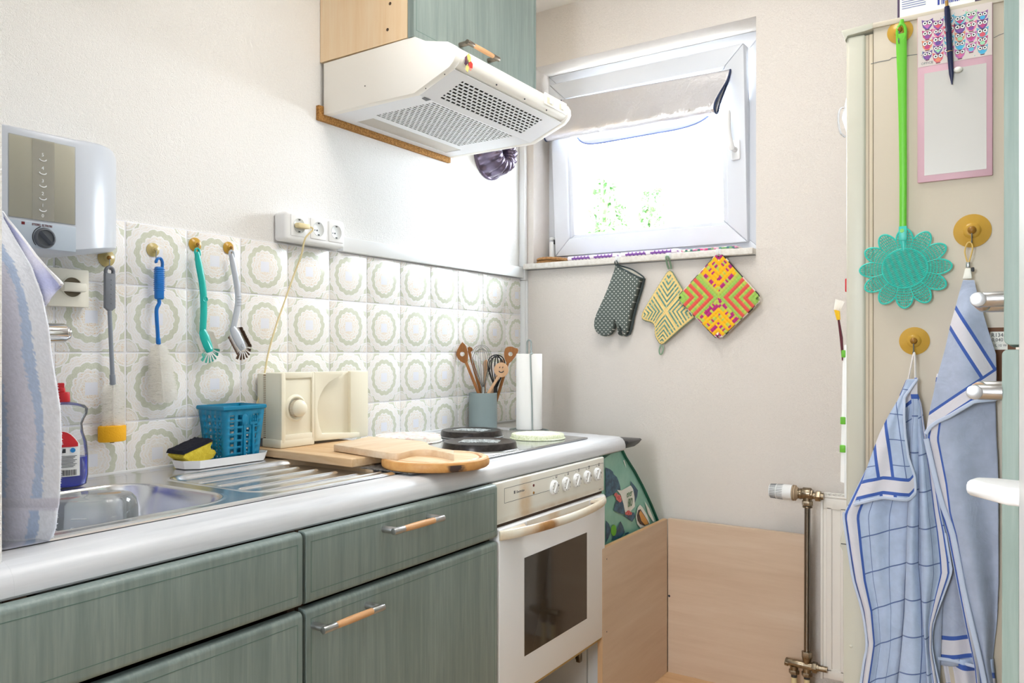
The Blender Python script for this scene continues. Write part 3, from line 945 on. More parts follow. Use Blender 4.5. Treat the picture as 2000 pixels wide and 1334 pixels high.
# ================================================================== WORKTOP AND WHAT STANDS ON IT
ZT = .860
w = thing('worktop', (.3, 1.3, .817), 'white washed wood effect worktop with rounded front edge', 'worktop')
mb = MB()
nose = [(.505, .820), (.505, ZT), (.566, ZT), (.579, .8585), (.590, .8535), (.5975, .845), (.6010, .834), (.6010, .822), (.597, .818), (.585, .818), (.585, .8205)]
mb.prism(nose, 'Y', .4695, 2.226, 0)
mb.prism([(.5715, .820), (.5715, .8597)] + nose[3:9], 'Y', .30, .4694, 0)
mb.prism([(0, .470), (.062, .470), (.062, 1.32), (0, 1.32)], 'Z', .82, ZT)
mb.prism([(.062, .470), (.505, .470), (.505, .503), (.062, .503)], 'Z', .82, ZT)
mb.prism([(0, 1.32), (.505, 1.32), (.505, 2.226), (.505, 2.234), (0, 2.288)], 'Z', .82, ZT)
mb.build('top', 'worktop_laminate', w)
mb = MB()                                                      # end strip on the right
mb.prism([(.02, .8195), (.02, ZT - .0004), (.566, ZT - .0004), (.579, .8582), (.590, .8532), (.5970, .8448), (.6005, .834), (.6005, .822), (.597, .8185)], 'Y', 2.2262, 2.2275)
mb.build('end_strip', 'white_plastic', w)
mb = MB(); mb.box(.008, .4695, .8602, .0125, 2.283, .8665, .001); mb.build('sealing_strip', 'white_plastic', w)

# ------------------------------------------------------------------ sink: pressed steel plate with bowl and drainer
def sdr(x, y, x0, x1, y0, y1, r):
    qx = abs(x - (x0 + x1) / 2) - (x1 - x0) / 2 + r; qy = abs(y - (y0 + y1) / 2) - (y1 - y0) / 2 + r
    return math.hypot(max(qx, 0), max(qy, 0)) + min(max(qx, qy), 0) - r
SX0, SX1, SY0, SY1 = .0275, .5155, .487, 1.333
def sink_z(x, y):
    z = .8635
    e = sdr(x, y, SX0, SX1, SY0, SY1, .015)
    z -= .0028 * smooth((e + .004) / .004)                         # rolled outer edge
    z += .0018 * math.exp(-((e + .012) / .004) ** 2) - .0012 * smooth((e * -1 - .016) / .01)
    b = sdr(x, y, .140, .470, .515, .905, .085)
    if b < .006: z += .0010 * math.exp(-(b / .005) ** 2)
    if b < 0: z -= .145 * smooth(-b / .036) * .98 + .004 * smooth(-b / .1)
    d = sdr(x, y, .150, .470, .950, 1.305, .060)
    if -.004 < d < .012: z += .0016 * math.exp(-((d - .003) / .0035) ** 2)
    if d < 0:
        z -= .0105 * smooth(-d / .014)
        for k, xr in enumerate((.222, .285, .348, .410)):
            q = (x - xr) / .0040
            if abs(q) < 3: z += .0040 * math.exp(-q * q) * smooth((y - .985 - .0 * k) / .012) * smooth((1.262 - y) / .012)
    return z
snk = thing('sink', (.27, .91, .715), 'stainless steel sink with a ribbed drainer set into the worktop', 'sink')
mb = MB()
NY, NX = 290, 230
mb.grid(lambda u, v: V((lerp(SX0, SX1, u), lerp(SY0, SY1, v), sink_z(lerp(SX0, SX1, u), lerp(SY0, SY1, v)))), NX, NY)
mb.build('basin_plate', 'steel', snk, sharp=60)
mb = MB(); mb.lathe([(0, .0), (.034, .0), (.041, .003), (.043, .0045)], (.305, .70, .7135), n=32); mb.build('drain', 'chrome', snk)
mb = MB()
for a, b in (((SX0, SY0), (SX1, SY0)), ((SX1, SY0), (SX1, SY1)), ((SX1, SY1), (SX0, SY1)), ((SX0, SY1), (SX0, SY0))):
    mb.box(min(a[0], b[0]) - .0008, min(a[1], b[1]) - .0008, ZT, max(a[0], b[0]) + .0008, max(a[1], b[1]) + .0008, .8612)
mb.build('seal', 'dark_grey', snk)

# beaker, cup and bowl in the basin
bk = thing('measuring_beaker', (.372, .693, .716), 'clear plastic measuring beaker standing upside down in the sink', 'beaker')
mb = MB()
c = (.372, .693, .7165)
mb.lathe([(.0705, 0), (.0725, .0), (.0725, .004), (.0705, .006), (.0650, .150), (.0625, .164), (.056, .1715), (.045, .1735), (0, .1735), ], c, n=48)
mb.lathe([(.0690, .0), (.0690, .006), (.0636, .150), (.061, .1625), (.055, .1695), (.044, .1715), (0, .1715)], c, n=48)
mb.build('cup', 'clear_plastic', bk)
mb = MB()
for i in range(9):
    z = .035 + i * .014; R = .0709 - (z - .006) * .0058 / .144
    a0 = -1.0
    mb.tube([(c[0] + R * math.cos(a0 + k * .05), c[1] + R * math.sin(a0 + k * .05), c[2] + z) for k in range(5 if i % 2 else 8)], .0007, 4)
for i, tx in enumerate(('100', '200', '300', '400')):
    a = -.5; z = .045 + .028 * i; R = .0715 - (z - .006) * .0058 / .144
    text_mb(tx, .010, (c[0] + R * math.cos(a), c[1] + R * math.sin(a), c[2] + z), (-math.sin(a), math.cos(a), 0), (0, 0, 1), .0003, mb)
mb.build('scale_marks', 'white_gloss', bk)
cp = thing('plastic_cup', (.372, .690, .716), 'small translucent white cup inside the upturned beaker', 'cup')
mb = MB(); mb.lathe([(0, 0), (.036, 0), (.043, .085), (.0445, .087), (.0455, .085), (.0385, 0)], (.372, .690, .7166), n=36); mb.build('cup_wall', clear_mat('milky', (.8, .83, .86), .2, .3, .45) or 'milky', cp)
bw = thing('speckled_bowl', (.40, .588, .716), 'white bowl with turquoise speckles left of the beaker in the sink', 'bowl')
mb = MB(); mb.lathe([(0, 0), (.036, 0), (.046, .05), (.050, .110), (.052, .1115), (.047, .110), (.043, .05), (0, .006)], (.385, .588, .7166), n=36)
mb.build('bowl_body', mat('speckle', '#eef1ee', .3, var=('#4fa8a0', 220, .52, .6)).name, bw)

# ------------------------------------------------------------------ washing up liquid
pc = PZ(119, 951, .8640)
sb = thing('dish_soap_bottle', pc, 'clear dish soap bottle with blue liquid and red cap behind the hanging towel', 'bottle')
dcm = (pc - V((CAMX, 0, 0))); dep = (CAMX - pc.x) * ST + pc.y * CT
k = dep / FPX
rows = [(951, 37), (947, 44), (930, 47), (888, 47), (865, 45), (846, 39), (829, 37), (818, 41), (809, 46), (799, 47), (792, 41), (787, 25), (785, 14)]
prof = [(0, 0)] + [(r * k, (951 - v) * k) for v, r in rows]
M = Matrix.Translation(pc) @ Matrix.Rotation(math.atan2(dcm.y, dcm.x) - PI / 2, 4, 'Z')
mb = MB(); mb.lathe(prof, (0, 0, 0), n=40, sc=(1, .62)); mb.xf(M); mb.build('bottle_wall', 'bottle_plastic', sb)
mb = MB(); lp = [(0, .0015)] + [(r * k * .955, (951 - v) * k + .0015) for v, r in rows[:3]] + [(47 * k * .955, (951 - 893) * k), (0, (951 - 893) * k)]
mb.lathe(lp, (0, 0, 0), n=40, sc=(1, .60)); mb.xf(M); mb.build('liquid', 'liquid_blue', sb)
mb = MB()
mb.cyl((.004, 0, (951 - 785) * k), (.004, 0, (951 - 766) * k), 12 * k, 11 * k, 20, .001)
mb.cyl((.001, 0, (951 - 766) * k), (.001, 0, (951 - 757) * k), 7 * k, 6 * k, 16, .001)
mb.box(-6 * k, -5 * k, (951 - 766) * k, 6 * k, 5 * k, (951 - 748) * k, .002)
mb.xf(M); mb.build('cap', 'red', sb)
def lab(mb, x0, x1, v0, v1, off, top=None):
    n = 10
    def fn(s, t):
        x = lerp(x0, x1, s) * k; z = (951 - lerp(v0, v1, t)) * k
        if top: z = min(z, (951 - top(lerp(x0, x1, s))) * k)
        R = interp([((951 - v) * k, r * k) for v, r in rows], z)[0]
        y = -.62 * math.sqrt(max(R * R - x * x, 1e-8)) - off
        return V((x, y, z))
    mb.grid(fn, n, 8)
mb = MB(); lab(mb, -32, 32, 928, 840, .0008, lambda x: 840 + 27 * (abs(x) / 32) ** 2.2); mb.xf(M); lb = mb.build('label', 'paper_label', sb)
mb = MB(); lab(mb, -31, 29, 871, 840, .0014, lambda x: 841 + 27 * (abs(x) / 31) ** 2.2); mb.xf(M); mb.build('red_field', 'red', lb)
mb = MB()
for i in range(9): lab(mb, -28, 27 - (i % 3) * 3, 889 + i * 2.6, 887.8 + i * 2.6, .0014)
mb.xf(M); mb.build('small_print', 'soft_ink', lb)
mb = MB()
r3 = random.Random(2); x = -4
while x < 27:
    ww = r3.choice((.5, .9, 1.4)); lab(mb, x, x + ww, 926, 915, .0014); x += ww + r3.choice((.7, 1.1))
lab(mb, 2, 8, 882, 874, .0014)
mb.xf(M); mb.build('barcode', 'ink', lb)
mb = MB(); c0 = V((20 * k, 0, (951 - 877.5) * k)); R = 46 * k
mb.lathe([(0, 0), (4.6 * k, 0), (4.6 * k, .0006), (0, .0006)], (c0.x, -.62 * math.sqrt(R * R - c0.x ** 2) - .002, c0.z), (0, -1, 0), 20); mb.xf(M); mb.build('round_mark', 'sky_blue_plastic', lb)

# ------------------------------------------------------------------ tray, sponge, basket
ty0, ty1, tx0, tx1 = 1.040, 1.268, .030, .122
tr = thing('soap_tray', (.07, 1.15, .8637), 'white shallow tray at the back of the sink under the blue basket', 'tray')
def octo(x0, x1, y0, y1, c): return [(x0 + c, y0), (x1 - c, y0), (x1, y0 + c), (x1, y1 - c), (x1 - c, y1), (x0 + c, y1), (x0, y1 - c), (x0, y0 + c)]
mb = MB()
A = octo(tx0 + .006, tx1 - .006, ty0 + .006, ty1 - .006, .022); B = octo(tx0, tx1, ty0, ty1, .025); Bi = octo(tx0 + .002, tx1 - .002, ty0 + .002, ty1 - .002, .0245); Ai = octo(tx0 + .008, tx1 - .008, ty0 + .008, ty1 - .008, .0215)
z0, z1 = .8640, .8825
ringsv = [[mb.bm.verts.new((p[0], p[1], z)) for p in P] for P, z in ((A, z0), (B, z1), (Bi, z1), (Ai, z0 + .002))]
for P, Q in zip(ringsv, ringsv[1:]):
    for i in range(8): mb.bm.faces.new((P[i], P[(i + 1) % 8], Q[(i + 1) % 8], Q[i]))
mb.bm.faces.new(ringsv[0][::-1]); mb.bm.faces.new(ringsv[3])
mb.build('tray_body', 'white_gloss', tr)
bs = thing('cutlery_basket', (.075, 1.185, .866), 'blue perforated plastic basket standing in the white tray', 'basket')
bx0, bx1, by0, by1, bz0, bz1 = .024, .118, 1.128, 1.243, .8665, .9950
ins = .011
def bp(side, s, t):
    q = ins * (1 - t)
    x0, x1, y0, y1 = bx0 + q, bx1 - q, by0 + q, by1 - q
    z = lerp(bz0, bz1, t)
    return {'front': V((x1, lerp(y0, y1, s), z)), 'back': V((x0, lerp(y1, y0, s), z)), 'left': V((lerp(x0, x1, s), y0, z)), 'right': V((lerp(x1, x0, s), y1, z))}[side]
for side in ('front', 'back', 'left', 'right'):
    mb = MB()
    nc, nr = 4, 7
    bs_ = .10; be = .90
    cu = [0]
    for i in range(nc):
        a = lerp(bs_, be, i / nc); b = lerp(bs_, be, (i + 1) / nc); cu += [a + (b - a) * .2, a + (b - a) * .8]
    cu.append(1)
    cv = [0]
    for j in range(nr):
        a = lerp(.03, .87, j / nr); b = lerp(.03, .87, (j + 1) / nr); cv += [a + (b - a) * .16, a + (b - a) * .84]
    cv.append(1)
    vs = {}
    def gv(i, j):
        if (i, j) not in vs: vs[(i, j)] = mb.bm.verts.new(bp(side, cu[i], cv[j]))
        return vs[(i, j)]
    for i in range(len(cu) - 1):
        for j in range(len(cv) - 1):
            if i % 2 == 1 and j % 2 == 1:
                if not (side == 'front' and i in (5,) and j in (11, 13)): continue
            mb.bm.faces.new((gv(i, j), gv(i + 1, j), gv(i + 1, j + 1), gv(i, j + 1)))
    o = mb.build('side_wall', 'basket_blue', bs, sharp=20)
    sm = o.modifiers.new('thick', 'SOLIDIFY'); sm.thickness = .0022; sm.offset = -1
mb = MB()
q = .0
mb.tube([(bx1 + .001, by0 - .001, bz1 - .002), (bx1 + .001, by1 + .001, bz1 - .002), (bx0 - .001, by1 + .001, bz1 - .002), (bx0 - .001, by0 - .001, bz1 - .002)], [(.0048, .0030)] * 4, 8, True)
mb.build('rim', 'basket_blue', bs)
mb = MB(); mb.box(bx0 + ins, by0 + ins, bz0 - .0005, bx1 - ins, by1 - ins, bz0 + .002); mb.build('base', 'basket_blue', bs)
mb = MB()                                                       # moulded spoon and fork sign on the front
pc_ = bp('front', .52, .76)
mb.lathe([(0, .0016), (.010, .0016), (.012, 0)], pc_ + V((.0006, 0, 0)), (1, 0, 0), 24); mb.xf(Matrix.Translation(pc_) @ Matrix.Diagonal((1, .72, 1.15, 1)) @ Matrix.Translation(-pc_))
p2 = bp('front', .52, .05); mb.box(min(pc_.x, p2.x) - .001, pc_.y - .0028, p2.z, pc_.x + .0006, pc_.y + .0028, pc_.z)
for i in range(4):
    y = bp('front', .66 + i * .055, .8).y; zz = bp('front', .5, .70).z; mb.box(pc_.x - .003, y - .0012, zz, pc_.x + .0016, y + .0012, zz + .017)
yf = bp('front', .742, .8).y; mb.box(pc_.x - .003, yf - .0105, pc_.z - .012, pc_.x + .0012, yf + .0105, pc_.z - .006); mb.box(pc_.x - .011, yf - .0030, p2.z, pc_.x + .0004, yf + .0030, pc_.z - .006)
mb.build('spoon_fork_sign', 'basket_blue', bs)
sp = thing('sponge', (.075, 1.085, .872), 'yellow kitchen sponge with black scourer leaning on the white tray', 'sponge')
M = Matrix.Translation((.062, 1.083, .8925)) @ Matrix.Rotation(math.radians(17), 4, 'X')
profy = [(-.030, -.020), (.028, -.020), (.0395, -.012), (.037, -.004), (.030, .000), (.029, .006), (.036, .014), (.038, .017), (-.036, .017), (-.041, .012), (-.036, .004), (-.031, -.002), (-.032, -.012)]
mb = MB(); mb.prism(profy, 'X', -.024, .036, .002); mb.xf(M); mb.build('foam', 'sponge_yellow', sp)
mb = MB(); rr = random.Random(9)
mb.grid(lambda u, v: V((lerp(-.026, .037, u), lerp(-.041, .039, v), .0172 + (0 if u in (0, 1) or v in (0, 1) else .0065 + .0016 * rr.random()))), 20, 20); mb.xf(M)
mb.build('scourer', 'scour_black', sp)
kn = thing('scraper', (.08, 1.12, .866), 'dark scraper with a metal blade lying in the tray below the sponge', 'scraper')
mb = MB(); mb.tube([(.085, 1.072, .8685), (.088, 1.115, .8695)], [(.0055, .0022)] * 2, 10); mb.build('grip', 'black_plastic', kn)
mb = MB(); mb.prism([(.080, 1.112), (.096, 1.112), (.099, 1.126), (.080, 1.126)], 'Z', .8688, .8696, .0002); mb.build('blade', 'chrome', kn)

# ------------------------------------------------------------------ chopping boards and mat
mm = thing('trivet_mat', PZ(760, 911, .8612), 'dark patterned heat mat under the round chopping board', 'mat')
P = [PZ(676, 902, .8605), PZ(790, 927, .8605), PZ(862, 921, .8605), PZ(768, 893, .8605)]
mb = MB(); mb.prism([(p.x, p.y) for p in (V((.406, 1.268, 0)), V((.560, 1.262, 0)), V((.575, 1.46, 0)), V((.410, 1.47, 0)))], 'Z', .8640, .8664, .0006); mb.build('mat_sheet', 'dark_mat', mm)
b1 = thing('chopping_board', (.21, 1.42, .8645), 'thick rectangular chopping board under the food slicer', 'chopping board')
mb = MB(); mb.prism([(.022, 1.283), (.385, 1.262), (.400, 1.52), (.036, 1.540)], 'Z', .8648, .8840, .003, 3); mb.build('board', 'chopping_wood', b1)
rc = PZ(851, 894, .8835)
b3 = thing('round_chopping_board', (rc.x, rc.y, .863), 'round chopping board with juice groove and scorched rim at worktop edge', 'chopping board')
mb = MB(); R = .121
mb.lathe([(0, 0), (R - .004, 0), (R - .0008, .003), (R, .007), (R, .0135), (R - .002, .0185), (R - .006, .0202), (R - .015, .0203), (R - .0175, .0180), (R - .0205, .0172), (R - .0235, .0180), (R - .026, .0203), (0, .0203)], (rc.x, rc.y, .8666), n=72)
m_, nt, p_ = newmat('round_board')
v_ = coords(nt, 'Object', (5, 60, 60)); e_ = noise(nt, v_, 1.0, 4, .6, .3)
cc = ramp(nt, e_, [(.35, lin('#d9b083')), (.5, lin('#e6c79f')), (.65, lin('#efd8b8'))])
spn = nt.nodes.new('ShaderNodeSeparateXYZ'); nt.links.new(coords(nt, 'Object'), spn.inputs[0])
ox, oy, oz = (E(nt, spn.outputs[i]) for i in range(3))
rr_ = (ox * ox + oy * oy).sqrt()
rim = mixc(nt, noise(nt, coords(nt, 'Object'), 70, 3, .6), lin('#b97a3a'), lin('#d9a866'))
cc = mixc(nt, rr_.gt(R - .0062), cc, rim)
cc = mixc(nt, rr_.gt(R - .0235) * rr_.lt(R - .0175), cc, lin('#b9773a'))
sx_, sy_ = (ox - .108), (oy + .062)
sc_ = (sx_ * sx_ + sy_ * sy_).sqrt() + noise(nt, coords(nt, 'Object'), 45, 3, .6) * .040 - .012
cc = mixc(nt, ((.034 - sc_) * 70.0).mx(0.0).mn(1.0) * rr_.gt(R - .0055) * oz.lt(.0150), cc, lin('#40312c'))
nt.links.new(cc, p_.inputs['Base Color']); p_.inputs['Roughness'].default_value = .5
mb.build('board', 'round_board', b3)
zp0, zp1 = .8855, .9015
pad = [(652, 868), (764, 884.8), (779, 885), (792, 882.2), (804, 879.3), (820, 878), (845, 878.5), (887, 887), (886, 879), (864, 876), (848, 872), (838, 868), (834, 864), (822, 861), (720, 852)]
raw = [PZ(u, v, zp1) for u, v in pad]
pts = [raw[0]] + catmull(raw[1:8], 4) + [raw[8]] + catmull(raw[9:14], 3) + [raw[14]]
b2 = thing('paddle_chopping_board', pts[1], 'paddle shaped chopping board with short handle lying on the other boards', 'chopping board')
mb = MB(); mb.prism([(p.x, p.y) for p in pts], 'Z', zp0, zp1, .002, 2); mb.build('board', 'chopping_pale', b2)

# ------------------------------------------------------------------ food slicer
SF = .110
sl = thing('food_slicer', (.06, 1.42, .8845), 'cream electric food slicer with a round dial standing on the chopping board', 'slicer')
zb = .8845
def sy_(u, v=800, X=SF): return PX(u, v, X).y
def sz_(u, v, X=SF): return PX(u, v, X).z
yL, yM, yR = 1.300, sy_(615), sy_(727)
zt = .5 * (sz_(548, 727) + sz_(725, 725))
mb = MB()                                                       # motor housing, front with recessed field
def recessed(mb, x0, x1, y0, y1, z0, z1, my0, my1, mz0, mz1, dep, bev):
    # box whose +X face carries a recessed rectangle
    mb.box(x0, y0, z0, x1 - dep, y1, z1, bev)
    mb.box(x1 - dep - .001, y0, z0, x1, y0 + my0, z1, bev); mb.box(x1 - dep - .001, y1 - my1, z0, x1, y1, z1, bev)
    mb.box(x1 - dep - .001, y0 + my0 - .002, z0, x1 - .0002, y1 - my1 + .002, z0 + mz0, .001); mb.box(x1 - dep - .001, y0 + my0 - .002, z1 - mz1, x1 - .0002, y1 - my1 + .002, z1, .001)
recessed(mb, .050, SF, yL, yM, zb + .010, zt, .014, .010, .022, .014, .004, .003)
mb.box(.040, yL - .002, zb, SF - .0001, yM - .0005, zb + .0215, .003)
mb.build('motor_housing', 'slicer_cream', sl)
mb = MB(); mb.box(.0412, yL + .001, zb + .02, .052, yM, zt - .004, .001)
mb.build('vent', 'vent_brown', sl)
mb = MB()
for i in range(34):
    z = zb + .026 + i * .0045
    mb.box(.0405, yL - .0002, z, .0525, yL + .003, z + .0022)
mb.box(.016, yL + .002, zb + .02, .0405, yM, zt - .002, .003)
mb.build('vent_fins', 'slicer_cream', sl)
kc = PX(578, 797, SF - .002)
mb = MB()
mb.lathe([(.0345, .0), (.030, .005), (.028, .0052), (.0255, .002), (.024, .002)], kc + V((-.002, 0, 0)), (1, 0, 0), 40)
mb.build('dial_collar', 'slicer_cream', sl)
mb = MB()
mb.lathe([(.0215, .0), (.0215, .012), (.0205, .016), (.017, .0215), (.009, .0245), (0, .0252)], kc + V((.001, 0, 0)), (1, 0, 0), 40)
d = mb.build('dial', 'slicer_cream', sl)
mb = MB()
for i in range(44):
    a = 2 * PI * i / 44; e = V((0, math.cos(a), math.sin(a))); mb.tube([kc + V((.002, 0, 0)) + e * .0216, kc + V((.0125, 0, 0)) + e * .0214], .0006, 4)
mb.build('dial_ribs', 'vent_brown', d)
mb = MB()                                                       # carriage plate with the half round cut-out
cu_ = [(617, 727), (690, 722)]
arcp = [(669, 733), (655, 739), (643, 747), (634, 757), (627, 770), (622, 785), (620.5, 800), (622, 817), (625, 833), (630, 847)]
pl = [(yM, zb + .008), (yM, zt), (sy_(671), zt)] + [(sy_(u), sz_(u, v)) for u, v in arcp] + [(sy_(646), sz_(646, 846)), (sy_(703), sz_(703, 845)), (sy_(703), zb + .004)]
mb.prism(pl, 'X', .078, SF - .0005, .002)
mb.build('carriage_plate', 'slicer_cream', sl)
mb = MB(); mb.prism([(yM, zb + .012), (yM, zt - .001), (sy_(692), zt - .001), (sy_(692), zb + .012)], 'X', .050, .090, .002); mb.build('blade_cover', 'slicer_inner', sl)
mb = MB(); mb.box(.050, sy_(690), zb + .002, SF - .010, yR - .004, zt, .004)
mb.build('end_plate', 'slicer_cream', sl)
mb = MB(); c = V((.053, 1.409, 1.4515)); mb.box(.0520, 1.3905, 1.444, .0700, 1.431, 1.457, .004)
PLUG = mb
pts = [(.064, 1.430, 1.450), (.068, 1.437, 1.4485), (.068, 1.4385, 1.442), PX(596, 466, .060), PX(588, 500, .045), PX(573, 540, .030), PX(552, 600, .022), PX(538, 640, .020), PX(524, 690, .020), PX(517, 728, .022), PX(508, 770, .022), PX(497, 800, .020), PX(492, 815, .020)]
mb = MB(); mb.tube(catmull(pts, 6), .0024, 8); cord = mb.build('power_cord', 'cable_cream', sl); PLUG.build('plug', 'cable_cream', cord)
# ------------------------------------------------------------------ hob and burner covers
ZH = .8655
hb = thing('hob', (.30, 1.80, ZT), 'silver grey hob set into the worktop beside the tiles', 'hob')
mb = MB(); mb.prism([(.070, 1.475), (.548, 1.475), (.548, 2.085), (.070, 2.205)][:0] + [(.068, 1.560), (.543, 1.515), (.537, 2.100), (.068, 2.180)], 'Z', ZT + .0004, ZH, .003, 3)
mb.build('cooking_plate', 'hob_glass', hb)
mb = MB(); mb.prism([(.074, 1.566), (.537, 1.522), (.531, 2.094), (.074, 2.173)], 'Z', ZH - .001, ZH + .0004); mb.build('plate_field', mat('hob_field', '#bfc2c4', .16, .75).name, hb)
def cover(at, R, hgt, label, style):
    o = thing('burner_cover', (at.x, at.y, ZH + .001), label, 'burner cover', 'round covers on the hob')
    z = ZH + .0012
    mb = MB()
    mb.lathe([(0, .001), (R, .001), (R + .002, .0), (R + .0025, .0022), (R, .0038), (R - .0015, hgt * .8), (R - .004, hgt), (R - .010, hgt + .0008), (R - .016, hgt - .0004), (0, hgt - .0004)], (at.x, at.y, z), n=64)
    if style == 'black':
        mb.build('cover_body', 'tin_black', o)
        mb = MB(); mb.tube([(at.x + (R + .002) * math.cos(a), at.y + (R + .002) * math.sin(a), z + .0015) for a in [2 * PI * i / 64 for i in range(64)]], .0014, 6, True); mb.build('rolled_edge', 'satin_metal', o)
        return o, z + hgt
    mb.build('cover_body', 'tin_rim_green' if style == 'green' else 'tin_pattern', o)
    mb = MB(); mb.lathe([(0, .0), (R - .012, .0), (R - .012, .0004), (0, .0004)], (at.x, at.y, z + hgt - .0002), n=48); mb.build('printed_top', 'tin_pattern', o)
    return o, z + hgt
ca = PZ(921, 853, ZH); cb_ = PZ(937, 877, ZH); cc_ = PZ(1050, 856.5, ZH); cd_ = PZ(797, 862, ZH)
o1, zz1 = cover(ca, .0935, .0200, 'black round hob cover at the back beside the grey utensil pot', 'black')
o2, zz2 = cover(cb_, .0985, .0200, 'black round hob cover with printed photo at the front of the hob', 'black')
o3, zz3 = cover(cc_, .0800, .0140, 'pale green rimmed patterned round cover below the paper towel roll', 'green')
o4, zz4 = cover(cd_, .0960, .0170, 'pink and white patterned round cover right of the slicer', 'pink')
for o, at, z, u in ((o1, ca, zz1, 0), (o2, cb_, zz2, 1)):
    mb = MB()
    M = Matrix.Translation((at.x, at.y, z)) @ Matrix.Rotation(.55 if u else .2, 4, 'Z')
    mb.prism([(-.055, -.03), (.05, -.034), (.055, .022), (.01, .040), (-.045, .03)], 'Z', -.0004, .0004); mb.xf(M); mb.build('printed_photo', 'photo_print', o)
pt = thing('paper_patch', PZ(960, 896, ZH), 'strip of paper on the hob front corner beside the round board', 'paper')
mb = MB(); mb.prism([(.478, 1.555), (.536, 1.550), (.5335, 1.72), (.520, 1.735)], 'Z', ZH + .0005, ZH + .0010); mb.build('sheet', 'paper', pt)

# ------------------------------------------------------------------ utensil pot and what stands in it
uc = V((.068, 2.215, ZT)); UR = .0490
up = thing('utensil_pot', uc, 'grey green cylindrical pot holding wooden spoons and whisks', 'pot')
mb = MB(); mb.lathe([(0, .0005), (UR, .0005), (UR, .121), (UR - .0012, .1222), (UR - .0024, .121), (UR - .0024, .004), (0, .004)], uc, n=48); mb.build('pot_body', 'canister', up)
def U(u, v, dx=0.0, Y=None):       # point in a plane through the pot, facing the camera
    a = (u - 1000.0) / FPX; d = (CAMX - uc.x) * ST + uc.y * CT + dx
    X = CAMX + d * (a * CT - ST); Y = d * (a * ST + CT); Z = CAMZ - (v - VH) / FPX * d
    return V((X, Y, Z))
RT = V((CT, ST, 0)); FW = V((-ST, CT, 0)); UPV = V((0, 0, 1))
def flat_spoon(name, outline, hole, h0, h1, dx, m, label, thick=.004, hw=.0052, face=False):
    c = U(*h1, dx)
    o = thing(name, c, label, 'spoon', 'wooden spoons in the utensil pot')
    pts = [U(u, v, dx) for u, v in outline]; o0 = pts[0]
    loc = [((p - o0).dot(RT), (p - o0).z) for p in pts]
    mb = MB()
    if hole:
        hc = ((U(*hole[:2], dx) - o0).dot(RT), (U(*hole[:2], dx) - o0).z); hr = hole[2]
        n = 28; ins_ = []
        for i in range(n):
            a = 2 * PI * i / n; dv = (math.cos(a), math.sin(a)); best = 9
            for j in range(len(loc)):
                p, q = loc[j], loc[(j + 1) % len(loc)]
                ex, ey = q[0] - p[0], q[1] - p[1]; den = dv[0] * ey - dv[1] * ex
                if abs(den) < 1e-12: continue
                t = ((p[0] - hc[0]) * ey - (p[1] - hc[1]) * ex) / den; s = ((p[0] - hc[0]) * dv[1] - (p[1] - hc[1]) * dv[0]) / den
                if t > 0 and -.001 <= s <= 1.001: best = min(best, t)
            ins_.append((dv, best))
        R4 = []
        for y in (-thick / 2, thick / 2):
            R4.append([mb.bm.verts.new((hc[0] + d_[0] * b_, y, hc[1] + d_[1] * b_)) for d_, b_ in ins_]); R4.append([mb.bm.verts.new((hc[0] + d_[0] * hr, y, hc[1] + d_[1] * hr)) for d_, b_ in ins_])
        for A, B in ((R4[0], R4[1]), (R4[2], R4[3]), (R4[0], R4[2]), (R4[1], R4[3])):
            for i in range(n): mb.bm.faces.new((A[i], A[(i + 1) % n], B[(i + 1) % n], B[i]))
        bmesh.ops.recalc_face_normals(mb.bm, faces=mb.bm.faces[:])
    else:
        mb.prism(loc, 'Y', -thick / 2, thick / 2, .0012)
    M = Matrix(((RT.x, FW.x, 0, o0.x), (RT.y, FW.y, 0, o0.y), (0, 0, 1, o0.z), (0, 0, 0, 1)))
    mb.xf(M)
    mb.build('spoon_head', m, o)
    a, b = U(*h0, dx), U(*h1, dx); b = b + (b - a).normalized() * .045
    if b.z < ZT + .008: b = a.lerp(b, (a.z - ZT - .008) / (a.z - b.z))
    mb = MB(); mb.tube([a, a.lerp(b, .3), a.lerp(b, .7), b], [(hw * .8, hw), (hw * .8, hw), (hw * .8, hw * 1.05), (hw * .8, hw)], 10, flat=FW); mb.build('spoon_handle', m, o)
    if face:
        q = U(979, 722, dx) - FW * (thick / 2 + .0004)
        mb = MB()
        mb.tube([q + RT * (.0085 * math.cos(a)) + UPV * (.0085 * math.sin(a) - .001) for a in [PI + PI * .12 + PI * .76 * i / 10 for i in range(11)]], .0016, 6)
        for sg in (-.006, .004): mb.tube([q + RT * sg + UPV * .0055, q + RT * (sg + .002) + UPV * .010], .0014, 6)
        mb.build('smile_cutout', 'ink', o)
    return o
flat_spoon('wooden_spoon', [(904, 667), (899, 673), (893, 684), (891, 692), (894, 700), (900, 706), (905, 709), (911, 710), (914, 704), (914, 690), (911, 677)], (903, 691.5, .0080), (910, 707), (933, 764), -.030, 'spoon_wood', 'dark pointed wooden spoon with a hole, leftmost in the grey pot', .006)
flat_spoon('wooden_spoon', [(913, 679), (917, 677), (922, 679), (924, 684), (919, 688), (914, 686)], None, (916, 685), (939, 764), .012, 'spoon_wood', 'wooden spoon handle with small pale tip behind the leftmost spoon')
flat_spoon('wooden_spoon', [(947, 703), (951, 702), (953, 708), (952, 722), (948, 727), (944, 722), (943, 711)], None, (948, 724), (946, 764), .02, 'spoon_pale', 'small wooden paddle seen through the steel whisk')
flat_spoon('wooden_spoon', [(987, 680), (992, 677), (1000, 677), (1007, 680), (1013, 681), (1012, 687), (1006, 697), (1000, 705), (993, 711), (988, 708), (985, 698), (984.5, 688)], (997, 691.5, .0075), (992, 708), (975, 764), .016, 'spoon_wood', 'wooden corner spoon with round hole, rightmost in the grey pot', .006)
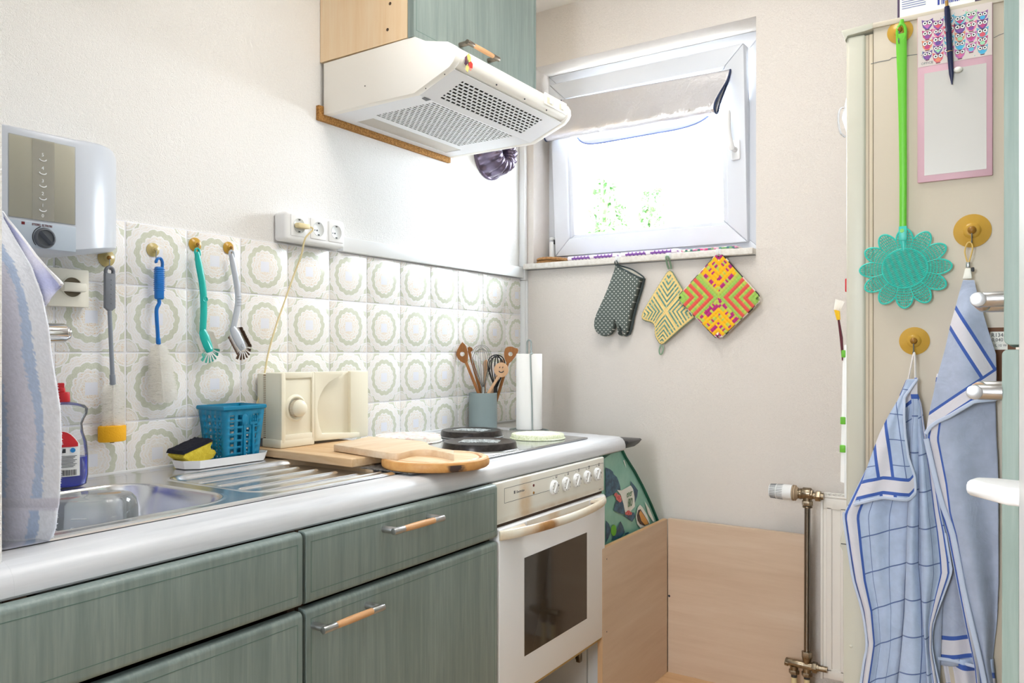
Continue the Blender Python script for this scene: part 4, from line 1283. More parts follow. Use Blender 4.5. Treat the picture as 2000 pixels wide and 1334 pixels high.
flat_spoon('wooden_spoon', [(979 + 14.2 * math.cos(2 * PI * i / 24), 722.5 + 14.6 * math.sin(2 * PI * i / 24)) for i in range(24)], None, (974, 735), (954, 768), -.036, 'spoon_pale', 'pale round wooden spoon with a smiling face cut out', .006, face=True)
flat_spoon('wooden_spoon', [(976, 703), (984, 701), (987, 707), (984, 714), (977, 712)], None, (979, 712), (962, 764), .026, 'spoon_pale', 'pale wooden spoon mostly hidden behind the black whisk')
def whisk(top, cx_, wid, bottom, dx, m, r, n, label, tilt_=0):
    a, b = U(cx_, top, dx), U(*bottom, dx)
    o = thing('whisk', b, label, 'whisk')
    H = (a - b).length; ax = (a - b).normalized(); hw = wid / 2 / FPX * ((CAMX - uc.x) * ST + uc.y * CT)
    for k in range(n):
        ang = PI * k / n + .2; e = RT * math.cos(ang) + FW * math.sin(ang) * .9; e = (e - ax * e.dot(ax))
        pts = []
        for i in range(25):
            t = i / 24 * 2 - 1; w_ = 1 - abs(t)           # 0 at ends -> tip in the middle
            hgt = math.sin(min(1, w_ * 1.0) * PI / 2) ** .75
            lat = (math.sin((w_ ** .85) * PI)) if w_ < 1 else 0
            lat = max(lat, .05) * (1 if t < 0 else -1)
            pts.append(b + ax * H * (.02 + .98 * hgt) * (1 - .02 * k) + e * hw * lat)
        mb = MB(); mb.tube(pts, r, 6); mb.build('wire_loop', m, o)
    dn = (b - a).normalized()
    e0 = b + dn * .06
    if e0.z < ZT + .01: e0 = b.lerp(e0, (b.z - ZT - .01) / (b.z - e0.z))
    mb = MB(); mb.cyl(e0, b + ax * .012, .0065, n=14, bev=.001); mb.build('handle', m, o)
whisk(674, 939.5, 39, (944, 762), -.012, 'wire_steel', .0009, 6, 'steel balloon whisk standing in the grey pot')
whisk(693, 970, 34, (968, 762), -.004, 'black_plastic', .0021, 4, 'small black whisk standing in the grey pot')

# ------------------------------------------------------------------ paper towel roll on its wire stand
pr_ = PZ(1033.5, 842, ZT)
dpt = (CAMX - pr_.x) * ST + pr_.y * CT
st = thing('paper_towel_stand', pr_, 'grey wire stand with a tall loop holding the paper towel', 'stand')
mb = MB(); kk = dpt / FPX
mb.tube([(pr_.x + .068 * math.cos(a), pr_.y + .050 * math.sin(a), ZT + .0036) for a in [2 * PI * i / 40 for i in range(40)]], .003, 8, True)
zt_ = CAMZ - (663 - VH) * kk; zr = CAMZ - (691 - VH) * kk
base = pr_ + V((0, 0, .0036)); R6 = RT * .0068
mb.tube([base - RT * .068 * 0 + V((0, 0, 0)), base + V((0, 0, .01))], .003, 8)
lp = [base + R6 * .7 + V((0, 0, .002)), V((base.x, base.y, zt_ - .03)) + R6] + [V((base.x, base.y, zt_ - .012)) + RT * (.0068 * math.cos(a)) + UPV * (.010 * math.sin(a)) for a in [PI * i / 8 for i in range(9)]] + [V((base.x, base.y, zt_ - .03)) - R6, base - R6 * .7 + V((0, 0, .002))]
mb.tube(lp, .0028, 8)
mb.build('wire_frame', 'grey_wire', st)
rl = thing('paper_towel_roll', pr_ + V((0, 0, .0075)), 'white paper towel roll standing at the worktop corner', 'paper towel')
mb = MB(); RR = 25.5 * kk
mb.lathe([(.019, .0), (RR * .985, 0), (RR, .002), (RR * .985, zr - ZT - .0085), (RR * .97, zr - ZT - .0075), (.019, zr - ZT - .0075), (.019, 0)], pr_ + V((0, 0, .0075)), n=48); mb.build('roll', 'paper', rl)
af = pr_ - FW * (RR + .0035)
mb = MB(); o_ = RT * .0095
mb.tube(catmull([base - FW * .045 + RT * .02, base - FW * (RR + .004) + RT * .011 + UPV * .004, af + o_ + UPV * .02, af + o_ * .8 + UPV * .12, af + o_ * .35 + UPV * (zr - ZT - .012), af + o_ * .45 + FW * .003 + UPV * (zr - ZT - .002), af + o_ * 1.1 + FW * .008 + UPV * (zr - ZT + .001)], 6), .0026, 8)
mb.build('tension_arm', 'grey_wire', st)

# ================================================================== BASE CABINETS, OVEN
mat('green_line', '#5d766f', .5)
mat('edge_brown', '#4a382a', .8)
def bar_handle(parent, xf_, y0, y1, z, proj=.033, r=.0062, grip='grip_wood', metal='satin_metal', sx=1):
    xb = xf_ + proj * sx
    hs = []
    for yy, sg in ((y0, 1), (y1, -1)):
        mb = MB()
        mb.tube([(xf_, yy + sg * .009, z), (xb - .003 * sx, yy + sg * .009, z), (xb - .0005 * sx, yy + sg * .0095, z)], [r * 1.08, r * 1.08, r * .9], 18)
        mb.cyl((xb, yy, z), (xb, yy + sg * .030, z), r * 1.03, n=22, bev=.0006)
        hs.append(mb)
    mb = MB(); n = 9
    mb.tube([(xb, lerp(y0 + .028, y1 - .028, i / n), z) for i in range(n + 1)], [r * (.93 + .12 * math.sin(PI * i / n)) for i in range(n + 1)], 18)
    h = mb.build('handle', grip, parent)
    for q in hs: q.build('post', metal, h)
    return h
def front(parent, name, y0, y1, z0, z1, xa=.600, xb=.620, r=.009, m='green_wood'):
    mb = MB()
    pr = [(xa, z0)] + [(xb - r + r * math.sin(a), z0 + r - r * math.cos(a)) for a in [PI / 2 * i / 6 for i in range(7)]] + [(xb - r + r * math.cos(a), z1 - r + r * math.sin(a)) for a in [PI / 2 * i / 6 for i in range(7)]] + [(xa, z1)]
    mb.prism(pr, 'Y', y0, y1, 0)
    o = mb.build(name, m, parent, sharp=25)
    mb = MB(); q = .0012; i_ = .0185; x0, x1 = xb - .0004, xb + .00025
    mb.box(x0, y0 + .010, z1 - i_, x1, y1 - .010, z1 - i_ + q); mb.box(x0, y0 + .010, z0 + i_, x1, y1 - .010, z0 + i_ + q)
    mb.box(x0, y0 + .010, z0 + i_, x1, y0 + .010 + q, z1 - i_); mb.box(x0, y1 - .010 - q, z0 + i_, x1, y1 - .010, z1 - i_)
    mb.build('groove_line', 'green_line', o)
    return o
def carcass(parent, y0, y1, top=.8175):
    mb = MB(); x0, x1 = .02, .597
    mb.box(x0, y0, .10, x1, y0 + .016, top); mb.box(x0, y1 - .016, .10, x1, y1, top)
    mb.box(x0, y0 + .016, .10, x1, y1 - .016, .116); mb.box(x0, y0 + .016, .116, x0 + .006, y1 - .016, .70)
    mb.build('carcass', 'edge_brown', parent)  # carcass colour darkened to paint the shade in the gaps between fronts
    mb = MB(); mb.box(.53, y0, FL, .548, y1, .0995); mb.build('plinth', 'dark_gap', parent)
cab = thing('sink_cabinet', (.3, .63, FL), 'green base cabinet below the sink, without handles, at the left', 'cabinet')
carcass(cab, .4695, .913)
front(cab, 'drawer_front', .335, .9095, .6935, .8165)
front(cab, 'door', .335, .9095, .105, .6830)
cab2 = thing('drawer_cabinet', (.3, 1.2, FL), 'green base cabinet with drawer and door, both with bar handles, left of the oven', 'cabinet')
carcass(cab2, .9165, 1.4925)
d1 = front(cab2, 'drawer', .9180, 1.4905, .6935, .8165)
bar_handle(d1, .6195, 1.100, 1.250, .7865)
d2 = front(cab2, 'door', .9180, 1.4905, .105, .6855)
bar_handle(d2, .6195, .925, 1.073, .6545)

def stained(name, base, spots, rough=.33):
    m, nt, p = newmat(name)
    sp = nt.nodes.new('ShaderNodeSeparateXYZ'); nt.links.new(coords(nt, 'Object'), sp.inputs[0])
    y, z = E(nt, sp.outputs[1]), E(nt, sp.outputs[2])
    n = noise(nt, coords(nt, 'Object'), 28, 4, .6)
    col = lin(base)
    for (cy, cz, ry, rz, st, h) in spots:
        a = (y - cy) / ry; b = (z - cz) / rz
        f = (1.0 - (a * a + b * b).sqrt()).mx(0.0) * (n * 1.6) * st
        col = mixc(nt, f.mn(1.0), col, lin(h))
    nt.links.new(col, p.inputs['Base Color']); p.inputs['Roughness'].default_value = rough
OY0, OY1 = 1.4985, 2.060
stained('panel_stained', '#efeee6', [(-.150, .050, .035, .08, .8, '#cfa56a'), (-.155, .02, .05, .06, .5, '#d8b886'), (0, .006, .40, .012, .6, '#b98f58')])
stained('handle_stained', '#efece0', [(-.120, .010, .050, .03, 2.2, '#7a4215'), (-.14, .012, .10, .05, .9, '#c99a5e'), (.15, .012, .14, .04, .6, '#d8b584'), (-.27, .01, .05, .03, .8, '#cdb48a')])
ov = thing('oven', (.3, 1.78, FL), 'white built in electric oven with dark glass door and five dials', 'oven')
mb = MB(); mb.box(.06, OY0 + .004, .300, .598, OY1 - .004, .8165); mb.build('oven_body', 'carcass_white', ov)
zP0, zP1 = .7165, .8170
mb = MB(); mb.box(.5985, OY0, zP0 + .002, .610, OY1, .8163, .003, 3)
pn = mb.build('control_panel', 'panel_stained', ov)
mb = MB(); mb.box(.590, OY0 + .004, zP0 - .006, .604, OY1 - .004, zP0 + .004); mb.build('door_gap', 'edge_brown', ov)
mb = MB()
zt0 = PX(985, 954, .61).z; zb0 = PX(985, 983.5, .61).z; yl = PX(985, 960, .61).y; yr = PX(1178, 900, .61).y; yk = PX(1074, 955, .61).y
x0, x1, q = .6098, .6103, .0009
mb.box(x0, yl, zb0, x1, yl + q, zt0); mb.box(x0, yl, zt0 - q, x1, yr, zt0); mb.box(x0, yl, zb0, x1, yk, zb0 + q); mb.box(x0, yr - q, zb0 + .010, x1, yr, zt0)
text_mb('Electrolux', .0088, (.6102, PX(1006, 962, .61).y + .006, PX(1006, 964, .61).z), (0, 1, 0), (0, 0, 1), .0002, mb)
ty = PX(1005, 962, .61).y; tz = PX(1006, 964, .61).z
mb.box(x0, ty - .003, tz, x1, ty + .003, tz + .0072)
text_mb('EKC 60', .004, (.6102, PX(1170, 955, .61).y, PX(1170, 957, .61).z), (0, 1, 0), (0, 0, 1), .0002, mb)
mb.build('printing', 'soft_ink', pn)
for i, (u, v, m_) in enumerate(((1042, 948, 'dark_red'), (1042, 962.5, 'amber_dark'))):
    p_ = PX(u, v, .6102); mb = MB(); mb.cyl(p_, p_ + V((.0012, 0, 0)), .0034, n=16); mb.build('indicator_lamp', m_, pn)
for i, (u, v) in enumerate(((1083.7, 952), (1106.6, 945.5), (1128, 938.5), (1148, 932.5), (1167.7, 926.5))):
    p_ = PX(u, v, .6145)
    p_ = V((.6101, p_.y, p_.z))
    mb = MB(); mb.lathe([(0, 0), (.0188, 0), (.0188, .004), (.0168, .0065), (.0150, .0085), (0, .0085)], p_, (1, 0, 0), 32)
    ang = 1.0
    d_ = V((0, math.cos(1.05), math.sin(1.05)))
    mb.tube([p_ + V((.0075, 0, 0)) - d_ * .0145, p_ + V((.0075, 0, 0)) + d_ * .0145], [(.0040, .0050)] * 2, 8, flat=(1, 0, 0))
    kb = mb.build('dial', 'white_plastic', pn)
    mb = MB()
    for k in range(6 if i else 9):
        a = 2.2 + k * (.55 if not i else .7); mb.cyl(p_ + V((.0080, .0155 * math.cos(a), .0155 * math.sin(a))), p_ + V((.0087, .0155 * math.cos(a), .0155 * math.sin(a))), .0011, n=8)
    mb.tube([p_ + V((.0088, .0128 * math.cos(a), .0128 * math.sin(a))) for a in [.1 + .09 * j for j in range(12)]], .0009, 5)
    mb.build('dial_marks', 'ink', kb)
    mb = MB(); mb.cyl(p_ + V((0, -.001, .0235)), p_ + V((.0004, -.001, .0235)), .0012, n=8)
    yq, zq = p_.y + .012, p_.z + .0225
    for (a, b, c, d) in ((0, 0, .0075, .0009), (0, .0066, .0075, .0075), (0, 0, .0009, .0075), (.0066, 0, .0075, .0075), (.001 + .003 * (i % 2), .001 + .003 * ((i // 2) % 2), .0035 + .003 * (i % 2), .0035 + .003 * ((i // 2) % 2))):
        mb.box(.6098, yq + a, zq + b, .6103, yq + c, zq + d)
    mb.build('dial_symbol', 'ink', pn)
dr = None
mb = MB(); mb.box(.588, OY0 + .001, .300, .6195, OY1 - .012, .7105, .004, 3)
dr = mb.build('oven_door', 'enamel_white', ov)
mb = MB(); mb.box(.588, OY0 + .006, .2930, .6150, OY1 - .016, .3005, .001); mb.build('door_base', mat('ochre_edge', '#b79a63', .6).name, dr)
wy0, wy1, wz0, wz1 = 1.609, 1.934, .382, .6215
mb = MB(); mb.box(.6185, wy0, wz0, .6200, wy1, wz1, .0004, 1); mb.build('door_glass', 'oven_glass', dr)
# bow handle
mb = MB(); n = 28; yA, yB = OY0 + .002, OY1 - .016
out = []; inn = []
for i in range(n + 1):
    t = i / n; y = lerp(yA, yB, t); s_ = math.sin(PI * t) ** .55
    out.append((.6200 + .046 * s_ + .0008, y)); inn.append((.6195 + max(0, .046 * s_ - .013), y))
zh0, zh1 = .6845, .7075
mb.tube([V(((a[0] + b[0]) / 2, a[1], (zh0 + zh1) / 2)) for a, b in zip(out, inn)], [((zh1 - zh0) / 2, max(.0035, (a[0] - b[0]) / 2 * 1.0)) for a, b in zip(out, inn)], 14, flat=(0, 0, 1))
web = [(x, y) for (x, y) in out if y < yA + .095]; web2 = [(x, y) for (x, y) in out if y > yB - .075]
mb.prism([(.6195, yA)] + [(x - .003, y) for x, y in web[1:]] + [(.6195, web[-1][1] + .03)], 'Z', zh1 - .008, zh1 - .0015)
mb.prism([(.6195, web2[0][1] - .03)] + [(x - .003, y) for x, y in web2[:-1]] + [(.6195, yB)], 'Z', zh1 - .008, zh1 - .0015)
mb.build('handle', 'handle_stained', dr, origin=(.62, (yA + yB) / 2, zh0))
mb = MB(); mb.box(.6196, yA + .12, zh0 + .001, .6204, yB - .10, zh1 + .001); mb.build('grip_recess', 'panel_stained', dr, origin=(.62, 1.9, .68))
# open drawer space below the oven
mb = MB(); mb.box(.05, OY1 - .018, FL, .560, OY1 - .004, .2995); mb.box(.562, OY1 - .010, FL, .598, OY1 - .001, .2995); mb.build('side_panel', 'carcass_white', ov)
mb = MB(); mb.box(.05, OY0 + .004, FL, .585, OY0 + .018, .2995); mb.build('side_panel', 'carcass_white', ov)
mb = MB(); mb.box(.05, OY0 + .02, FL + .002, .062, OY1 - .02, .2995); mb.build('void_backing', 'black_void', ov)  # black sheet stands in for the shade inside the open space
mb = MB(); mb.box(.28, OY0 + .02, FL + .001, .296, OY1 - .02, .150); mb.build('plinth_board', 'dark_grey', ov)
hp = PX(1157, 1281, .50); 
mb = MB(); mb.box(.470, OY1 - .023, .232, .545, OY1 - .018, .250, .001); mb.box(.535, OY1 - .034, .212, .548, OY1 - .018, .262, .002); mb.cyl((.54, OY1 - .036, .225), (.54, OY1 - .018, .225), .006, n=12)
mb.build('hinge_bracket', 'nickel_old', ov)

# ================================================================== WALL CABINET AND EXTRACTOR HOOD
wc = thing('wall_cabinet', (.16, 1.83, 1.925), 'beech sided wall cabinet with one green door above the hood', 'cabinet')
HY0_, HY1_ = 1.5280, 2.1120
zc0 = 1.9325
mb = MB(); mb.box(.001, 1.5275, 1.9245, .318, 1.5435, CE - .03, .0006, 1); sp_ = mb.build('side_panel', 'beech_side', wc)
mb = MB(); mb.box(.001, 2.104, 1.9245, .318, 2.120, CE - .03, .0006, 1); mb.build('side_panel', 'beech_side', wc)
mb = MB(); mb.box(.001, 1.5440, 1.9400, .318, 2.1035, 1.956); mb.box(.001, 1.5440, CE - .046, .318, 2.1035, CE - .03); mb.box(.001, 1.5440, 1.956, .006, 2.1035, CE - .046)
mb.build('carcass', 'beech_side', wc)
dw = front(wc, 'door', 1.5265, 2.1215, 1.9225, CE - .035, .3205, .3400, .004)
mb = MB(); mb.box(.3182, 1.532, 1.93, .3204, 2.115, CE - .04); mb.build('door_seal_or_gap', 'dark_gap', wc)  # dark sheet painting the shaded gap between carcass and door
bar_handle(dw, .3395, 1.712, 1.866, 1.9640, .031, .0065, metal='bronze_metal')
for u, v in ((762, 7), (757, 58)):
    p_ = PY(u, v, 1.5274); mb = MB(); mb.lathe([(0, .0), (.0042, .0), (.0042, .0006), (.0025, .0003), (0, .0003)], p_, (0, -1, 0), 16); mb.build('screw_hole', 'edge_brown', sp_)
hd = thing('extractor_hood', (.2, 1.82, 1.757), 'white slim extractor hood with grilles underneath, mounted below the green wall cabinet', 'extractor hood')
prf = [(.0145, 1.7785), (.0145, 1.9200)] + [(PY(u, v, HY0_).x, PY(u, v, HY0_).z) for u, v in ((815, 67.4), (830, 79.5), (874, 81), (884, 86), (889.5, 96), (890, 108), (885, 120), (877, 131), (808.6, 182))]
prf = [(x, min(z, 1.9224) if x < .33 else z) for x, z in prf]
top_x, top_z = prf[2]
prf[2] = (.3165, 1.9225); prf.insert(3, (.3425, 1.9215))
def grow(p, d):
    cx_, cz_ = .24, 1.85
    return [((x + (d if x > .44 else 0)), z - (0)) for x, z in p]
mb = MB()
body = [(x, z + (.008 if (z < 1.78) else 0)) for x, z in prf]
mb.prism([(x - (.0022 if x > .40 else 0), z + (.0075 if i in (0, len(prf) - 1) else (.006 if z < 1.83 else 0))) for i, (x, z) in enumerate(prf)], 'Y', HY0_ + .021, HY1_ - .021, 0)
mb.build('hood_body', 'enamel_cream', hd)
for a, b in ((HY0_, HY0_ + .022), (HY1_ - .022, HY1_)):
    mb = MB(); mb.prism(prf, 'Y', a, b, .0012, 2); mb.build('end_cap', 'enamel_cream', hd)
# underside: flat rear part with lamp cover and grille, sloping front part with a second grille
sx, sz = prf[-1]; ex, ez = prf[-2]
def panel(name, P, w, l, holes, rows, cols, y0, y1, thick, extra=None):
    # P(s, y, off): point on the sheet; holes: s range and y range of the perforated field
    s0, s1, h0, h1 = holes
    mb = MB()
    def bar(sa, sb, ya, yb, t=thick):
        vs = [mb.bm.verts.new(P(s, y, o)) for o in (0, t) for s, y in ((sa, ya), (sb, ya), (sb, yb), (sa, yb))]
        for f in ((0, 1, 2, 3), (7, 6, 5, 4), (0, 4, 5, 1), (1, 5, 6, 2), (2, 6, 7, 3), (3, 7, 4, 0)): mb.bm.faces.new([vs[i] for i in f])
    if extra:
        a, b, c, d = extra
        bar(0, a, y0, y1); bar(a, b, y0, c); bar(a, b, d, y1); bar(b, s0, y0, y1)
    else: bar(0, s0, y0, y1)
    bar(s1, 1, y0, y1); bar(s0, s1, y0, h0); bar(s0, s1, h1, y1)
    rp = (s1 - s0) / rows; cp_ = (h1 - h0) / cols
    for r in range(rows):
        sa = s0 + rp * r; bar(sa, sa + rp * .44, h0, h1, thick * .7)
    off = 0
    for r in range(rows):
        sa = s0 + rp * (r + .44); sb = s0 + rp * (r + 1)
        sh = cp_ * .5 if r % 2 else 0
        for c in range(cols + 1):
            ya = max(h0, h0 + cp_ * c - cp_ * .10 + sh); yb = min(h1, h0 + cp_ * c + cp_ * .10 + sh)
            if yb > ya: bar(sa, sb, ya, yb, thick * .7)
    bmesh.ops.recalc_face_normals(mb.bm, faces=mb.bm.faces[:])
    o = mb.build(name, 'enamel_white', hd, flat=True)
    return o
yA, yB = HY0_ + .022, HY1_ - .022
Lr = sx - .0146
P1 = lambda s, y, o: V((.0146 + Lr * s, y, 1.7790 + o))
fs = lambda x: (x - .0146) / Lr
g1 = panel('rear_grille', P1, 0, 0, (fs(.125), fs(.333), 1.612, 1.998), 19, 20, yA, yB, .0022, (fs(.040), fs(.104), 1.630, 2.040))
nx_, nz_ = -(ez - sz), (ex - sx); L2 = math.hypot(nx_, nz_); nx_, nz_ = nx_ / L2, nz_ / L2
P2 = lambda s, y, o: V((sx + (ex - sx) * s + nx_ * (o + .0004), y, sz + (ez - sz) * s + nz_ * (o + .0004)))
g2 = panel('front_grille', P2, 0, 0, (.12, .82, 1.610, 2.008), 8, 18, yA, yB, .0022)
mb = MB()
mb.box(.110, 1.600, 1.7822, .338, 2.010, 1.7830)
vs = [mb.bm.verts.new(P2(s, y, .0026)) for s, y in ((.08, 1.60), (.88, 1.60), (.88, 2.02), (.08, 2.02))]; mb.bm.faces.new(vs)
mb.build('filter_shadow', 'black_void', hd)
mb = MB(); mb.box(.0405, 1.6305, 1.7800, .1035, 2.0395, 1.7822, .0006)
mb.build('lamp_cover', mat('lens_grey', '#c9c4bb', .35, bmp=(500, .5, .001)).name, hd)
mb = MB(); mb.prism([(.330, 1.570), (.343, 1.566), (.343, 1.592), (.326, 1.592)], 'Z', 1.7782, 1.7789); mb.build('latch', 'dark_grey', hd)
mb = MB()
for x, y in ((.155, HY0_),):
    p_ = PY(713, 168, HY0_); mb.cyl(p_, p_ - V((0, .0006, 0)), .0018, n=10)
for u, v in ((832, 173), (869, 145.5)):
    p_ = PY(u, v, HY0_ + .012); mb.sph((p_.x, HY0_ + .011, p_.z), .0015, n=8)
fx = max(x for x, z in prf)
for y in (1.72, 1.86, 1.98): mb.sph((fx - .010, y, 1.832), .0022, n=8)
mb.build('screw_holes', 'ink', hd)
mb = MB(); mb.box(fx - .003, 1.953, 1.842, fx + .0004, 2.085, 1.877, .002)
cp_ = mb.build('control_strip', 'enamel_cream', hd)
mb = MB(); mb.box(fx + .0003, 1.966, 1.848, fx + .0010, 2.000, 1.866, .0003); mb.box(fx + .0003, 2.040, 1.848, fx + .0010, 2.068, 1.866, .0003); mb.build('switch_plate', 'slicer_inner', cp_)
mb = MB(); mb.box(fx + .0008, 1.980, 1.850, fx + .0040, 1.993, 1.864, .001); mb.box(fx + .0008, 2.048, 1.850, fx + .0040, 2.060, 1.864, .001); mb.build('slide_switch', 'enamel_white', cp_)
st_ = thing('butterfly_sticker', (fx + .001, 1.572, 1.82), 'small red, yellow and purple butterfly sticker on the hood front', 'sticker')
c = PX(914, 123, fx + .0008)
wings = [('#d8cf72', [(0, .002), (-.004, .017), (.003, .024), (.012, .018), (.011, .006)]), ('#c8392c', [(.001, 0), (.012, .008), (.019, .004), (.018, -.008), (.008, -.010)]), ('#6b4257', [(-.001, .001), (-.004, .017), (-.012, .010), (-.011, .002)]), ('#4a2c40', [(-.001, -.001), (-.011, .0015), (-.014, -.006), (-.008, -.009)]), ('#d9d07c', [(0, -.002), (-.008, -.010), (-.009, -.019), (-.001, -.023), (.004, -.012)]), ('#e08a7a', [(.002, -.003), (.008, -.010), (.016, -.010), (.010, -.016), (.004, -.013)])]
for i, (h_, pl) in enumerate(wings):
    mat('wing_%d' % i, h_, .4)
    mb = MB(); mb.prism([(c.y + a * 1.05, c.z + b * 1.05) for a, b in pl], 'X', fx + .0004, fx + .0010); mb.build('wing', 'wing_%d' % i, st_)
mb = MB(); mb.tube([c + V((0, .001, .008)), c + V((0, 0, -.008))], .0010, 6); mb.build('butterfly_body', 'ink', st_)
ch = thing('chipboard_strip', (.006, 1.81, 1.757), 'raw chipboard strip between the hood and the wall', 'board')
mb = MB(); mb.box(.0003, 1.5135, 1.7620, .0125, 2.104, 1.8020, .0005, 1); mb.build('strip', 'chipboard', ch)

# cake pan on the wall beyond the hood
kp = thing('cake_pan', (.05, 2.345, 1.75), 'fluted grey purple ring cake pan hanging on the wall behind the hood', 'cake pan')
kc = V((.0015, 2.347, 1.848))
mb = MB()
prof = [(.098, 0), (.098, .004), (.094, .0065), (.090, .008), (.088, .030), (.082, .060), (.070, .080), (.056, .0880), (.042, .086), (.030, .074), (.024, .045), (.021, .010)]
N = 144
rings = []
for i, (r, hh) in enumerate(prof):
    ring_ = []
    for k in range(N):
        a = 2 * PI * k / N
        amp = 0 if i < 4 else (.0065 if i < 10 else .002)
        tw = hh * 5
        f = abs(math.sin((a + tw * .5) * 7))
        rr_ = r - amp * (1 - f ** .7) * 1.6
        hx = hh - (0 if i < 6 else amp * .9 * (1 - f ** .7))
        ring_.append(mb.bm.verts.new((kc.x + hx, kc.y + rr_ * math.cos(a), kc.z + rr_ * math.sin(a))))
    rings.append(ring_)
for A, B in zip(rings, rings[1:]):
    for k in range(N): mb.bm.faces.new((A[k], A[(k + 1) % N], B[(k + 1) % N], B[k]))
bmesh.ops.recalc_face_normals(mb.bm, faces=mb.bm.faces[:])
mb.build('pan', 'cake_pan', kp, sharp=60)
mb = MB(); mb.cyl((.0002, 2.347, 1.925), (.012, 2.347, 1.927), .002, n=8); nl = mb.build('nail', 'wire_steel', None); tag(nl, 'nail in the wall holding the cake pan', 'nail')

# ================================================================== WINDOW SHADE, SILL AND BACK WALL
sh = thing('sun_shade', (.47, 2.60, 1.93), 'silver foil sun shade with blue edging, rolled up in the window', 'sun shade')
path = catmull([(0, 2.6155, 2.088), (0, 2.604, 2.045), (0, 2.575, 1.985), (0, 2.560, 1.952), (0, 2.566, 1.934), (0, 2.582, 1.930), (0, 2.598, 1.945), (0, 2.606, 1.985), (0, 2.612, 2.040), (0, 2.6165, 2.086)], 5)
rs = random.Random(4)
def shp(u, v):
    f = v * (len(path) - 1); i = min(int(f), len(path) - 2); p = path[i].lerp(path[i + 1], f - i)
    low = smooth((2.09 - p.z) / .15)
    x = lerp(.152 - .045 * low * (1 if v < .6 else .4), .806 - .036 * low, u)
    w_ = .0022 * math.sin(u * 23 + v * 5) * low + .0015 * math.sin(u * 61) * low
    return V((x, p.y + w_, p.z - .012 * u * (1 - low) * 1 - .004 * math.sin(u * PI) * low - .006 * low * u))
mb = MB(); mb.grid(shp, 60, 45)
sf = mb.build('foil', 'silver_shade', sh, sharp=70)
sm = sf.modifiers.new('thick', 'SOLIDIFY'); sm.thickness = .0022; sm.offset = 0
for u in (0, 1):
    mb = MB(); mb.tube([shp(u, i / 45) for i in range(46)], .0034, 8); mb.build('edging', 'blind_edge', sh)
mb = MB()
lo = [(0, 0), (.02, -.028), (.05, -.043), (.10, -.048), (.20, -.047), (.32, -.0455), (.40, -.044), (.46, -.036), (.50, -.018), (.518, .004)]
bc = catmull([(.215 + x * 1.02, 2.6155 - (.004 if z < -.02 else 0), 1.945 + z * .98) for x, z in lo], 4)
top = [V((p.x, 2.613, 1.965)) for p in bc]
vs = [[mb.bm.verts.new(a), mb.bm.verts.new(b)] for a, b in zip(bc, top)]
for A, B in zip(vs, vs[1:]): mb.bm.faces.new((A[0], B[0], B[1], A[1]))
fl = mb.build('lower_flap', mat('flap_white', '#f2f3f7', .6, trans=.3).name, sh)
sm = fl.modifiers.new('thick', 'SOLIDIFY'); sm.thickness = .0015
mb = MB(); mb.tube(bc, .0030, 8); mb.build('edging', mat('edge_pale_blue', '#7f8fc4', .5).name, sh)

SZ = 1.4598
def woven_disc(cx_, cy_, r, z, label, tilt_=0):
    o = thing('wicker_coaster', (cx_, cy_, z), label, 'coaster')
    mb = MB()
    nr = 9
    for i in range(nr):
        R = r * (i + .6) / nr; n = max(10, int(R * 700))
        mb.tube([(cx_ + R * math.cos(2 * PI * k / n), cy_ + R * math.sin(2 * PI * k / n), z + .0052 + (.0006 * (-1) ** k) - tilt_ * max(0, R * math.cos(2 * PI * k / n)) ** 1.0) for k in range(n)], [(.0052, r / nr * .62)] * n, 6, True)
    mb.build('weave', 'wicker', o); return o
woven_disc(.118, 2.605, .060, SZ, 'brown wicker coaster, lower of two at the left end of the sill')
woven_disc(.128, 2.605, .068, SZ + .0112, 'brown wicker coaster, upper of two at the left end of the sill', .06)
def ycol(*hs): return [lin(h) for h in hs]
def crochet_slab(x0, x1, y0, y1, h_, label, colfn, name='crocheted_potholder', z0=SZ):
    o = thing(name, ((x0 + x1) / 2, (y0 + y1) / 2, z0), label, 'potholder')
    mb = MB()
    hh = h_ / 2
    def fn(u, v):
        a = 2 * PI * v; nx = int(round(u * 70))
        cy, rz = (y0 + y1) / 2, (y1 - y0) / 2
        ca, sa = math.cos(a), math.sin(a)
        yy = cy + rz * (abs(ca) ** .35 * (1 if ca > 0 else -1)); zz = z0 + hh + hh * (abs(sa) ** .6 * (1 if sa > 0 else -1))
        e = min(u, 1 - u) * (x1 - x0); k = min(1, .55 + e / .012)
        b = 1 + .05 * math.sin(u * 190) * math.cos(a * 22)
        return V((lerp(x0, x1, u), cy + (yy - cy) * min(1, k + .1), z0 + hh + .0005 + (zz - z0 - hh) * k * b))
    mb.grid(fn, 90, 48, None, colfn)
    mb.bm.faces.new([mb.bm.verts.new(fn(0, i / 24)) for i in range(24)]); mb.bm.faces.new([mb.bm.verts.new(fn(1, i / 24)) for i in range(24)][::-1])
    mb.build('crochet', 'yarn', o, sharp=180); return o
PU, LI = lin('#7d4ba0'), lin('#efe6ee')
def purp(u, v):
    b = abs(math.sin(u * PI * 2)) > .45
    row = int(v * 12); st = int(u * 46)
    if .12 < u < .46 or .56 < u < .9: return PU if (row % 2 == 0) else (LI if (st + row) % 3 else PU)
    return PU if (st % 5 == 0 and row % 3 == 0) else LI
crochet_slab(.2145, .4245, 2.542, 2.628, .0170, 'purple and white crocheted potholder lying next to the coasters on the sill', purp)
crochet_slab(.4300, .6480, 2.542, 2.628, .0170, 'purple and white crocheted potholder lying in the middle of the sill', purp)
MC = ycol('#e8b4c6', '#7fae7a', '#d84f86', '#efe9dc', '#4b7a7c', '#d98fb0')
r5 = random.Random(8); tabc = [r5.choice(MC) for _ in range(400)]
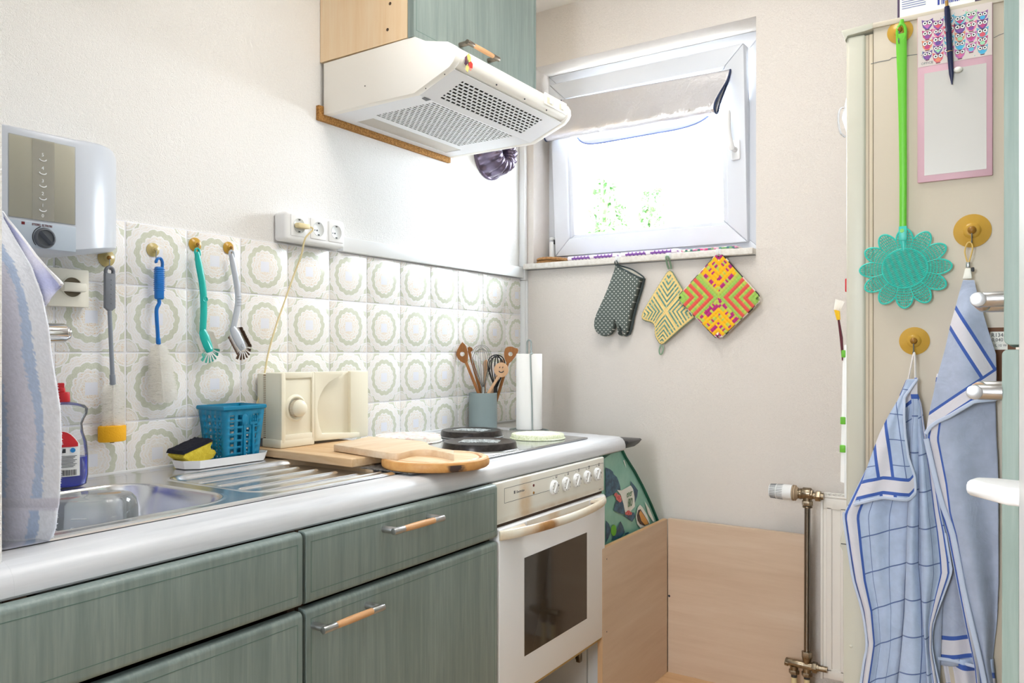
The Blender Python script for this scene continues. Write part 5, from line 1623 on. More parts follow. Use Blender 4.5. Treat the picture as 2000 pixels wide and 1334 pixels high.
crochet_slab(.6545, .8520, 2.545, 2.63, .0120, 'pink and green crocheted potholder lying at the right end of the sill', lambda u, v: tabc[int(u * 22) * 12 + int(v * 11)] if v < .55 else tabc[int(u * 14) + 7])
mb_ = None
# hooks under the sill front
HK = []
for x, lb in ((.428, 'left of three white adhesive hooks on the sill front, holding the oven mitt'), (.620, 'middle of three white adhesive hooks on the sill front, holding the yellow potholder'), (.793, 'right of three white adhesive hooks on the sill front, holding the colourful potholder')):
    o = thing('adhesive_hook', (x, 2.5315, 1.44), lb, 'hook', 'adhesive hooks on the sill')
    mb = MB(); mb.box(x - .0085, 2.5295, 1.4420, x + .0085, 2.5318, 1.4620, .001); mb.build('base', 'hook_clear', o)
    mb = MB(); mb.tube(catmull([(x, 2.530, 1.456), (x, 2.526, 1.446), (x, 2.522, 1.4405), (x, 2.517, 1.443), (x, 2.516, 1.4475)], 4), .0019, 8); mb.build('hook', 'hook_clear', o)
# oven mitt
ml = [(1203.8, 518.8), (1252, 543.5), (1246, 567.5), (1237.5, 595), (1231, 620), (1227, 642), (1223, 653), (1216, 656.5), (1209, 654), (1207, 645), (1206, 633), (1203.6, 625), (1201, 633), (1198.5, 643), (1190, 654.5), (1177.5, 656.5), (1166, 649), (1161.5, 637), (1163, 622), (1168.5, 607), (1180, 582), (1191, 555)]
YM = 2.535
mp = [PY(u, v, YM) for u, v in ml]
mt = thing('oven_mitt', mp[14], 'grey green oven mitt with white dots hanging from the window sill', 'oven mitt')
def pillow(mb, pts, y0, depth, n=7, top_open=False):
    # rounded slab from an outline in X, Z: rings shrinking towards the front and the back
    cx_ = sum(p.x for p in pts) / len(pts); cz_ = sum(p.z for p in pts) / len(pts)
    m = len(pts); rings = []
    nrm = []
    for i in range(m):
        a, b = pts[i - 1], pts[(i + 1) % m]; t = V((b.x - a.x, 0, b.z - a.z)).normalized(); nrm.append(V((-t.z, 0, t.x)))
    area_ = sum(pts[i].x * pts[(i + 1) % m].z - pts[(i + 1) % m].x * pts[i].z for i in range(m))
    sg = 1 if area_ > 0 else -1
    for k in range(n + 1):
        a = PI * k / n; off = .0045 * (1 - math.sin(a)); y = y0 - depth * math.cos(a) * .5
        rings.append([mb.bm.verts.new((p.x + sg * q.x * off, y, p.z + sg * q.z * off)) for p, q in zip(pts, nrm)])
    for A, B in zip(rings, rings[1:]):
        for i in range(m): mb.bm.faces.new((A[i], A[(i + 1) % m], B[(i + 1) % m], B[i]))
    for r_ in (rings[0], rings[-1]):
        r2_ = bmesh.ops.contextual_create(mb.bm, geom=r_)
    bmesh.ops.recalc_face_normals(mb.bm, faces=mb.bm.faces[:])
def dens(pts, k):
    out = []
    for i in range(len(pts)):
        a, b = pts[i], pts[(i + 1) % len(pts)]
        for j in range(k): out.append(a.lerp(b, j / k))
    return out
mb = MB(); cs = catmull([mp[0], mp[1]], 3)[:-1] + catmull(mp[1:] + [mp[0]], 3)[:-1]
pillow(mb, cs, YM + .006, .034); mb.build('mitt_shell', 'mitt_dots', mt, sharp=70)
mb = MB(); rim = [mp[0] + V((.001, -.009, .0015)), mp[1] + V((0, -.009, .0015)), mp[1] + V((.003, .012, .006)), mp[0].lerp(mp[1], .5) + V((.004, .020, .010)), mp[0] + V((.003, .014, .002))]
mb.tube(catmull(rim + [rim[0]], 5)[:-1], .0026, 8, True); mb.build('rim_binding', 'mitt_plain', mt)
mb = MB(); mb.bm.faces.new([mb.bm.verts.new(p - V((0, 0, .002))) for p in rim]); mb.build('lining', 'mitt_lining', mt)
mb = MB(); sdp = [p + V((.0060, .016, .001)) for p in mp[1:8]]; mb.tube(sdp, [(.010, .0026)] * len(sdp), 8, flat=(0, 1, 0)); mb.build('side_band', 'mitt_plain', mt)
mb = MB(); l0 = V((.428, 2.518, 1.4465)); mb.tube(catmull([mp[0] + V((.004, -.002, -.003)), l0.lerp(mp[0], .5) + V((-.005, 0, 0)), l0, l0.lerp(mp[0], .5) + V((.005, .002, 0)), mp[0] + V((.010, .004, -.006))], 5), .0020, 7); mb.build('loop', 'mitt_plain', mt)
# crocheted potholders hanging as diamonds
def potholder(T, L, B, R, y0, colour, label, dent=0.0, holes=(), n=104, nst=9, bend=.0, edgecol=None):
    T, L, B, R = (PY(*p, y0) for p in (T, L, B, R))
    o = thing('crocheted_potholder', B, label, 'potholder')
    def blk(a, b):
        qa, qb = min(a, 1 - a) * 2, min(b, 1 - b) * 2
        return max(qa, qb), (a < .5, b < .5), min(qa, qb)
    def fn(a, b, back=False):
        # rounded corners
        aa, bb = a, b
        for ca, cb in ((0, 0), (0, 1), (1, 0), (1, 1)):
            da, db = abs(a - ca), abs(b - cb)
            if da < .09 and db < .09:
                k = (1 - da / .09) * (1 - db / .09) * .032; aa += k * (1 if ca == 0 else -1); bb += k * (1 if cb == 0 else -1)
        p = T * ((1 - aa) * (1 - bb)) + L * (aa * (1 - bb)) + R * ((1 - aa) * bb) + B * (aa * bb)
        if dent: p += (T - B).normalized() * dent * math.exp(-((b - .42) / .20) ** 2) * smooth((a - .55) / .45) + V((1, 0, 0)) * dent * .9 * math.exp(-((b - .42) / .2) ** 2) * smooth((a - .6) / .4)
        m, _, mi_ = blk(a, b); e = min(a, 1 - a, b, 1 - b)
        h_ = .0022 * abs(math.sin(m * nst * PI)) + .0009 * abs(math.sin(mi_ * 34)) 
        thick = .0045 * min(1, e / .03)
        p = V((p.x, y0 - (h_ + thick) + bend * math.sin(PI * a) , p.z)) if not back else V((p.x, y0 + thick + bend * math.sin(PI * a), p.z))
        return p
    def col(a, b):
        m, q, mi_ = blk(a, b); e = min(a, 1 - a, b, 1 - b)
        return colour(m, q, mi_, e, a, b)
    mb = MB()
    mb.grid(lambda u, v: fn(u, v), n, n, None, col)
    mb.grid(lambda u, v: fn(u, v, True), 30, 30, None, col)
    kill = []
    hp = []
    for ca, cb in holes: hp.append((fn(ca, cb), .0048))
    if hp:
        for f in mb.bm.faces:
            c = f.calc_center_median()
            for h_, r_ in hp:
                if math.hypot(c.x - h_.x, c.z - h_.z) < r_: kill.append(f); break
        bmesh.ops.delete(mb.bm, geom=kill, context='FACES')
    mb.build('crochet', 'yarn', o, sharp=180)
    return o, T, L, B, R
CY, CT_ = lin('#ecd08a'), lin('#5d8f86')
rA = random.Random(3); rt = [rA.random() for _ in range(3000)]
def col1(m, q, mi_, e, a, b):
    if e < .018: return lin('#7d9a84')
    if e < .05: return CY
    k = int(m * 7.5 * 2)
    if m > .975: return CY
    st = int(mi_ * 14) + k * 31
    if k % 2: return CT_ if rt[st % 3000] > .22 else lin('#9fb596')
    return CY
o, T, L, B, R = potholder((1309, 522), (1250, 619), (1292, 677), (1364, 615), 2.553, col1, 'yellow and green crocheted potholder hanging from the sill between mitt and colourful potholder', .017, (), bend=-.006)
mb = MB(); l0 = V((.620, 2.517, 1.447))
mb.tube(catmull([T + V((-.004, -.002, -.006)), T + V((-.006, -.010, .006)), l0 + V((-.004, 0, -.004)), l0 + V((0, -.001, .001)), l0 + V((.005, 0, -.004)), T + V((.006, -.010, .006)), T + V((.004, -.002, -.006))], 5), .0032, 7)
bl = [B + V((-.002, 0, .006)), B + V((-.007, -.003, -.012)), B + V((-.004, -.004, -.026)), B + V((.003, -.004, -.024)), B + V((.007, -.003, -.010)), B + V((.004, 0, .004))]
mb.tube(catmull(bl, 5), .0026, 7); mb.build('loop', mat('yarn_green', '#8aa58c', .9, bmp=(500, .6, .001)).name, o)
YE, MG, LM, RD, GN, BK, PK = (lin(h) for h in ('#f2b818', '#b52a78', '#bcc757', '#e0594e', '#9cc45a', '#2d2d38', '#e8dcd0'))
def col2(m, q, mi_, e, a, b):
    j = rt[(int(a * 60) * 61 + int(b * 60)) % 3000]
    if e < .016: return BK if rt[(int(a * 18) * 19 + int(b * 18) * 7) % 3000] > .5 else PK
    k = int(m * 9)
    tb = (q[0] == q[1])       # top or bottom block
    jj = rt[(k * 97 + int(mi_ * 16) * 13 + (1 if q[0] else 5) + (61 if (a % .5) < (b % .5) else 7)) % 3000]
    if tb:
        if k in (1,): return MG if jj > .4 else PK
        if k in (2, 4, 6): return YE
        if k == 8: return LM if q[0] else (MG if jj > .5 else LM)
        return MG if jj > .62 else (LM if jj > .3 else YE)
    if k >= 8: return GN
    if k <= 2: return GN
    if k in (3, 5, 7): return RD
    return GN if jj > .25 else LM
o, T, L, B, R = potholder((1405, 489), (1320, 582), (1404, 667), (1491, 584), 2.535, col2, 'colourful red, yellow and lime crocheted potholder hanging at the right end of the sill', 0, ((.055, .055), (.945, .055), (.055, .945), (.945, .945)), bend=.004)

# ------------------------------------------------------------------ radiator with its valves
rd = thing('radiator', (1.6, 2.52, .137), 'cream panel radiator on the back wall behind the fridge', 'radiator')
RX0, RX1, RZ0, RZ1, RY = 1.1230, 2.18, .140, .690, 2.488
mb = MB()
mb.box(RX0 + .004, RY + .004, RZ0, RX1, RY + .006, RZ1 - .004)
x = RX0 + .012; zs0, zs1 = RZ0 + .030, RZ1 - .040
mb.box(RX0 + .006, RY, RZ0 + .002, RX1, RY + .006, zs0, .002); mb.box(RX0 + .006, RY, zs1, RX1, RY + .006, RZ1 - .006, .002)
while x < RX1:
    mb.prism([(x, RY + .006), (x + .004, RY), (x + .017, RY), (x + .021, RY + .006)], 'Z', zs0 - .004, zs1 + .004)
    x += .0400
mb.box(RX0 + .005, RY + .036, RZ0 + .004, RX1, RY + .058, RZ1 - .006)
mb.build('panel', 'radiator_white', rd)
mb = MB(); mb.box(RX0 - .002, RY - .001, RZ0 - .004, RX0 + .0055, RY + .062, RZ1 - .001, .002); mb.build('side_cover', 'radiator_white', rd)
mb = MB()
mb.box(RX0 - .002, RY - .001, RZ1 - .0055, RX1, RY + .008, RZ1 + .001, .0008); mb.box(RX0 - .002, RY + .054, RZ1 - .0055, RX1, RY + .062, RZ1 + .001, .0008)
x = RX0 - .002
while x < RX1:
    mb.box(x, RY + .008, RZ1 - .004, x + .006, RY + .054, RZ1); x += .014
mb.box(RX0 - .002, RY + .029, RZ1 - .004, RX1, RY + .034, RZ1)
mb.build('top_grille', 'radiator_white', rd)
VY = 2.47 + .052
VY = 2.478
tv = thing('radiator_valve', (1.087, VY, .13), 'white thermostat head and brass valve with steel pipe beside the radiator', 'valve')
def VP(u, v): return PY(u, v, VY)
hx0, hx1 = VP(1503.5, 960), VP(1548, 961.5)
zc = VP(1530, 960.5).z
mb = MB()
hl = hx1.x - hx0.x
mb.lathe([(0, 0), (.0185, 0), (.0205, .003), (.0230, hl * .55), (.0238, hl * .6), (.0238, hl)], (hx0.x, VY, zc), (1, 0, 0), 40)
hd_ = mb.build('thermostat_head', 'white_plastic', tv)
mb = MB()
for k in range(28):
    a = 2 * PI * k / 28; e = V((0, math.cos(a), math.sin(a)))
    for s0, s1 in ((.003, hl * .30), (hl * .34, hl * .62)):
        p0 = V((hx0.x + s0, VY, zc)) + e * (.0206 + .0028 * s0 / hl * 1.2); p1 = V((hx0.x + s1, VY, zc)) + e * (.0206 + .0028 * s1 / hl * 1.2 + .0006)
        mb.tube([p0, p1], [(.0008, .0011)] * 2, 5)
mb.build('head_slots', 'soft_ink', hd_)
mb = MB(); x = hx1.x
mb.lathe([(0, 0), (.0225, 0), (.0240, .002), (.0240, .004), (.021, .0045), (.021, .006), (.0235, .0065), (.0235, .0095), (.019, .012), (.016, .017), (0, .017)], (x, VY, zc), (1, 0, 0), 36)
mb.build('head_collar', 'vent_brown', tv)
vb = VP(1577, 963)
pz = VP(1577, 965).z
mb = MB()
mb.cyl((x + .015, VY, zc - .001), (vb.x - .012, VY, zc - .002), .0145, n=16); mb.cyl((x + .020, VY, zc - .001), (x + .027, VY, zc - .001), .0165, n=24, bev=.001)
mb.cyl((vb.x - .018, VY, pz), (vb.x + .017, VY, pz), .0155, n=6, bev=.002); mb.cyl((vb.x - .014, VY, pz + .002), (vb.x + .012, VY, pz + .002), .0178, n=20, bev=.003)
mb.cyl((vb.x + .01, VY, pz - .003), (RX0 + .01, VY, pz - .003), .0105, n=20)
mb.cyl((vb.x + .024, VY, pz - .003), (vb.x + .039, VY, pz - .003), .0165, n=6, bev=.001)
mb.cyl((vb.x, VY, pz), (vb.x, VY, pz - .030), .0135, n=20); mb.cyl((vb.x, VY, pz - .020), (vb.x, VY, pz - .034), .0160, n=6, bev=.001); mb.cyl((vb.x, VY, pz - .036), (vb.x, VY, pz - .041), .0145, n=20, bev=.001)
mb.build('valve_body', 'nickel_old', tv)
pb = VP(1576, 1280)
mb = MB(); mb.cyl((vb.x, VY, pz - .04), (pb.x, VY, pb.z), .0088, n=20); mb.build('pipe', 'pipe_steel', tv)
lv = thing('return_valve', (pb.x, VY, .04), 'tarnished brass double valve block at the foot of the radiator pipe', 'valve')
zl = VP(1576, 1302).z
a0, a1 = VP(1535, 1291), VP(1599, 1305)
mb = MB()
mb.cyl(a0, VP(1580, 1301), .0115, n=20, bev=.001); mb.cyl(a0 - V((.002, 0, 0)), a0 + V((.010, 0, -.002)), .0125, n=6, bev=.001)
mb.cyl(VP(1570, 1299), a1, .0125, n=20); mb.cyl(VP(1587, 1303), VP(1596, 1304.5), .0165, n=6, bev=.001)
mb.cyl(a1, (RX0 + .02, VY, a1.z), .009, n=16)
mb.cyl((pb.x, VY, pb.z + .012), (pb.x, VY, pb.z - .006), .0155, n=6, bev=.001); mb.cyl((pb.x, VY, pb.z - .004), (pb.x, VY, zl), .0150, .008, 18)
for u, v in ((1551, 1300), (1576, 1305)):
    p_ = VP(u, v); mb.cyl(p_, p_ - V((0, 0, .022)), .0125, n=18); mb.cyl(p_ - V((0, 0, .012)), p_ - V((0, 0, .024)), .0158, n=6, bev=.001)
mb.build('valve_block', 'nickel_old', lv)
for u, v in ((1551, 1313), (1576, 1317)):
    p_ = VP(u, v)
    mb = MB(); mb.cyl(p_ + V((0, 0, .006)), p_ - V((0, 0, .014)), .0092, n=16); mb.build('rubber_sleeve', 'dark_grey', lv)
    mb = MB(); mb.cyl(p_ - V((0, 0, .012)), (p_.x, VY, FL), .0085, n=16); mb.build('pipe', 'cable_cream', lv)

# ------------------------------------------------------------------ loose boards and shopping bag in the gap
bd = thing('loose_board', (.612, 2.27, FL), 'maple effect furniture board standing on edge beside the oven', 'board')
mb = MB(); mb.box(.6045, 2.030, FL, .6200, 2.5195, .5545, .0006, 1); mb.build('panel', 'maple_panel_y', bd)
mb = MB(); mb.box(.6045, 2.0290, FL, .6200, 2.0300, .5545); mb.box(.6048, 2.0295, .5545, .6197, 2.5195, .5549); mb.build('edge_band', 'board_edge', bd)
for u, v in ((1185, 1092), (1185, 1234)):
    p_ = PX(u, v, .6201); mb = MB(); mb.lathe([(0, .0003), (.0022, .0003), (.0022, 0)], p_, (1, 0, 0), 14); mb.build('dowel_hole', 'ink', bd)
bd = thing('loose_board', (.86, 2.535, FL), 'maple effect furniture board leaning against the back wall left of the pipe', 'board')
mb = MB(); mb.box(.6215, 2.5205, FL, 1.0760, 2.5365, .5560, .0006, 1); mb.build('panel', 'maple_panel_x', bd)
mb = MB(); mb.box(1.0760, 2.5207, FL, 1.0772, 2.5362, .5558); mb.build('edge_band', 'edge_brown', bd)
p_ = PY(1307, 1164, 2.5203); mb = MB(); mb.lathe([(0, .0003), (.0040, .0003), (.0040, 0)], p_, (0, -1, 0), 16); mb.build('dowel_hole', 'ink', bd)

bag = thing('shopping_bag', (.45, 2.30, FL), 'green printed shopping bag stuffed between oven and back wall', 'bag')
BXF = .597
m_, nt, p2_ = newmat('bag_green')
nn = noise(nt, coords(nt, 'Object'), 9, 3, .6)
nt.links.new(ramp(nt, nn, [(.3, lin('#6cb09f')), (.7, lin('#96c9b9'))]), p2_.inputs['Base Color']); p2_.inputs['Roughness'].default_value = .35
redge = [(PX(u, v, BXF - .008).z, PX(u, v, BXF - .008).y) for u, v in ((1214, 879), (1219, 890), (1238, 920), (1254, 950), (1270, 985), (1283, 1017), (1292, 1045))] + [(FL + .002, 2.514)]
ZBT = redge[0][0]
def bagp(u, v, back=0):
    z = lerp(ZBT, FL + .002, v)
    yr = interp([(-zz, yy) for zz, yy in redge], -z)[0]; yl = 2.068
    bul = .004 * math.sin(PI * u) * smooth(v * 3) + .0012 * math.sin(u * 6 + v * 5) * smooth(v * 4)
    x = BXF + bul - .010
    return V((x, lerp(yl, yr, u), z)) if not back else V((x - .30 * smooth(v * 4) - .01, lerp(yl, yr, u), z))
mb = MB(); mb.grid(lambda u, v: bagp(u, v), 40, 50); mb.grid(lambda u, v: bagp(u, v, 1), 20, 20)
for u in (0, 1):
    mb.grid(lambda s, v: bagp(u, v).lerp(bagp(u, v, 1), s), 4, 20)
mb.build('bag_body', 'bag_green', bag, sharp=60)
mb = MB(); mb.tube([bagp(1, i / 30) + V((.002, .002, 0)) for i in range(31)], [(.004, .006)] * 31, 8); mb.tube([bagp(i / 20, 0) + V((.003, 0, .003)) for i in range(21)], .006, 8)
mb.tube(catmull([(.57, 2.075, ZBT - .022), (.582, 2.10, ZBT - .006), (.582, 2.15, ZBT + .004), (.578, 2.185, ZBT + .002)], 4), [(.012, .006)] * 13, 8)
mb.build('binding', mat('bag_dark_green', '#0f5a48', .5).name, bag)
def onbag(u, v, off=.0012):
    p = PX(u, v, BXF)
    for _ in range(6):
        vv = (ZBT - p.z) / (ZBT - FL - .002); z = p.z
        yr = interp([(-zz, yy) for zz, yy in redge], -z)[0]; uu = (p.y - 2.068) / (yr - 2.068)
        p = PX(u, v, bagp(min(max(uu, 0), 1), min(max(vv, 0), 1)).x + off)
    p.y = min(p.y, yr - .007)
    return p
def decal(name, pts, m, sub=None, off=.0012, parent=bag):
    off += .0012
    c = (sum(p[0] for p in pts) / len(pts), sum(p[1] for p in pts) / len(pts))
    mb = MB()
    dn = [(lerp(a[0], b[0], k / 2), lerp(a[1], b[1], k / 2)) for a, b in zip(pts, pts[1:] + pts[:1]) for k in range(2)]
    f = mb.bm.faces.new([mb.bm.verts.new(onbag(q[0], q[1], off)) for q in dn])
    bmesh.ops.triangulate(mb.bm, faces=[f])
    f = mb.bm.faces[:]
    for q in f:
        q.normal_update()
        if q.normal.x < 0: q.normal_flip()
    return mb.build(name, m, parent)
def cz(pts, ox=1160, oy=840, s=5.556): return [(ox + x / s, oy + y / s) for x, y in pts]
mat('leaf_navy', '#1f4560', .4, var=('#336782', 60, .4, .6)); mat('berry_red', '#c93a3c', .3, var=('#e79084', 200, .5, .6)); mat('coffee', '#d89a4c', .4); mat('coffee_dark', '#3a2420', .4)
leaves = [[(125, 405), (175, 425), (205, 450), (215, 480), (250, 510), (270, 560), (285, 610), (290, 655), (250, 660), (205, 700), (160, 720), (127, 735)],
          [(240, 770), (300, 760), (340, 830), (348, 880), (320, 915), (270, 900), (215, 870), (225, 820)],
          [(325, 930), (360, 890), (440, 895), (450, 940), (415, 995), (370, 960)],
          [(290, 990), (320, 1050), (335, 1110), (300, 1160), (240, 1180), (190, 1200), (215, 1130), (250, 1060)],
          [(130, 980), (165, 1020), (185, 1090), (165, 1160), (130, 1225)],
          [(395, 550), (440, 600), (478, 655), (470, 720), (445, 790), (425, 700)], [(335, 1120), (375, 1105), (380, 1120), (340, 1140)]]
for L_ in leaves: decal('printed_leaf', cz(L_), 'leaf_navy')
decal('name_shield', cz([(250, 650), (300, 655), (400, 600), (425, 640), (440, 720), (445, 830), (400, 880), (340, 900), (320, 800), (290, 700)]), 'bag_white', off=.0018)
for cx_, cy_, r_ in ((240, 702, 20), (268, 735, 30), (282, 762, 20), (375, 898, 24), (398, 905, 16), (352, 905, 14)):
    decal('printed_berry', cz([(cx_ + r_ * math.cos(2 * PI * i / 12), cy_ + r_ * 1.15 * math.sin(2 * PI * i / 12)) for i in range(12)]), 'berry_red', off=.0022)
decal('printed_cup', cz([(455, 940), (475, 840), (500, 810), (530, 840), (580, 930), (608, 1018), (560, 1045), (505, 1062), (470, 1020)]), 'bag_white', off=.0016)
decal('printed_coffee', cz([(468, 930), (480, 870), (505, 858), (545, 920), (580, 980), (600, 1020), (550, 1040), (500, 1020), (475, 980)]), 'coffee_dark', off=.0022)
decal('printed_coffee', cz([(490, 905), (505, 870), (540, 920), (575, 975), (592, 1018), (555, 1030), (515, 985)]), 'coffee', off=.0026)
decal('printed_ball', cz([(215 + 30 * math.cos(2 * PI * i / 16), 1088 + 62 * math.sin(2 * PI * i / 16)) for i in range(16)]), 'bright_green', off=.0018)
decal('printed_band', cz([(550, 770), (600, 850), (660, 990), (640, 995), (590, 910)]), 'bag_white', off=.0016)
mb = MB()
q0, q1, qz = onbag(*cz([(335, 740)])[0], .003), onbag(*cz([(425, 700)])[0], .003), onbag(*cz([(325, 690)])[0], .003)
rt_ = (q1 - q0).normalized(); 
q0 = q0 + V((.006, 0, .002)); text_mb('ener', .031, q0, rt_, (0, .14, .99), .0003, mb, sx=.74)
q0 = onbag(*cz([(362, 835)])[0], .003); q1 = onbag(*cz([(430, 815)])[0], .003)
q0 = q0 + V((.003, 0, 0)); text_mb('BIO', .038, q0, (q1 - q0).normalized(), (0, .14, .99), .0003, mb, sx=.60)
mb.build('lettering', mat('bag_letter', '#2f6b3a', .5).name, bag)
decal('white_flake', cz([(318, 330), (330, 325), (345, 380), (350, 412)]), 'bag_white')
# dark tray pushed into the gap behind the worktop end
bt = thing('oven_tray', (.3, 2.36, .806), 'dark grey tray sticking out of the gap behind the worktop end', 'tray')
mb = MB()
lip = [PY(u, v, 2.36) for u, v in ((1216, 857.5), (1250, 855.5), (1249, 862), (1243, 874), (1236, 880), (1225, 882), (1214, 881), (1212, 870))]
zb_ = min(p.z for p in lip)
mb.prism([(.20, .838), (.575, .838), (.580, .834), (.570, .822), (.553, .810), (.535, .806), (.20, .806)], 'Y', 2.295, 2.40, .003)
mb.build('tray_body', 'dark_grey', bt)
mb = MB(); mb.cyl((.545, 2.294, .828), (.545, 2.296, .828), .006, n=14); mb.build('side_hole', 'ink', bt)

# ================================================================== FRIDGE AND WHAT HANGS ON IT
FY = 1.55
fr = thing('fridge', (1.68, 1.84, FL), 'cream fridge freezer standing sideways at the right, door edge towards the window wall', 'fridge')
mb = MB(); mb.box(1.4055, FY, FL + .01, 1.98, 2.13, 1.7145, .004, 2); mb.box(1.4050, FY - .004, 1.7080, 1.98, 2.13, 1.7180, .002)
mb.build('body', 'fridge_cream', fr)
mb = MB(); mb.box(1.3600, FY - .001, .792, 1.3935, 2.13, 1.7030, .006, 3); dr = mb.build('door', 'fridge_door', fr)
mb = MB(); mb.box(1.3930, FY + .003, .80, 1.3985, 2.126, 1.70); mb.box(1.3990, FY + .001, .80, 1.4056, 2.128, 1.70, .001); mb.build('door_seal_or_gap', 'gasket', fr)
mb = MB(); mb.box(1.3983, FY + .002, FL + .05, 1.3992, 2.12, 1.70); mb.build('seal_gap', 'edge_brown', fr)
mb = MB(); mb.prism([(1.3520, 1.7160), (1.4060, 1.7185), (1.4060, 1.7080), (1.3935, 1.7060), (1.3640, 1.7040), (1.3590, 1.6960)], 'Y', FY - .004, 2.132, .0015); mb.build('top_trim', 'fridge_door', fr)
mb = MB(); pr = [(1.3935, .045), (1.3935, .786), (1.372, .800), (1.3600, .798), (1.3530, .788), (1.3498, .772), (1.3498, .762), (1.3540, .752), (1.3552, .740), (1.3560, .045)]
mb.prism(pr, 'Y', FY - .001, 2.13, .002); fz = mb.build('freezer_door', 'fridge_door', fr)
mb = MB(); mb.box(1.3515, FY - .0016, .7655, 1.362, FY + .002, .7670); mb.build('grip_gap', 'ink', fz)
p_ = PY(1662, 1262, FY - .001); mb = MB(); mb.lathe([(0, .0012), (.0026, .0008), (.0034, 0)], p_, (0, -1, 0), 16); mb.build('screw', 'fridge_door', fz)
mb = MB()
sc1 = [PY(u, v, FY - .0003) for u, v in ((1701, 125), (1715, 121), (1737, 117), (1742, 113), (1760, 110), (1792, 106))]
mb.tube(sc1, [(.0006, .0003)] * len(sc1), 4)
sc2 = [PY(u, v, FY - .0003) for u, v in ((1941, 74), (1950, 69), (1963, 64))]; mb.tube(sc2, [(.0005, .0003)] * 3, 4)
mb.build('scratch', 'soft_ink', fr)
mb = MB(); a, b = PY(1926, 640, FY), PY(1975, 770, FY); mb.box(a.x, FY - .0012, b.z, b.x + .01, FY, a.z); mb.build('brown_panel', 'brown_patch', fr)
a, b = PY(1934, 648, FY), PY(1968, 683, FY); mb = MB(); mb.box(a.x, FY - .0016, b.z, b.x, FY - .0012, a.z); rl_ = mb.build('rating_label', 'clip_white', fr)
mb = MB()
for s_, u, v, sz_ in (('R134a', 1936, 658, .0092), ('0,040 kg', 1937, 667, .0082), ('1L 10 W', 1940, 677, .0060)):
    text_mb(s_, sz_, PY(u, v, FY - .0017), (1, 0, 0), (0, 0, 1), .0002, mb, sx=.9)
mb.build('lettering', 'ink', rl_)
# box on top
bx = thing('carton', (1.52, 1.66, 1.7185), 'white and purple packet with blue barcode lying on the fridge', 'packet')
mb = MB(); mb.box(1.444, 1.560, 1.7188, 1.60, 1.72, 1.83, .004); mb.build('carton_body', 'box_purple', bx)
mb = MB(); mb.box(1.4485, 1.5593, 1.7215, 1.565, 1.5599, 1.82); lb_ = mb.build('label', 'paper_label', bx)
mb = MB(); x = 1.5085
for w_, g_ in ((.003, .003), (.0012, .001), (.0018, .001), (.001, .0012), (.0022, .0008), (.001, .001), (.0016, .001), (.002, .001), (.001, .0014), (.0018, .001), (.0024, .001), (.001, .001)):
    mb.box(x, 1.5588, 1.7300, x + w_, 1.5594, 1.78); x += w_ + g_
for i in range(5): mb.box(1.452, 1.5588, 1.736 + i * .004, 1.490, 1.5594, 1.7368 + i * .004)
mb.build('barcode', 'barrel_blue', lb_)
# things on the fridge door front, seen edge on
cal = thing('wall_planner', (1.350, 1.70, .84), 'white planner pad with green clips hanging on the fridge door front, seen edge on', 'planner')
mb = MB(); mb.box(1.3545, 1.60, 1.120, 1.3598, 1.90, 1.440, .001); mb.build('sheet', 'paper', cal)
mb = MB(); mb.box(1.3475, 1.602, .842, 1.3598, 1.90, 1.135, .001); mb.build('pad', 'white_plastic', cal)
mb = MB(); mb.prism([(1.3475, .870), (1.3400, .872), (1.3440, 1.10), (1.3475, 1.130)], 'Y', 1.606, 1.88); mb.build('front_sheet', 'paper', cal)
for z, xc in ((1.118, 1.3425), (.990, 1.3405), (.936, 1.3395)):
    mb = MB(); mb.box(xc, 1.601, z - .007, 1.3500, 1.618, z + .007, .001); mb.build('clip', 'bright_green', cal)
pb_ = thing('paint_brush', (1.340, 1.66, 1.08), 'small yellow and dark red paint brush stuck in the planner on the fridge door', 'brush')
mb = MB(); mb.tube([(1.3380, 1.625, 1.150), (1.3330, 1.625, 1.186)], [(.003, .004), (.002, .003)], 8); mb.tube([(1.3410, 1.625, 1.105), (1.3380, 1.625, 1.150)], [(.002, .002), (.003, .003)], 8); mb.build('handle', 'maroon', pb_)
mb = MB(); mb.tube([(1.3332, 1.625, 1.184), (1.3300, 1.625, 1.204)], [(.0035, .004), (.0055, .006)], 8); mb.build('ferrule', 'orange_part', pb_)
mb = MB(); mb.tube([(1.3300, 1.625, 1.203), (1.3360, 1.625, 1.222)], [(.006, .006), (.009, .008)], 8); mb.build('bristles', 'white_bristle', pb_)
pm = thing('memo_magnet', (1.350, 1.62, 1.53), 'white and blue clip magnet on the fridge door front', 'magnet')
mb = MB(); mb.tube([(1.3560, 1.62, 1.535), (1.3500, 1.62, 1.575), (1.3535, 1.62, 1.610)], [(.004, .008), (.010, .009), (.006, .008)], 10); mb.build('clip_body', 'white_plastic', pm)
mb = MB(); mb.tube([(1.3515, 1.62, 1.606), (1.3545, 1.62, 1.632)], [(.0046, .006), (.0012, .003)], 10); mb.build('tip', 'sky_blue_plastic', pm)
mb = MB(); mb.tube(catmull([(1.3470, 1.612, 1.592), (1.3380, 1.612, 1.590), (1.3350, 1.612, 1.570), (1.3390, 1.612, 1.545), (1.3480, 1.612, 1.535)], 4), .0018, 6); mb.build('spring', 'chrome', pm)
rm = thing('red_magnet', (1.352, 1.61, 1.235), 'small dark red magnet on the fridge door front', 'magnet')
mb = MB(); mb.box(1.3490, 1.600, 1.236, 1.3540, 1.620, 1.262, .002); mb.build('magnet_body', 'red', rm)

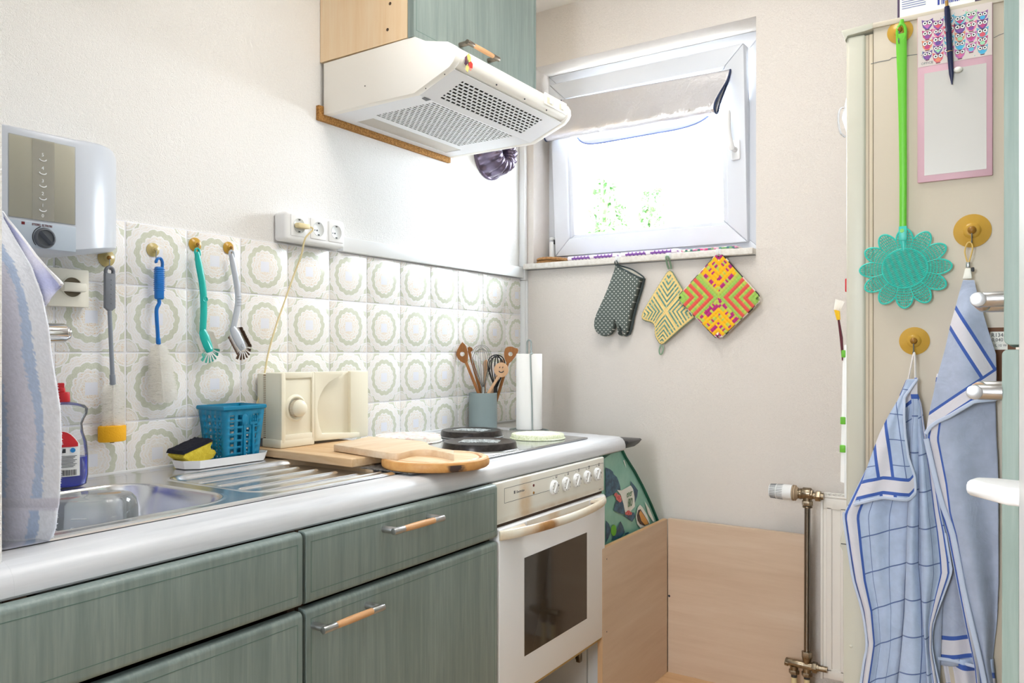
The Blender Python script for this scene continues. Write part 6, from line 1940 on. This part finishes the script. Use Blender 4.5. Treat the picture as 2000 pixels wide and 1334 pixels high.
# suction hooks on the fridge
gf = 'amber suction hooks on the fridge'
suction_hook(PY(1758, 62, FY), (0, -1, 0), .0210, 'amber suction hook at the top of the fridge holding the fly swatter', gf)
suction_hook(PY(1899, 451, FY), (0, -1, 0), .0285, 'amber suction hook on the fridge holding the right tea towel', gf)
suction_hook(PY(1786, 666, FY), (0, -1, 0), .0245, 'amber suction hook on the fridge holding the left tea towel', gf)

# memo board with owl print
mo = thing('memo_board', PY(1870, 350, FY), 'pink magnetic memo board with owl print and blank white field on the fridge', 'memo board')
YB0, YB1 = FY - .0045, FY - .0003
TL, TR, BR, BL = (PY(u, v, YB0) for u, v in ((1791.5, 32), (1939, 3), (1941.5, 342), (1797, 357)))
x0, x1 = TL.x, TR.x; zt_, zb_ = (TL.z + TR.z) / 2, (BL.z + BR.z) / 2
mb = MB(); mb.box(x0, YB0, zb_, x1, YB1, zt_, .002, 2); mb.build('board', 'pink_board', mo)
zo = (PY(1793.4, 131, YB0).z + PY(1938.8, 108, YB0).z) / 2
mb = MB(); mb.box(x0 + .001, YB0 - .0005, zo, x1 - .001, YB0, zt_ - .001); pt_ = mb.build('owl_field', 'print_cream', mo)
a, b = PY(1805.4, 144, YB0), PY(1926.8, 331, YB0)
za = (PY(1805.4, 144, YB0).z + PY(1926.8, 123, YB0).z) / 2; zb2 = (PY(1805.4, 341.8, YB0).z + PY(1926.8, 331.3, YB0).z) / 2
mb = MB(); mb.box(a.x, YB0 - .0005, zb2, b.x, YB0, za); mb.build('writing_field', 'board_white', mo)
OWL = ['#c2457f', '#8e4f9c', '#62b6cf', '#d8586a', '#9ed8b0', '#e2739c', '#6b4f9a', '#e58a6a', '#c76bb0', '#49b0dc']
owl_m = []
for i, h_ in enumerate(OWL): mat('owl_%d' % i, h_, .5); owl_m.append('owl_%d' % i)
mats_ = owl_m + ['paper_label', 'ink', 'maroon', 'swat_teal', 'pink_board']
ro = random.Random(21)
mb = MB(); yq = YB0 - .0006
def disc(cx_, cz_, rx, rz, mi, dy=0, n=12, a0=0, a1=2 * PI):
    vs = [mb.bm.verts.new((cx_ + rx * math.cos(a0 + (a1 - a0) * i / n), yq - dy, cz_ + rz * math.sin(a0 + (a1 - a0) * i / n))) for i in range(n)]
    f = mb.bm.faces.new(vs); f.material_index = mi
    f.normal_update()
    if f.normal.y > 0: f.normal_flip()
def pol(pts, mi, dy=0):
    f = mb.bm.faces.new([mb.bm.verts.new((p[0], yq - dy, p[1])) for p in pts]); f.material_index = mi; f.normal_update()
    if f.normal.y > 0: f.normal_flip()
cols = 6
for c_ in range(cols):
    n_ = 4 + (c_ % 2)
    for r_ in range(n_):
        ox_ = x0 + .010 + (x1 - x0 - .014) * (c_ + .35) / cols; oz_ = lerp(zo + .010, zt_ - .008, (r_ + (.5 if c_ % 2 == 0 else .12)) / n_)
        s_ = .0076 * ro.uniform(.92, 1.08); A = ro.randrange(10); B_ = (A + ro.randrange(1, 9)) % 10
        kd = ro.randrange(3)
        ox_ = min(ox_, x1 - s_ * 1.15 - .001)
        pol([(ox_ - s_ * 1.1, oz_ + s_ * 1.15), (ox_ - s_ * .4, oz_ + s_ * .8), (ox_ + s_ * .4, oz_ + s_ * .8), (ox_ + s_ * 1.1, oz_ + s_ * 1.15), (ox_ + s_, oz_ + s_ * .2), (ox_ + s_ * .85, oz_ - s_ * .5), (ox_ + s_ * .35, oz_ - s_ * 1.1), (ox_ - s_ * .35, oz_ - s_ * 1.1), (ox_ - s_ * .85, oz_ - s_ * .5), (ox_ - s_, oz_ + s_ * .2)], A)
        if kd: disc(ox_, oz_ - s_ * .45, s_ * .55, s_ * .5, B_, .00005)
        else: pol([(ox_ - s_ * .8, oz_ - s_ * .1), (ox_ + s_ * .8, oz_ - s_ * .1), (ox_, oz_ - s_ * .95)], B_, .00005)
        for sg in (-1, 1):
            ez_ = oz_ + s_ * .30
            disc(ox_ + sg * s_ * .48, ez_, s_ * .50, s_ * .50, 12, .0001); disc(ox_ + sg * s_ * .48, ez_, s_ * .42, s_ * .42, 10, .00015); disc(ox_ + sg * s_ * .46, ez_, s_ * .20, s_ * .20, 11, .0002, 8)
        pol([(ox_ - s_ * .12, oz_ + s_ * .1), (ox_ + s_ * .12, oz_ + s_ * .1), (ox_, oz_ - s_ * .15)], 7, .0002)
        pol([(ox_ - s_ * .5, oz_ - s_ * 1.12), (ox_ + s_ * .5, oz_ - s_ * 1.12), (ox_ + s_ * .35, oz_ - s_ * 1.3), (ox_ - s_ * .35, oz_ - s_ * 1.3)], 12, .0001)
for _ in range(46):
    dx_, dz_ = ro.uniform(x0 + .004, x1 - .004), ro.uniform(zo + .003, zt_ - .003); disc(dx_, dz_, .0007, .0007, ro.choice((0, 3, 11, 13)), .00002, 6)
mb.build('owl_print', mats_, pt_, flat=True)
mb = MB(); text_mb('OFFICE', .0058, (x0 + .006, yq - .0002, zo + .0035), (1, 0, 0), (0, 0, 1), .0001, mb); mb.build('lettering', 'soft_ink', pt_)
pe = thing('pen', PY(1858, 165, FY - .010), 'dark navy ballpoint pen clipped upright on the memo board', 'pen')
pa, pb2 = PY(1849.5, 13, FY - .0105), PY(1859.5, 165, FY - .0105)
mb = MB(); dv = (pb2 - pa)
mb.tube([pa, pa + dv * .05, pa + dv * .55, pa + dv * .575, pa + dv * .60, pa + dv * .86, pa + dv], [.0040, .0046, .0046, .0044, .0046, .0038, .0010], 16); mb.build('barrel', 'pen_navy', pe)
mb = MB(); mb.tube([pa - dv * .075, pa], .0026, 10); mb.lathe([(.0047, 0), (.0049, .0005), (.0047, .001)], pa + dv * .575, dv, 16); mb.build('push_button', 'gold', pe)
mb = MB(); mb.box(pa.x - .0014, FY - .0165, pa.z - .045, pa.x + .0014, FY - .0150, pa.z - .002, .0004); mb.build('pocket_clip', 'pen_navy', pe)
mg = thing('stone_magnet', PY(1871, 137, FY - .006), 'small beige pebble magnet beside the pen', 'magnet')
mb = MB(); p_ = PY(1871, 136, FY - .009); mb.sph(p_, .0060, (1.2, .8, .85), 14); mb.build('pebble', 'clip_white', mg)

# fly swatter
fs_ = thing('fly_swatter', PY(1768, 600, FY - .012), 'turquoise flower shaped fly swatter with lime green handle hanging on the fridge', 'fly swatter')
YS = FY - .0135
hpts = [(1762, 38, 5), (1760.5, 52, 8.5), (1760, 66, 10.5), (1761, 110, 10), (1762, 160, 8.8), (1763, 240, 7.8), (1764, 340, 7.2), (1763.5, 445, 6.8)]
mb = MB()
hp = [PY(u, v, YS) for u, v, w_ in hpts]; hw_ = [w_ * (PY(1761, 300, YS) - PY(1760, 300, YS)).length for *_, w_ in hpts]
# handle split around the eye
eye_t = 66
body = [(p, w_) for p, w_, q in zip(hp, hw_, hpts) if q[1] >= 66]
pp, pw = [], []
for i in range(len(body) - 1):
    for j in range(4):
        t = j / 4; pp.append(body[i][0].lerp(body[i + 1][0], t)); pw.append((.0022, lerp(body[i][1], body[i + 1][1], t)))
pp.append(body[-1][0]); pw.append((.0022, body[-1][1]))
mb.tube(pp, pw, 12, flat=(0, 1, 0))
ec = PY(1760.5, 62, YS); eh = 15 * .00083; 
mb.tube([ec + V((.0066 * math.cos(a), 0, .0145 * math.sin(a) - .001)) for a in [2 * PI * i / 28 for i in range(28)]], [(.0022, .0026)] * 28, 8, True, flat=(0, 1, 0))
mb.tube([ec + V((0, 0, .0125)), hp[0]], [(.0022, .005), (.002, .0028)], 10, flat=(0, 1, 0))
mb.build('handle', 'swat_green', fs_)
cN = PY(1766.5, 524, YS)
pxm = (PY(1787, 524, YS) - PY(1747, 524, YS)).length / 40; pzm = (PY(1766, 504, YS) - PY(1766, 544, YS)).length / 40
Rx, Rz = 88 * pxm, 76 * pzm
def FP(r, a, dy=0): return V((cN.x + Rx * r * math.cos(a), YS - dy, cN.z + Rz * r * math.sin(a)))
mb = MB(); NP = 12; t0 = .0012
def bar_(pts, w_=.0011, closed=False): mb.tube(pts, [(.0009, w_)] * len(pts), 4, closed, flat=(0, 1, 0))
a_off = PI / 2 - PI / NP
edge = []
for k in range(NP * 24):
    a = 2 * PI * k / (NP * 24); f = ((a - a_off) / (2 * PI / NP)) % 1.0
    edge.append((a, .72 + .28 * math.sin(PI * f) ** .75 + .02 * (1 - abs(2 * f - 1))))
bar_([FP(r, a) for a, r in edge], .0016, True)
for k in range(NP):
    bar_([FP(s_, a_off + 2 * PI * k / NP) for s_ in (.50, .62, .73)], .0012)
    for j in range(1, 8):
        f = j / 8; a = a_off + 2 * PI * (k + f) / NP; rm_ = .72 + .28 * math.sin(PI * f) ** .75
        ac = a_off + 2 * PI * (k + .5) / NP
        bar_([FP(lerp(.50, rm_, t), a + (ac - a) * .25 * t * t) for t in (0, .5, 1)], .0007)
for r in (.505, .575, .645, .71):
    bar_([FP(r, 2 * PI * k / 72) for k in range(72)], .0009 if r > .51 else .0016, True)
for r in (.78, .85, .92):
    for k in range(NP):
        hs = [f for f in [i / 24 for i in range(25)] if .72 + .28 * math.sin(PI * f) ** .75 >= r]
        if len(hs) > 1: bar_([FP(r, a_off + 2 * PI * (k + f) / NP) for f in (hs[0], (hs[0] + hs[-1]) / 2, hs[-1])], .0008)
for s_ in (1, -1):
    for j in range(-11, 12):
        off = j / 11.5 * .49; h_ = math.sqrt(max(.2401 - off * off, 0)) ; an = math.radians(28 if s_ == 1 else 42) * 1
        d_ = (math.cos(an), math.sin(an)) if s_ == 1 else (math.cos(an - .55), math.sin(an - .55))
        nn_ = (-d_[1], d_[0])
        q = [V((cN.x + Rx * (nn_[0] * off + d_[0] * t), YS - .0002 * s_, cN.z + Rz * (nn_[1] * off + d_[1] * t))) for t in (-h_, h_)]
        bar_(q, .00085)
mb.build('flower_net', 'swat_teal', fs_)
mb = MB(); a, b = PY(1763.5, 442, YS), PY(1763.5, 470, YS); mb.box(a.x - .0066, YS - .0030, b.z, a.x + .0066, YS + .0028, a.z, .001)
mb.tube([b, PY(1765, 490, YS)], [(.002, .0066), (.0012, .0012)], 8, flat=(0, 1, 0))
so_ = mb.build('socket', 'swat_teal', fs_)
p_ = PY(1762, 451, YS); mb = MB(); mb.lathe([(0, .0008), (.0034, .0008), (.0036, 0)], (p_.x, YS - .003, p_.z), (0, -1, 0), 16); mb.build('rivet', 'swat_green', so_)

# ------------------------------------------------------------------ tea towels
def sheet(mb, rows, y0, fold, nu, nv, uv, curve=True):
    # rows: (v, u_left, u_right); a hanging cloth between two edge lines, folded in depth
    tab = rows
    def fn(s, t):
        v = lerp(tab[0][0], tab[-1][0], t)
        ul, ur = interp(tab, v)
        p = PY(lerp(ul, ur, s), v, y0)
        return p + V((0, fold(s, t), 0))
    def uvf(s, t):
        return (lerp(lerp(uv[0][0], uv[1][0], s), lerp(uv[3][0], uv[2][0], s), t), lerp(lerp(uv[0][1], uv[1][1], s), lerp(uv[3][1], uv[2][1], s), t))
    mb.grid(fn, nu, nv, uvf)
def cloth(name, o, m, rows, y0, fold, uv, nu=40, nv=90):
    mb = MB(); sheet(mb, rows, y0, fold, nu, nv, uv)
    c = mb.build(name, m, o, sharp=75)
    sm = c.modifiers.new('thick', 'SOLIDIFY'); sm.thickness = .0014; sm.offset = 0
    return c
def hem(o, pts, r, m, name='hem'):
    mb = MB(); mb.tube(catmull(pts, 3), [(r * .35, r * .7)] * (len(pts) * 3 - 2), 8, flat=(0, 1, 0)); return mb.build(name, m, o)
t1 = thing('tea_towel', PY(1770, 1334, FY - .03), 'pale blue checked tea towel with dark blue stripes, hanging left on the fridge', 'towel')
Y1 = FY - .024
zz = lambda t: smooth(min(1, t * 2.2))
# left lobe, middle fold, right lobe
cloth('left_fold', t1, 'cloth_check', [(742, 1769, 1788), (800, 1745, 1787), (900, 1700, 1781), (1000, 1650, 1776), (1010, 1647.7, 1775), (1078, 1657.5, 1772), (1134, 1667, 1770), (1193, 1684, 1768), (1257, 1692.5, 1764), (1291, 1687, 1762), (1345, 1679, 1755), (1420, 1672, 1748)], Y1,
      lambda s, t: zz(t) * (-.012 * math.sin(s * PI) - .010 * math.sin(s * 7 + t * 2.2) * s - .006 * math.cos(s * 15 - t * 3) * (1 - s) + .012 * s) + .004, [(.02, .0), (.20, .03), (.24, .62), (.012, .60)])
cloth('middle_fold', t1, 'cloth_check', [(740, 1775, 1791), (800, 1782, 1793), (960, 1774, 1794), (1100, 1770, 1793), (1198, 1767, 1802), (1268, 1761, 1809), (1345, 1753, 1812), (1420, 1746, 1815)], Y1 - .006,
      lambda s, t: zz(t) * (-.014 * math.sin(s * PI)) + .002, [(.20, .03), (.25, .03), (.30, .62), (.24, .62)], 16, 70)
cloth('right_fold', t1, 'cloth_check', [(738, 1786, 1793), (759, 1787, 1789.5), (790, 1788, 1800), (838, 1789, 1806), (915, 1790, 1823), (1000, 1791, 1838), (1041, 1792, 1847), (1094, 1792, 1856), (1120, 1793, 1858), (1173, 1798, 1838), (1220, 1803, 1822), (1268, 1808, 1820), (1345, 1811, 1835), (1420, 1814, 1850)], Y1 - .002,
      lambda s, t: zz(t) * (-.012 * math.sin(s * 3.6) + .006 * math.sin(s * 9 + t * 4)), [(.30, .02), (.49, .03), (.490, .62), (.34, .62)], 24, 70)
cloth('back_fold', t1, 'cloth_plain', [(1100, 1690, 1850), (1200, 1700, 1840), (1345, 1690, 1835), (1420, 1690, 1840)], Y1 + .012, lambda s, t: .003 * math.sin(s * 20), [(.1, .1), (.4, .1), (.4, .6), (.1, .6)], 24, 24)
fl1 = [(741, 1770, 1790), (775, 1756, 1765.8), (814, 1734, 1766), (848, 1717, 1768), (889, 1701, 1774), (934, 1684, 1786), (963, 1672, 1788), (972, 1668, 1787), (985, 1663, 1776)]
def bot(u): return interp([(1663, 990), (1672, 984), (1696, 977), (1725, 971), (1750, 973), (1776, 976), (1790, 960)], u)[0]
def flap(s, t):
    ul, ur = interp(fl1, lerp(741, 972, t))
    u = lerp(ul, ur, s); v = lerp(741, bot(u) if t > .0 else 741, t) if t > .5 else lerp(741, bot(u), t)
    p = PY(u, v, Y1 - .020); return p + V((0, .012 * (1 - smooth(t * 3)) - .006 * math.sin(s * PI) * t + .003 * math.sin(s * 11 + t * 3) * t, 0))
def uv1(s, t):
    ul, ur = interp(fl1, lerp(741, 972, t)); u = lerp(ul, ur, s); v = lerp(741, bot(u), t)
    return (.024 + .036 * (u - (1722 - .14 * (970 - v))) / 28, .012 + (bot(u) - v) * .00125)
mb = MB(); mb.grid(flap, 36, 60, uv1)
c = mb.build('folded_corner', 'cloth_check', t1, sharp=75); sm = c.modifiers.new('thick', 'SOLIDIFY'); sm.thickness = .0014; sm.offset = 0
mat('hem_blue', '#c3cde2', .95, bmp=(600, .4, .0008))
hem(t1, [flap(s / 16, 1) + V((0, -.001, 0)) for s in range(17)], .0042, 'hem_blue')
hem(t1, [flap(1, s / 20) + V((0, -.001, 0)) for s in range(21)], .0030, 'hem_blue')
hem(t1, [PY(u, v, Y1) + V((0, -.004, 0)) for u, v in ((1650, 1000), (1649, 1012), (1658.5, 1078), (1668, 1134), (1685, 1193), (1693.5, 1257), (1688, 1291), (1681, 1340))], .0030, 'hem_blue')
hem(t1, [PY(u, v, Y1 - .004) for u, v in ((1846, 1041), (1855, 1094), (1857, 1120), (1838, 1173), (1822, 1220), (1820, 1268), (1835, 1340))], .0026, 'hem_blue')
mb = MB(); hk_ = PY(1785, 689, FY - .0205); 
mb.tube(catmull([PY(1774, 742, Y1), PY(1780, 712, FY - .022), hk_, PY(1787, 700, FY - .022), PY(1788, 740, Y1)], 5), [(.0014, .0022)] * 21, 7); mb.build('loop', 'string_white', t1)
t2 = thing('tea_towel', PY(1890, 1334, FY - .03), 'plain grey blue tea towel with blue border stripes, hanging right on the fridge', 'towel')
Y2 = FY - .032
cloth('under_layer', t2, 'cloth_plain', [(730, 1830, 1944), (780, 1822, 1944), (857, 1809, 1946), (889, 1816, 1948), (944, 1828, 1950), (1000, 1836, 1950), (1044, 1850, 1950), (1142, 1870, 1950), (1218, 1886, 1947), (1294, 1904, 1938), (1345, 1910, 1944)], Y2 + .010,
      lambda s, t: -.010 * math.sin(s * 4 + t) - .008 * math.sin(s * 9 - t * 5) * t, [(.012, .05), (.30, .05), (.22, .60), (.018, .60)], 40, 80)
cloth('inner_layer', t2, 'cloth_plain', [(900, 1822, 1870), (1000, 1828, 1880), (1142, 1832, 1900), (1250, 1832, 1912), (1300, 1832, 1918)], Y2 + .024, lambda s, t: .004 * math.sin(s * 8 + t * 2), [(.10, .30), (.25, .30), (.30, .695), (.08, .693)], 24, 40)
cloth('lower_layer', t2, 'cloth_check', [(1285, 1840, 1940), (1345, 1850, 1946), (1420, 1850, 1946)], Y2 + .026, lambda s, t: .008 * math.sin(s * 12), [(.08, .02), (.30, .0), (.3, .1), (.08, .12)], 24, 16)
fl2 = [(546, 1880, 1902), (575, 1873, 1909), (605, 1867, 1918), (644, 1857, 1929), (695, 1846, 1944), (734, 1836, 1946), (755, 1831, 1946), (775, 1824, 1944), (830, 1811, 1930)]
def bot2(u): return interp([(1806, 852), (1812, 838), (1830, 824), (1854, 813), (1880, 797), (1904, 783), (1936, 781), (1950, 779)], u)[0]
def flap2(s, t):
    ul, ur = interp(fl2, lerp(546, 830, t)); ur = interp([(0, 1902), (.13, 1909), (.25, 1918), (.42, 1930), (.62, 1945), (.8, 1946), (1, 1945)], t)[0]
    ul = interp([(0, 1880), (.1, 1873), (.2, 1867), (.33, 1857), (.5, 1846), (.68, 1831), (.85, 1818), (1, 1808)], t)[0]
    u = lerp(ul, ur, s); v = lerp(546, bot2(u), t)
    p = PY(u, v, Y2 - .006); k = smooth(t * 3)
    return p + V((0, .012 * (1 - k) - k * (.010 * math.sin(s * PI) + .006 * math.sin(s * 7 - t * 3) * t), 0))
def uv2(s, t):
    # the folded corner of the cloth: both woven borders meet here
    ur = interp([(0, 1902), (.13, 1909), (.25, 1918), (.42, 1930), (.62, 1945), (.8, 1946), (1, 1945)], t)[0]
    ul = interp([(0, 1880), (.1, 1873), (.2, 1867), (.33, 1857), (.5, 1846), (.68, 1831), (.85, 1818), (1, 1808)], t)[0]
    u = lerp(ul, ur, s); v = lerp(546, bot2(u), t)
    return (.024 + .036 * ((u - 1868) * -119 + (v - 603) * 75) / 140.7 / 29.8, .060 + .00150 * ((u - 1943) * -85 + (v - 722) * -127) / 152.8)
mb = MB(); mb.grid(flap2, 60, 90, uv2)
c = mb.build('folded_corner', 'cloth_plain', t2, sharp=75); sm = c.modifiers.new('thick', 'SOLIDIFY'); sm.thickness = .0016; sm.offset = 0
hem(t2, [flap2(s / 16, 1) + V((0, -.001, 0)) for s in range(17)], .0046, 'hem_blue')
hem(t2, [PY(u, v, Y2 + .002) for u, v in ((1809, 857), (1816, 889), (1829, 944), (1842, 990), (1861, 1044), (1880, 1142), (1897, 1218), (1914, 1290), (1926, 1350))], .0062, 'hem_blue')
hem(t2, [PY(u, v, Y2 + .020) for u, v in ((1832, 1286), (1860, 1290), (1890, 1298), (1914, 1304))], .0042, 'hem_blue')
mb = MB(); a_ = PY(1899, 476, FY - .021)
mb.tube(catmull([PY(1890, 514, FY - .022), PY(1884.5, 492, FY - .021), PY(1889, 476, FY - .021), PY(1896, 474, FY - .0205), PY(1899.5, 486, FY - .021), PY(1892, 514, FY - .022)], 5), .0012, 6); mb.build('cord_loop', 'string_tan', t2)
mb = MB(); p0, p1 = PY(1891, 512, FY - .022), PY(1891, 523, FY - .022); mb.cyl(p0, p1, .0034, n=14, bev=.0006); mb.build('ferrule', 'chrome', t2)
mb = MB(); p0, p1 = PY(1890, 524, FY - .022), PY(1889, 545, FY - .022); mb.prism([(p0.x - .0036, p0.z), (p0.x + .0045, p0.z), (p1.x + .0075, p1.z), (p1.x - .0065, p1.z)], 'Y', FY - .026, FY - .018, .0015); mb.build('clip', 'clip_white', t2)
mb = MB(); p_ = PY(1899, 527, FY - .020); mb.box(p_.x - .0015, FY - .024, p_.z - .003, p_.x + .003, FY - .016, p_.z + .004, .001); mb.build('clip_lever', 'ink', t2)

# ------------------------------------------------------------------ tall cabinet at the right edge
tc = thing('tall_cabinet', (1.80, 1.24, FL), 'tall cabinet at the right edge with pale green doors seen edge on', 'cabinet')
mb = MB(); mb.box(1.6345, 1.000, FL + .08, 2.20, 1.018, 2.20); mb.box(1.6345, 1.482, FL + .08, 2.20, 1.50, 2.20); mb.box(1.6345, 1.018, 2.182, 2.20, 1.482, 2.20); mb.box(1.6345, 1.018, FL + .08, 2.20, 1.482, FL + .098); mb.box(1.6345, 1.018, 1.118, 2.20, 1.482, 1.134); mb.box(1.68, 1.02, FL, 1.70, 1.48, FL + .08)
mb.build('carcass', 'carcass_white', tc)
def side_door(z0, z1, xa, xb, label):
    mb = MB(); r = .006
    pr = [(xb, z0), (xa + r, z0)] + [(xa + r - r * math.sin(a), z0 + r - r * math.cos(a)) for a in [PI / 2 * i / 5 for i in range(1, 6)]] + [(xa + r - r * math.cos(a), z1 - r + r * math.sin(a)) for a in [PI / 2 * i / 5 for i in range(6)]] + [(xb, z1)]
    mb.prism(pr, 'Y', 1.001, 1.499, .0008, 1)
    return mb.build('door', 'green_wood_right', tc)
du = side_door(1.1285, 2.19, 1.6172, 1.6330, '')
dl = side_door(FL + .10, 1.1235, 1.6154, 1.6312, '')
bar_handle(du, 1.6175, 1.004, 1.152, 1.1790, .0245, .0078, sx=-1)
bar_handle(dl, 1.6158, .998, 1.146, 1.0765, .0260, .0078, sx=-1)
mb = MB(); mb.box(1.628, 1.002, 1.119, 1.640, 1.010, 1.126); mb.build('hinge_plate', 'bronze_metal', tc)

# ------------------------------------------------------------------ terry towel at the left edge, hanging from a hook on the wall stub
th = thing('terry_towel', (.47, .52, .87), 'pale blue and white striped terry towel hanging at the left edge over the sink', 'towel')
rt4 = random.Random(6)
TLt = [(400, 2), (430, 8), (470, 32), (520, 62), (580, 84), (640, 96), (700, 103), (760, 113), (800, 119), (860, 121), (930, 119), (985, 116), (1000, 113), (1035, 110), (1056, 104), (1066, 92)]
YT = .535
def tt(s, t):
    v = lerp(400, 1072, t); ur = interp([(a, b) for a, b in TLt], v)[0]
    u = lerp(-150, ur, s)
    if t > .985: pass
    ang = s * PI * .5
    y = YT - .035 * math.cos(ang * 1.0) * 1.0 + .020 * (1 - math.cos(ang)) + .010 * math.sin(s * 13 + t * 2) * (1 - s)
    vb = v - (10 * smooth((s - .75) * 4) if t > .9 else 0) * (t - .9) * 10
    band = math.exp(-((v - 990) / 9) ** 2)
    p = PY(u, vb, y + .003 * band)
    return p
WH, BL_, LV, GB = lin('#eceff8'), lin('#b9cae6'), lin('#d2d0e4'), lin('#b4c4dc')
def tcol(s, t):
    v = lerp(400, 1072, t); ur = interp(TLt, v)[0]; u = lerp(-150, ur, s); x = u - ur + rt4.uniform(-2.5, 2.5)
    j = rt4.uniform(.93, 1.05)
    if 972 < v < 1000: c = lin('#dcdbe8')
    elif x > -32: c = WH
    elif x > -50 - 4 * math.sin(v * .02): c = BL_
    elif x > -100: c = lerp3(LV, WH, .35)
    elif x > -125: c = BL_
    else: c = LV
    if v > 1052: c = lerp3(c, WH, .6)
    return tuple(min(1, q * j) for q in c)
def lerp3(a, b, t): return tuple(x + (y - x) * t for x, y in zip(a, b))
mb = MB(); mb.grid(tt, 90, 170, None, tcol)
bm_ = mb.build('front_fold', 'terry', th, sharp=180)
sm = bm_.modifiers.new('thick', 'SOLIDIFY'); sm.thickness = .004; sm.offset = -1
# pile: short loops standing off the cloth
mb = MB(); cl = mb.bm.verts.layers.float_color.new('Col')
for _ in range(26000):
    s, t = rt4.uniform(.30, 1), rt4.random()
    v = lerp(400, 1072, t)
    if 974 < v < 998: continue
    p = tt(s, t); q = tt(min(s + .01, 1), t) - tt(s - .01, t); w_ = tt(s, min(t + .005, 1)) - tt(s, t - .005)
    n = q.cross(w_).normalized()
    if n.y > 0 and s < .9: n = -n
    if s > .97: n = (n + V((1, 0, 0))).normalized()
    e = (n + V((rt4.uniform(-.8, .8), rt4.uniform(-.8, .8), rt4.uniform(-.9, .5)))).normalized()
    sd_ = e.orthogonal().normalized() * .0007; c = tcol(s, t)
    vs = [mb.bm.verts.new(x) for x in (p + sd_, p - sd_, p + e * rt4.uniform(.0016, .0032))]
    for x in vs: x[cl] = (*c, 1)
    mb.bm.faces.new(vs)
mb.build('pile', 'terry', th, kind='stuff', flat=True)
# second layer behind with its corner sticking out
def tb(s, t):
    top = V((0, 0, 0))
    # edge runs from (0, 415) down to the tip (122, 553) and back to (70, 615)
    e = interp([(0, 5, 412), (.55, 70, 497), (.95, 120, 551), (1.0, 122, 555)], t)
    i_ = interp([(0, -40, 420), (.55, 20, 560), (1.0, 72, 616)], t)
    u, v = lerp(i_[0], e[0], s), lerp(i_[1], e[1], s)
    return PY(u, v, YT + .034 + .010 * math.sin(s * 5 + t * 3))
def tbc(s, t):
    j = rt4.uniform(.94, 1.04)
    c = lin('#f2f2f8') if s > .94 else lerp3(lin('#b4b9e2'), lin('#dcdcf0'), .5 + .5 * math.sin(t * 9 - s * 4))
    return tuple(min(1, q * j) for q in c)
mb = MB(); mb.grid(tb, 40, 60, None, tbc); o_ = mb.build('back_fold', 'terry', th, sharp=180)
sm = o_.modifiers.new('thick', 'SOLIDIFY'); sm.thickness = .004; sm.offset = 0
hk = thing('wall_hook', (.36, .4695, 1.33), 'white hook on the wall stub holding the terry towel, above the sink', 'hook')
mb = MB(); mb.box(.34, .4696, 1.330, .38, .478, 1.40, .002); mb.tube(catmull([(.36, .477, 1.385), (.36, .505, 1.345), (.36, .530, 1.335), (.36, .545, 1.352)], 4), .005, 10); mb.build('hook_body', 'white_plastic', hk)

# ================================================================== OUTSIDE THE WINDOW
mb = MB(); mb.box(-30, 4, -2.7, 20, 40, -2.6); mb.build('unseen_ground', 'neutral_ground', kind='structure')  # unseen ground, coloured grey to keep green bounce light off the window
ro = random.Random(17)
def tree(x, y, zt, r, n, label, lean=0):
    o = thing('garden_tree', (x, y, -2.6), label, 'tree')
    mb = MB(); mb.tube([(x, y, -2.6), (x + lean * .3, y, (zt - 2.6) / 2), (x + lean, y, zt - r * .4)], [.07, .05, .02], 8)
    for k in range(9):
        a = ro.uniform(0, 2 * PI); z = lerp(zt - 2.2 * r, zt - .5 * r, ro.random()); mb.tube([(x + lean * .7, y, z - .3), (x + lean + math.cos(a) * r * .7, y + math.sin(a) * r * .5, z + .35)], [.03, .012], 5)
    mb.build('trunk', 'bark', o)
    mb = MB()
    for _ in range(n):
        k = ro.random(); rr_ = r * math.sqrt(ro.random()) * (1.05 - .75 * k)
        a = ro.uniform(0, 2 * PI); c = V((x + lean + math.cos(a) * rr_, y + math.sin(a) * rr_, zt - 3.2 * r * (1 - k) ** 1.0))
        d1 = V((ro.gauss(0, 1), ro.gauss(0, 1), ro.gauss(0, 1))).normalized(); d2 = d1.orthogonal().normalized(); s = ro.uniform(.045, .085)
        f = mb.bm.faces.new([mb.bm.verts.new(c + d1 * s), mb.bm.verts.new(c + d2 * s * .5), mb.bm.verts.new(c - d1 * s), mb.bm.verts.new(c - d2 * s * .5)])
    mb.build('foliage', 'leaf_green', o, kind='stuff', flat=True)
def at(u, v, Y): return PY(u, v, Y)
for (u, v, Y, r, n, lb) in ((1170, 350, 9.0, .36, 520, 'leafy garden tree outside, left in the window'), (1198, 405, 8.6, .22, 260, 'low leafy tree outside between the two taller trees in the window'), (1262, 372, 11.0, .38, 560, 'leafy garden tree outside, in the middle of the window'), (1416, 392, 9.4, .20, 260, 'leafy garden tree outside, right in the window')):
    p = at(u, v, Y); tree(p.x, p.y, p.z, r, n, lb, .1)
